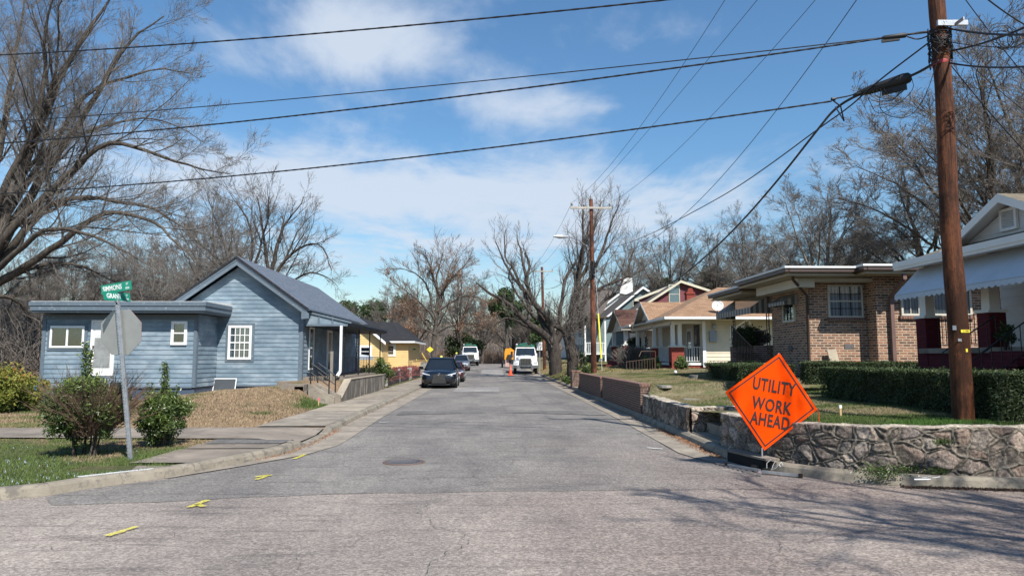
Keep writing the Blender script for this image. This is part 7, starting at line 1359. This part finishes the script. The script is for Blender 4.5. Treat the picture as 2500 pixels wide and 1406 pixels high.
# speed limit sign
p = P(1318, 905, Y=62); zc = P(1318, 845, Y=62); t = thing('speed_limit_sign', (p.x, 62, float(hr(p.x, 62))), 'white SPEED LIMIT 25 sign left of the far pole', 'road sign'); MB().box(p.x-.03, p.x+.03, 62, 62.05, float(hr(p.x, 62))-.1, zc.z+.3).build('post', galv, t); MB().box(p.x-.28, p.x+.22, 61.95, 61.97, zc.z-.35, zc.z+.35).build('plate', wl, t)
for b_, dz, s_ in (('SPEED', .22, .13), ('LIMIT', .08, .13), ('25', -.16, .34)): text(b_, s_, blackp, t, frame_m((p.x-.03, 61.945, zc.z+dz), X1, Z3, FS), bold=.004, ext=.001)
# ---------------------------------------------------------------- vehicles
rub = mat('tyre_rubber', (.014, .014, .015), .8, var=.15); rimm = mat('alloy_rim', (.34, .35, .36), .35, .8); chrome = mat('chrome', (.6, .61, .62), .15, 1, var=.02); lampm = mat('headlamp', (.62, .66, .70), .12, .3, var=.1, spec=.9); blkpl = mat('black_plastic', (.018, .018, .019), .6, var=.1)
redl = mat('tail_lamp', (.3, .01, .01), .3)
def wheel(par, x, y, r, w_, big=False):
    s_ = 1 if x > 0 else -1; wm = MB(); wm.lathe((x-w_/2, y, r), [(r*.62, 0), (r*.96, .0), (r, w_*.15), (r, w_*.85), (r*.96, w_), (r*.62, w_)], 24, ax=(1, 0, 0)); wo = wm.build('tyre', rub, par)
    rm = MB(); xo = x+s_*w_*.42; rm.lathe((xo if s_ > 0 else xo, y, r), [(r*.64, 0), (r*.6, .02*1), (.06, .015), (.001, .02)], 20, ax=(s_, 0, 0))
    for k in range(5): a = k*1.2566; rm.beam((xo+s_*.022, y, r), (xo+s_*.026, y+math.cos(a)*r*.6, r+math.sin(a)*r*.6), .05, .02)
    rm.build('rim', rimm, wo)
def loft(st, m_, name, par, nseg=8, sub=True):
    "st: list of (y, halfwidth, zbottom, zbelt, crown). front at y=0, grows to the rear"
    V = []; n = 0; prof = lambda w_, zb, zt, c: [(-w_*.86, zb), (-w_*.985, zb+(zt-zb)*.18), (-w_, zb+(zt-zb)*.55), (-w_*.975, zt-(zt-zb)*.14), (-w_*.88, zt), (-w_*.45, zt+c*.8), (0, zt+c), (w_*.45, zt+c*.8), (w_*.88, zt), (w_*.975, zt-(zt-zb)*.14), (w_, zb+(zt-zb)*.55), (w_*.985, zb+(zt-zb)*.18), (w_*.86, zb)]
    for y, w_, zb, zt, c in st:
        q = prof(w_, zb, zt, c); n = len(q); V += [(x, y, z) for x, z in q]
    mb = MB(); K = len(st); Fs = [(i*n+j, i*n+j+1, (i+1)*n+j+1, (i+1)*n+j) for i in range(K-1) for j in range(n-1)]+[(i*n+n-1, i*n, (i+1)*n, (i+1)*n+n-1) for i in range(K-1)]; mb.idx(V, Fs, 0, True); mb.face([V[j] for j in range(n)]); mb.face([V[(K-1)*n+j] for j in range(n)][::-1]); return mb.build(name, m_, par)
def car(label, name, loc, rot, paintm, L_=4.85, W_=1.92, H_=1.70, hood=.98, kind='suv', grille='wide', glass_m=None):
    t = thing(name, (0, 0, 0), label, 'car'); w2 = W_/2; r = .36 if kind == 'suv' else .32; belt = hood+.06
    ws0 = 1.05; roof0 = 1.95; roof1 = L_-1.1; rr = L_-.35
    loft([(-.02, w2*.70, .44, hood*.60, .02), (.0, w2*.80, .36, hood*.72, .03), (.06, w2*.88, .30, hood*.80, .04), (.16, w2*.94, .26, hood*.86, .05), (.34, w2*.98, .24, hood*.92, .06), (.7, w2, .23, hood*.98, .07), (ws0+.1, w2, .24, belt, .05), (L_*.5, w2, .24, belt+.02, .04), (L_-.6, w2*.99, .26, belt+.06, .04), (L_-.12, w2*.94, .32, belt+.02, .03), (L_, w2*.86, .42, belt-.1, .02)], paintm, 'body', t)
    # glasshouse: tapered, glass with painted pillars and roof
    tw = w2*.64; bw = w2*.86; zt = H_-.06
    g = MB(); B = [(-bw, ws0, belt), (bw, ws0, belt), (-tw, roof0, zt), (tw, roof0, zt), (-tw, roof1, zt), (tw, roof1, zt), (-bw, rr, belt+.04), (bw, rr, belt+.04)]
    g.idx(B, [(0, 1, 3, 2), (2, 3, 5, 4), (4, 5, 7, 6), (0, 2, 4, 6), (1, 7, 5, 3)], 0, False); g.build('windows', carglass, t)
    rf = MB(); rf.idx([(-tw-.03, roof0-.1, zt-.02), (tw+.03, roof0-.1, zt-.02), (tw+.04, roof1+.05, zt-.02), (-tw-.04, roof1+.05, zt-.02), (-tw*.75, roof0+.02, zt+.05), (tw*.75, roof0+.02, zt+.05), (tw*.75, roof1-.05, zt+.05), (-tw*.75, roof1-.05, zt+.05)], [(0, 1, 5, 4), (1, 2, 6, 5), (2, 3, 7, 6), (3, 0, 4, 7), (4, 5, 6, 7)], 0, True)
    for s_ in (-1, 1):
        rf.beam((s_*bw, ws0, belt), (s_*tw, roof0, zt), .09, .05); rf.beam((s_*(bw-.0), rr, belt+.04), (s_*tw, roof1, zt), .12, .06); rf.beam((s_*(bw-.01), L_*.52, belt), (s_*(tw+.01), L_*.52, zt), .07, .06); rf.beam((s_*tw, roof0, zt), (s_*tw, roof1, zt), .07, .06)
    rf.build('roof', paintm, t)
    if kind == 'suv':
        for s_ in (-1, 1): MB().beam((s_*tw*.95, roof0+.2, zt+.07), (s_*tw*.95, roof1-.1, zt+.07), .03, .03).build('roof_rail', blkpl, t)
    for s_ in (-1, 1):
        hl_ = MB(); hl_.idx([(s_*w2*.50, .10, hood*.70), (s_*w2*.93, .26, hood*.79), (s_*w2*.95, .34, hood*.86), (s_*w2*.52, .12, hood*.755), (s_*w2*.50, .2, hood*.70), (s_*w2*.93, .4, hood*.79), (s_*w2*.95, .45, hood*.86), (s_*w2*.52, .25, hood*.755)], [(0, 1, 2, 3), (4, 7, 6, 5), (0, 4, 5, 1), (3, 2, 6, 7), (1, 5, 6, 2), (0, 3, 7, 4)]); 
        for v in range(len(hl_.V)): x, y, z = hl_.V[v]; hl_.V[v] = (x*1.01, y-.17, z+.03)
        hl_.build('headlight', lampm, t)
        mr = MB(); mr.idx([(s_*(w2+.02), ws0+.35, belt-.02), (s_*(w2+.24), ws0+.38, belt), (s_*(w2+.25), ws0+.38, belt+.16), (s_*(w2+.03), ws0+.35, belt+.14), (s_*(w2+.02), ws0+.5, belt), (s_*(w2+.2), ws0+.5, belt+.02), (s_*(w2+.2), ws0+.5, belt+.13), (s_*(w2+.02), ws0+.5, belt+.12)], [(0, 1, 2, 3), (4, 7, 6, 5), (0, 4, 5, 1), (3, 2, 6, 7), (1, 5, 6, 2), (0, 3, 7, 4)]); mr.beam((s_*(w2-.1), ws0+.45, belt-.02), (s_*(w2+.05), ws0+.43, belt+.04), .08, .05); mr.build('mirror', paintm, t)
        MB().box(min(s_*w2*.6, s_*w2*.9), max(s_*w2*.6, s_*w2*.9), L_-.06, L_+.01, belt-.3, belt-.1).build('tail_light', redl, t)
    gr = MB()
    if grille == 'spindle':
        for k in range(9): z = hood*.30+k*.055*1.0; wd = .40-.012*k; gr.box(-wd, wd, -.055, .06, z, z+.05, 0); 
        for k in range(9):
            z = hood*.30+k*.055+.02; wd = .38-.012*k; nC = 9
            for j in range(nC): x = -wd+2*wd*(j+.5*(k % 2)*.9+.3)/nC; gr.box(x-.014, x+.014, -.066, -.05, z, z+.012, 1)
        gr.build('grille', [blkpl, chrome], t); em = MB(); em.tube([(math.cos(a)*.075, -.075, hood*.80+math.sin(a)*.052) for a in np.linspace(0, 6.283, 20)], .008, 5); em.beam((.02, -.075, hood*.80+.045), (-.035, -.075, hood*.80-.02), .012, .012); em.beam((-.035, -.075, hood*.80-.02), (.05, -.075, hood*.80-.02), .012, .012); em.build('emblem', chrome, t)
        MB().box(-w2*.62, w2*.62, -.01, .2, .20, .27).build('lower_lip', blkpl, t)
    else:
        for s_ in (-1, 1): gr.box(min(s_*.05, s_*.32), max(s_*.05, s_*.32), -.05, .1, hood*.60, hood*.74, 0)
        gr.box(-w2*.6, w2*.6, -.01, .15, .30, .42, 0); gr.build('grille', [blkpl, chrome], t); MB().lathe((0, -.03, hood*.79), [(.001, -.03), (.04, -.03), (.04, .0)], 14, ax=(0, 1, 0)).build('emblem', chrome, t)
    for x in (-w2+.10, w2-.10):
        for y in (.88, L_-1.0): wheel(t, x, y, r, .23)
    MB().box(-w2*.86, w2*.86, .25, L_-.3, .18, .32).build('underbody', blkpl, t)
    t.location = loc; t.rotation_euler = (0, 0, rot); return t
blackpaint = mat('deep_blue_black_paint', (.004, .006, .011), .25, .0, var=.05, coat=.7, spec=.5); silverp = mat('silver_paint', (.40, .41, .42), .3, .6, var=.03, coat=.7); redp = mat('dark_red_paint', (.07, .02, .022), .3, .3, var=.05, coat=1); whitep = mat('truck_white', (.78, .79, .79), .3, 0, var=.03, coat=.6)
c = P(1072, 951, Y=38.6); car('black sport utility car parked facing the camera at the left kerb, nearest car', 'parked_car', (c.x, 38.4, float(rz(39))), R(1), blackpaint, grille='spindle')
c = P(1112, 922, Y=46); car('dark red sedan half hidden behind the black car', 'parked_car', (c.x-.42, 47.5, 0.0), R(1), redp, 4.7, 1.8, 1.42, .85, 'sedan')
c = P(1126, 905, Y=75); car('silver sport utility car parked between the dark red sedan and the left truck', 'parked_car', (c.x, 74.5, float(rz(76))), R(2), silverp, 4.7, 1.88, 1.72, 1.0)
def truck(label, loc, rot, W_=2.35, equip=True):
    t = thing('utility_truck', (0, 0, 0), label, 'truck', 'white utility trucks'); w2 = W_/2
    loft([(0.35, w2*.48, .95, 1.45, .06), (.45, w2*.56, .88, 1.52, .08), (.9, w2*.66, .85, 1.62, .09), (1.9, w2*.78, .85, 1.72, .09)], whitep, 'hood', t)
    fd = MB()
    for s_ in (-1, 1):
        for y0, y1, zt0, zt1 in ((.42, .8, 1.18, 1.30), (.8, 1.5, 1.30, 1.34), (1.5, 1.95, 1.34, 1.2)): fd.idx([(s_*w2*.55, y0, .75), (s_*w2, y0+.0, .75), (s_*w2, y1, .75), (s_*w2*.55, y1, .75), (s_*w2*.55, y0, zt0+.06), (s_*w2*.96, y0, zt0-.06), (s_*w2*.96, y1, zt1-.06), (s_*w2*.55, y1, zt1+.06)], [(4, 5, 6, 7), (0, 1, 5, 4), (1, 2, 6, 5), (2, 3, 7, 6)], 0, True)
    fd.build('fenders', whitep, t)
    MB().box(-w2*.40, w2*.40, .28, .40, .92, 1.46).build('grille', blkpl, t); gm_ = MB()
    for k in range(7): gm_.box(-w2*.38+k*w2*.127-.008, -w2*.38+k*w2*.127+.008, .265, .285, .95, 1.44)
    gm_.box(-w2*.43, w2*.43, .26, .3, 1.46, 1.50); gm_.tube([(-w2*.43, .28, .95), (-w2*.43, .28, 1.48)], .02, 6); gm_.tube([(w2*.43, .28, .95), (w2*.43, .28, 1.48)], .02, 6); gm_.build('grille_bars', chrome, t)
    for s_ in (-1, 1): MB().box(min(s_*w2*.62, s_*w2*.93), max(s_*w2*.62, s_*w2*.93), .40, .5, .98, 1.16).build('headlight', lampm, t)
    bp = MB(); bp.box(-w2*.7, w2*.7, .05, .32, .58, .86); 
    for s_ in (-1, 1): bp.idx([(s_*w2*.7, .05, .58), (s_*w2*.7, .05, .86), (s_*w2, .3, .60), (s_*w2, .3, .86), (s_*w2*.7, .35, .58), (s_*w2*.7, .35, .86), (s_*w2, .55, .6), (s_*w2, .55, .86)], [(0, 2, 3, 1), (1, 3, 7, 5), (0, 4, 6, 2), (2, 6, 7, 3)])
    bp.build('bumper', mat('grey_bumper', (.30, .31, .33), .35, .7), t); MB().box(-w2*.45, w2*.45, .035, .06, .62, .76).build('air_dam', blkpl, t)
    cb = MB(); bw = w2*.86; tw = w2*.78; cb.idx([(-bw, 1.8, .9), (bw, 1.8, .9), (bw, 3.6, .9), (-bw, 3.6, .9), (-bw, 1.8, 1.68), (bw, 1.8, 1.68), (bw, 3.6, 1.68), (-bw, 3.6, 1.68), (-tw, 2.25, 2.55), (tw, 2.25, 2.55), (tw, 3.6, 2.6), (-tw, 3.6, 2.6)], [(0, 1, 5, 4), (1, 2, 6, 5), (3, 0, 4, 7), (2, 3, 7, 6), (4, 5, 9, 8), (5, 6, 10, 9), (7, 4, 8, 11), (6, 7, 11, 10), (8, 9, 10, 11)]); cb.build('cab', whitep, t)
    ws = MB(); ws.idx([(-bw*.93, 1.80+.05, 1.74), (bw*.93, 1.85, 1.74), (tw*.94, 2.20, 2.47), (-tw*.94, 2.20, 2.47)], [(0, 1, 2, 3)]); 
    for s_ in (-1, 1): ws.idx([(s_*(bw+.0), 2.1, 1.75), (s_*(bw+.0), 3.0, 1.75), (s_*(tw+.012), 3.0, 2.45), (s_*(tw+.02), 2.35, 2.45)], [(0, 1, 2, 3)])
    for v in range(len(ws.V)): x, y, z = ws.V[v]; ws.V[v] = (x*1.004, y-.02, z)
    ws.build('windscreen', carglass, t)
    for s_ in (-1, 1): mr = MB(); mr.box(min(s_*(bw+.22), s_*(bw+.42)), max(s_*(bw+.22), s_*(bw+.42)), 1.9, 2.0, 1.55, 2.15); mr.beam((s_*bw, 2.0, 1.7), (s_*(bw+.3), 1.97, 1.7), .03, .03); mr.beam((s_*bw, 2.1, 2.1), (s_*(bw+.3), 1.97, 2.1), .03, .03); mr.build('mirror', blkpl, t)
    bd = MB(); bd.box(-w2, w2, 3.75, 7.6, .75, 2.0); bd.box(-w2*.9, w2*.9, 3.7, 7.4, 2.0, 2.25); bd.build('equipment_body', whitep, t)
    grm = mat('green_boom', (.02, .16, .11), .5) if 'green_boom' not in MATS else MATS['green_boom']; bo = MB(); bo.beam((-.5, 2.2, 2.78), (.2, 7.4, 3.0), .22, .22); bo.beam((-.75, 2.3, 2.7), (.8, 2.3, 2.72), .12, .1); bo.box(-.9, .9, 2.6, 3.5, 2.6, 2.7); bo.beam((.6, 2.4, 2.72), (.7, 6.0, 2.86), .14, .14); bo.build('boom', grm, t)
    MB().box(-w2*.5, w2*.3, 2.3, 2.5, 2.60, 2.68).box(-.2, .5, 2.35, 2.9, 2.68, 2.78).build('red_gear', mat('red_gear', (.3, .05, .03), .6) if 'red_gear' not in MATS else MATS['red_gear'], t)
    MB().lathe((-w2*.72, 2.35, 2.72), [(.001, 0), (.10, .0), (.14, .08), (.10, .18), (.001, .2)], 10).build('work_light', galv, t)
    for x in (-w2+.18, w2-.18):
        for y in (1.25, 6.2): wheel(t, x, y, .48, .28)
    MB().box(-.45, .45, .6, 7.4, .5, .78).build('chassis', blkpl, t); t.location = loc; t.rotation_euler = (0, 0, rot); return t
c = P(1283, 914, Y=66); truck('white utility truck parked facing the camera under the right street trees', (c.x, 65.6, float(rz(66))), R(-2))
c = P(1148, 891, Y=92); truck('farther white utility truck at the left side near the crest', (c.x, 92, float(rz(93))), R(2.5))
# orange yellow chipper behind the right truck
ora = mat('machine_orange', (.75, .30, .02), .45, var=.1); c = P(1241, 887, Y=84); z = float(rz(84)); t = thing('wood_chipper', (c.x, 84, z), 'orange yellow wood chipper behind the right utility truck', 'machine')
MB().prism([(c.x-.45, 84, z+1.0), (c.x+.7, 84, z+1.0), (c.x+.7, 84, z+2.1), (c.x+.3, 84, z+2.4), (c.x-.35, 84, z+2.3), (c.x-.45, 84, z+1.9)], (0, 1.3, 0)).build('body', ora, t); MB().box(c.x-.7, c.x+.7, 84, 86, z+.55, z+.9).box(c.x-.1, c.x+.4, 83.6, 84, z+1.0, z+1.6).build('frame', blkpl, t)
MB().box(c.x-.35, c.x+.1, 83.9, 84.0, z+.15, z+.95).build('feed_guard', mat('pale_guard', (.5, .32, .28), .7), t)
for s_ in (-.72, .72): MB().lathe((c.x+s_-.1, 84.6, z+.38), [(.1, 0), (.38, 0), (.38, .2), (.1, .2)], 18, ax=(1, 0, 0)).build('wheel', rub, t)
# cones
oc_ = mat('cone_orange', (.90, .09, .025), .5, var=.08); owh = mat('cone_collar', (.62, .25, .2), .5)
def cone(px, py, Y, h, lab):
    p = P(px, py, Y=Y); z = float(rz(Y))+.035; t = thing('traffic_cone', (p.x, Y, z), lab, 'traffic cone', 'orange traffic cones'); MB().lathe((p.x, Y, z+.03), [(h*.19, 0), (h*.155, h*.15), (h*.05, h*.93), (.02, h*.96)], 20).build('cone', oc_, t); MB().box(p.x-h*.24, p.x+h*.24, Y-h*.24, Y+h*.24, z-.005, z+.03).build('base', oc_, t); MB().lathe((p.x, Y, z+.03), [(h*.112, h*.52), (h*.088, h*.68)], 20).build('collar', owh, t)
cone(1246.5, 912, 63.0, .92, 'large orange cone at the front corner of the right truck'); cone(1143.5, 898, 83, .90, 'orange cone between the silver car and the left truck')
# ---------------------------------------------------------------- people in high visibility vests
hiv = mat('hi_vis_yellow', (.55, .85, .05), .7); jean = mat('dark_trousers', (.03, .035, .05), .9); skin = mat('skin_tone', (.32, .19, .13), .6); helm = mat('yellow_helmet', (.75, .8, .1), .4)
def person(loc, rot, lab):
    t = thing('person', (0, 0, 0), lab, 'person', 'workers in high visibility vests')
    J = {'pel': (0, 0, .95), 'abd': (0, 0, 1.12), 'chest': (0, 0, 1.32), 'neck': (0, 0, 1.50), 'head': (0, -.02, 1.60), 'crown': (0, -.01, 1.72)}; rad = {'pel': .15, 'abd': .13, 'chest': .155, 'neck': .06, 'head': .09, 'crown': .075}; E = [('pel', 'abd'), ('abd', 'chest'), ('chest', 'neck'), ('neck', 'head'), ('head', 'crown')]
    for s_, n_ in ((1, 'r'), (-1, 'l')):
        for k_, p_, r_ in (('sh', (s_*.19, 0, 1.42), .065), ('el', (s_*.27, .03, 1.15), .045), ('wr', (s_*.24, -.12, .98), .032), ('hd', (s_*.235, -.17, .93), .038), ('hip', (s_*.10, 0, .88), .10), ('kn', (s_*.12, -.03, .50), .065), ('an', (s_*.13, .02, .10), .045), ('ft', (s_*.14, -.14, .05), .045)): J[n_+k_] = p_; rad[n_+k_] = r_
        E += [('chest', n_+'sh'), (n_+'sh', n_+'el'), (n_+'el', n_+'wr'), (n_+'wr', n_+'hd'), ('pel', n_+'hip'), (n_+'hip', n_+'kn'), (n_+'kn', n_+'an'), (n_+'an', n_+'ft')]
        for f in range(4): J[n_+'f%d' % f] = (s_*(.25-.018*f), -.17-.05+.005*f, .875+.004*f); rad[n_+'f%d' % f] = .010; E.append((n_+'hd', n_+'f%d' % f))
        J[n_+'th'] = (s_*.205, -.19, .91); rad[n_+'th'] = .011; E.append((n_+'hd', n_+'th'))
    ks = list(J); me = bpy.data.meshes.new('body'); me.from_pydata([J[k] for k in ks], [(ks.index(a), ks.index(b)) for a, b in E], []); o = bpy.data.objects.new('body', me); COL.objects.link(o); md = o.modifiers.new('skin', 'SKIN')
    for i, k in enumerate(ks): me.skin_vertices[0].data[i].radius = (rad[k], rad[k])
    me.skin_vertices[0].data[0].use_root = True; sb_ = o.modifiers.new('sub', 'SUBSURF'); sb_.levels = sb_.render_levels = 1; dg = bpy.context.evaluated_depsgraph_get(); m2 = bpy.data.meshes.new_from_object(o.evaluated_get(dg)); bpy.data.objects.remove(o)
    for m_ in (skin, hiv, jean): m2.materials.append(m_)
    for p_ in m2.polygons: c = p_.center; p_.material_index = 1 if (1.0 < c.z < 1.5 and abs(c.x) < .3) else 2 if c.z < .92 and abs(c.x) < .2 else 0; p_.use_smooth = True
    link('body', m2, t, Vector((0, 0, 0))); MB().lathe((0, -.01, 1.66), [(.125, 0), (.115, .02), (.10, .08), (.05, .13), (.001, .14)], 16).build('helmet', helm, t); t.location = loc; t.rotation_euler = (0, 0, rot); return t
p = P(1077, 905, Y=62); person((p.x, 62, float(rz(62))), .5, 'worker in a yellow green vest and helmet seen over the black car roof'); p = P(1114, 900, Y=80); person((p.x, 80, float(rz(80))+.12), 1.2, 'worker with green yellow helmet behind the silver car')
# ---------------------------------------------------------------- fences, chain link, far things
t = thing('picket_fence', (-5.7, 44, .1), 'low black picket fence with reddish plants along the left sidewalk', 'fence'); mb = MB(); y = 37.6
while y < 54.5:
    z0 = .1+float(rz(y)); 
    if 47.2 < y < 48.6:
        if mb.V: mb.build('pickets', mat('black_fence_board', (.03, .028, .03), .8, var=.4, scale=5), t); mb = MB()
    else: mb.box(-5.66, -5.62, y, y+.13, z0, z0+.78+.04*math.sin(y*9))
    y += .15
mb.build('pickets', MATS['black_fence_board'], t)
for y in (37.5, 42.5, 47.2, 48.5, 54.5): MB().box(-5.74, -5.6, y-.07, y+.07, .05, 1.0).build('fence_post', greyfr, t)
rs = np.random.RandomState(90); nS = 1500; Ps = np.empty((nS, 4, 3)); Ps[:, 0] = np.stack([rs.uniform(-6.5, -5.8, nS), rs.uniform(37.5, 54, nS), np.full(nS, .3)], 1); d = unit(np.stack([rs.normal(0, .4, nS), rs.normal(0, .4, nS), np.ones(nS)], 1))
for k in range(1, 4): d = unit(d+rs.normal(0, .3, (nS, 3))); Ps[:, k] = Ps[:, k-1]+d*.27
v_, f_ = tubes(Ps, np.full((nS, 4), .014), 3); npmesh('red_brush', v_, f_, mat('red_stems', (.26, .08, .07), .9, var=.3), smooth=True, kind='stuff', label='dull red stems behind the black picket fence', cat='brush')
cl = mat('chain_link_grey', (.22, .22, .21), .6, .4); t = thing('chain_link_fence', (0, 127, 0), 'grey chain link fence across the end of the street', 'fence'); zf_ = float(rz(127))
for x in np.arange(-9, 14, 1.7): MB().tube([(x, 127, zf_-.1), (x, 127, zf_+3.4)], .04, 6).build('fence_post', cl, t)
mb = MB()
for k in range(200): x = -9+k*.12; mb.beam((x, 127.02, zf_+.1), (x+1.0, 127.02, zf_+3.3), .012, .012); mb.beam((x+1.0, 127.03, zf_+.1), (x, 127.03, zf_+3.3), .012, .012)
mb.beam((-9, 127, zf_+3.35), (14.5, 127, zf_+3.35), .06, .06); mb.build('mesh', cl, t)
t = thing('chain_link_fence', (-5.7, 62, 0), 'chain link fence beside the left sidewalk past the picket fence', 'fence'); 
for y in np.arange(56, 74, 2.2): MB().tube([(-5.75, y, 0), (-5.75, y, 1.3+float(rz(y)))], .035, 6).build('fence_post', galv, t)
mb = MB(); mb.beam((-5.75, 56, 1.25), (-5.75, 74, 1.35), .04, .04)
for k in range(110): y = 56+k*.16; mb.beam((-5.75, y, .1), (-5.75, y+.5, 1.25), .01, .01); mb.beam((-5.75, y+.5, .1), (-5.75, y, 1.25), .01, .01)
mb.build('mesh', cl, t)
def lamp(px, top, bot, Y, arm_, lab):
    p = P(px, bot, Y=Y); zt = P(px, top, Y=Y).z; z0 = float(rz(Y))-.2; t = thing('street_lamp', (p.x, Y, z0), lab, 'street lamp', 'distant street lamps'); MB().tube([(p.x, Y, z0), (p.x, Y, zt-.6), (p.x+arm_*.15, Y, zt-.1), (p.x+arm_, Y, zt)], [.09, .07, .06, .05], 8).build('pole', galv, t); MB().tube([(p.x+arm_, Y, zt), (p.x+arm_*1.5, Y, zt-.03)], [.12, .06], 8).build('lamp_head', galv, t)
lamp(1246, 824, 880, 122, 1.2, 'grey street lamp just left of the orange chipper'); lamp(1231, 803, 880, 126, -1.2, 'farther grey street lamp with arm to the left')
# far left-side wooden pole, street sign at the crossing beyond
p = P(965, 760, Y=110); t = thing('utility_pole', (p.x, 110, 0), 'distant pale wooden pole with crossarm above the yellow house', 'utility pole'); zt = P(965, 738, Y=110).z; MB().tube([(p.x, 110, 0), (p.x, 110, zt)], [.15, .12], 8).build('pole', armw, t); MB().beam((p.x-1.3, 110, zt-.3), (p.x+1.3, 110, zt-.3), .12, .12).build('crossarm', armw, t)
for k in range(3): wire((p.x-.9+.8*k, 110, zt-.1), P(1300+k*20, 850+4*k, Y=118), None, ('upper', 'middle', 'lower')[k]+' distant wire behind the leafy oak', .02, sag=.5, n=16)
p = P(1003, 905, Y=60); t = thing('street_name_sign', (p.x, 60, .2), 'small green street name sign in front of the yellow house deck', 'road sign'); zt = P(1003, 851, Y=60).z; MB().tube([(p.x, 60, .1), (p.x, 60, zt)], .03, 6).build('post', galv, t); MB().box(p.x-.38, p.x+.38, 59.98, 60.0, zt-.12, zt+.02).box(p.x-.01, p.x+.01, 59.7, 60.3, zt+.03, zt+.16).build('blade', green, t)
p = P(1050, 853, Y=70); t = thing('warning_sign', (p.x, 70, .3), 'small yellow sign in front of the leafy oak trunk', 'road sign'); MB().tube([(p.x, 70, .2), (p.x, 70, p.z)], .03, 6).build('post', galv, t); MB().prism([(p.x-.35, 69.96, p.z), (p.x, 69.96, p.z-.3), (p.x+.35, 69.96, p.z), (p.x, 69.96, p.z+.3)], (0, .01, 0)).build('plate', yb, t)
for k, (a, b) in enumerate((((1006, 862), (1035, 905)), ((1030, 862), (1048, 892)))): MB().tube([P(*a, Y=63), P(*b, Y=62)], .035, 6).build('guy_guard', mat('yellow_guard%d' % k, (.6, .5, .08), .6), label=('left', 'right')[k]+' slanting yellow guy wire guard near the yellow deck', cat='guy wire')
# lawn rails on the right bank and side rail of brick house steps
t = thing('lawn_handrail', P(1600, 880, Y=33), 'rusty thin handrail running down the lawn toward the brick wall gap', 'handrail'); rust = mat('rusty_rail', (.16, .10, .075), .8, var=.3, scale=10)
a = P(1598, 868, Y=33.5); b = P(1530, 920, Y=27.6); za_, zb_ = float(hr(a.x, a.y)), float(hr(b.x, b.y)); railing(t, (a.x, a.y, za_), (b.x, b.y, zb_), .62, .6, .006, .018, rust); a = P(1600, 868, Y=33.5); MB().tube([(a.x, a.y, za_), (a.x, a.y, za_+.95), (a.x-.7, a.y-.1, za_+.95), (a.x-1.0, a.y-1, za_+.7)], .014, 6).build('rail', rust, t)
# left yard odds and ends
q = P(93, 960, Y=27.5); t = thing('blue_bin', (q.x, 27.5, .45), 'bright blue plastic jug at the corner of the blue house', 'jug'); MB().lathe((q.x, 27.5, .42), [(.12, 0), (.13, .05), (.13, .28), (.07, .33), (.05, .35)], 14).build('body', mat('blue_plastic', (.02, .16, .5), .4), t); MB().lathe((q.x, 27.5, .78), [(.06, 0), (.1, .03), (.09, .09), (.02, .12)], 12).build('cap', MATS['blue_plastic'], t)
q = P(90, 985, Y=27.2); MB().box(q.x-.22, q.x+.12, 27.05, 27.75, -.1, .42).build('brick_step', mat('pink_block', (.30, .19, .16), .9, bmp=.4), label='pinkish masonry block beside the blue house corner', cat='block')
t = thing('wire_fence', (q.x-.9, 28, 0), 'short rusty wire fence left of the blue house', 'fence'); mb = MB()
for k in range(6): mb.tube([(q.x-.3-.28*k, 28.4, -.2), (q.x-.3-.28*k, 28.4, .75)], .012, 5)
for z in (.1, .4, .74): mb.tube([(q.x-.3, 28.4, z), (q.x-1.75, 28.4, z)], .008, 5)
mb.build('wires', iron, t)
for px, py, Y, lab in ((1353-0, 0, 0, ''),): pass
q = P(1649, 911, Y=29); t = MB(); t.lathe((q.x, 29, float(hr(q.x, 29))), [(.001, 0), (.055, .02), (.07, .07), (.05, .12), (.001, .14)], 12); t.build('white_ball', white, label='small white ball lying on the lawn', cat='ball')
stonem = mat('pale_flat_stone', (.22, .205, .175), .9, bmp=.5, var=.25)
for px, py, Y, w_, lab in ((1690, 963, 18.2, .55, 'pale flat stone slab set in the lawn, right one'), (1622, 955, 20.2, .45, 'mossy flat stone in the lawn, left one'), (1695, 933, 23.5, .3, 'weathered tree stump or rock beside the undercut hedge')):
    p = P(px, py, Y=Y); z = float(hr(p.x, Y)); rs = random.Random(int(px)); mb = MB(); n_ = 12; ring = [(p.x+math.cos(a)*w_/2*rs.uniform(.8, 1.1), Y+math.sin(a)*.28*rs.uniform(.8, 1.1)) for a in np.linspace(0, 5.76, n_)]; hh_ = .02 if px != 1695 else .12
    mb.face([(x, y_, z+hh_) for x, y_ in ring]); 
    for i in range(n_): (xa_, ya_), (xb_, yb_) = ring[i], ring[(i+1) % n_]; mb.face([(xa_, ya_, z+hh_), (xb_, yb_, z+hh_), (xb_+(xb_-p.x)*.1, yb_+(yb_-Y)*.1, z-.05), (xa_+(xa_-p.x)*.1, ya_+(ya_-Y)*.1, z-.05)])
    mb.build('flat_stone', stonem, label=lab, cat='stone')
# bare tree behind the camera's right that throws the branch shadows on the cross road
rs = np.random.RandomState(71); lv = [dict(n=8, K=8, ratio=.45, ang=.8, t0=.2, noise_=.14), dict(n=7, K=6, ratio=.5, ang=.85, t0=.1, noise_=.17), dict(n=4, K=4, ratio=.55, ang=.8, t0=.1, noise_=.2)]
mktree('bare_tree', (13.2, -3.4, 0), autolimbs((13.2, -3.4, 0), 15, 8.5, 12, rs, .46, fork=.22), 'bare tree on the near side of the crossing that shades the road', lv, 72, .022, barkd, twigd)
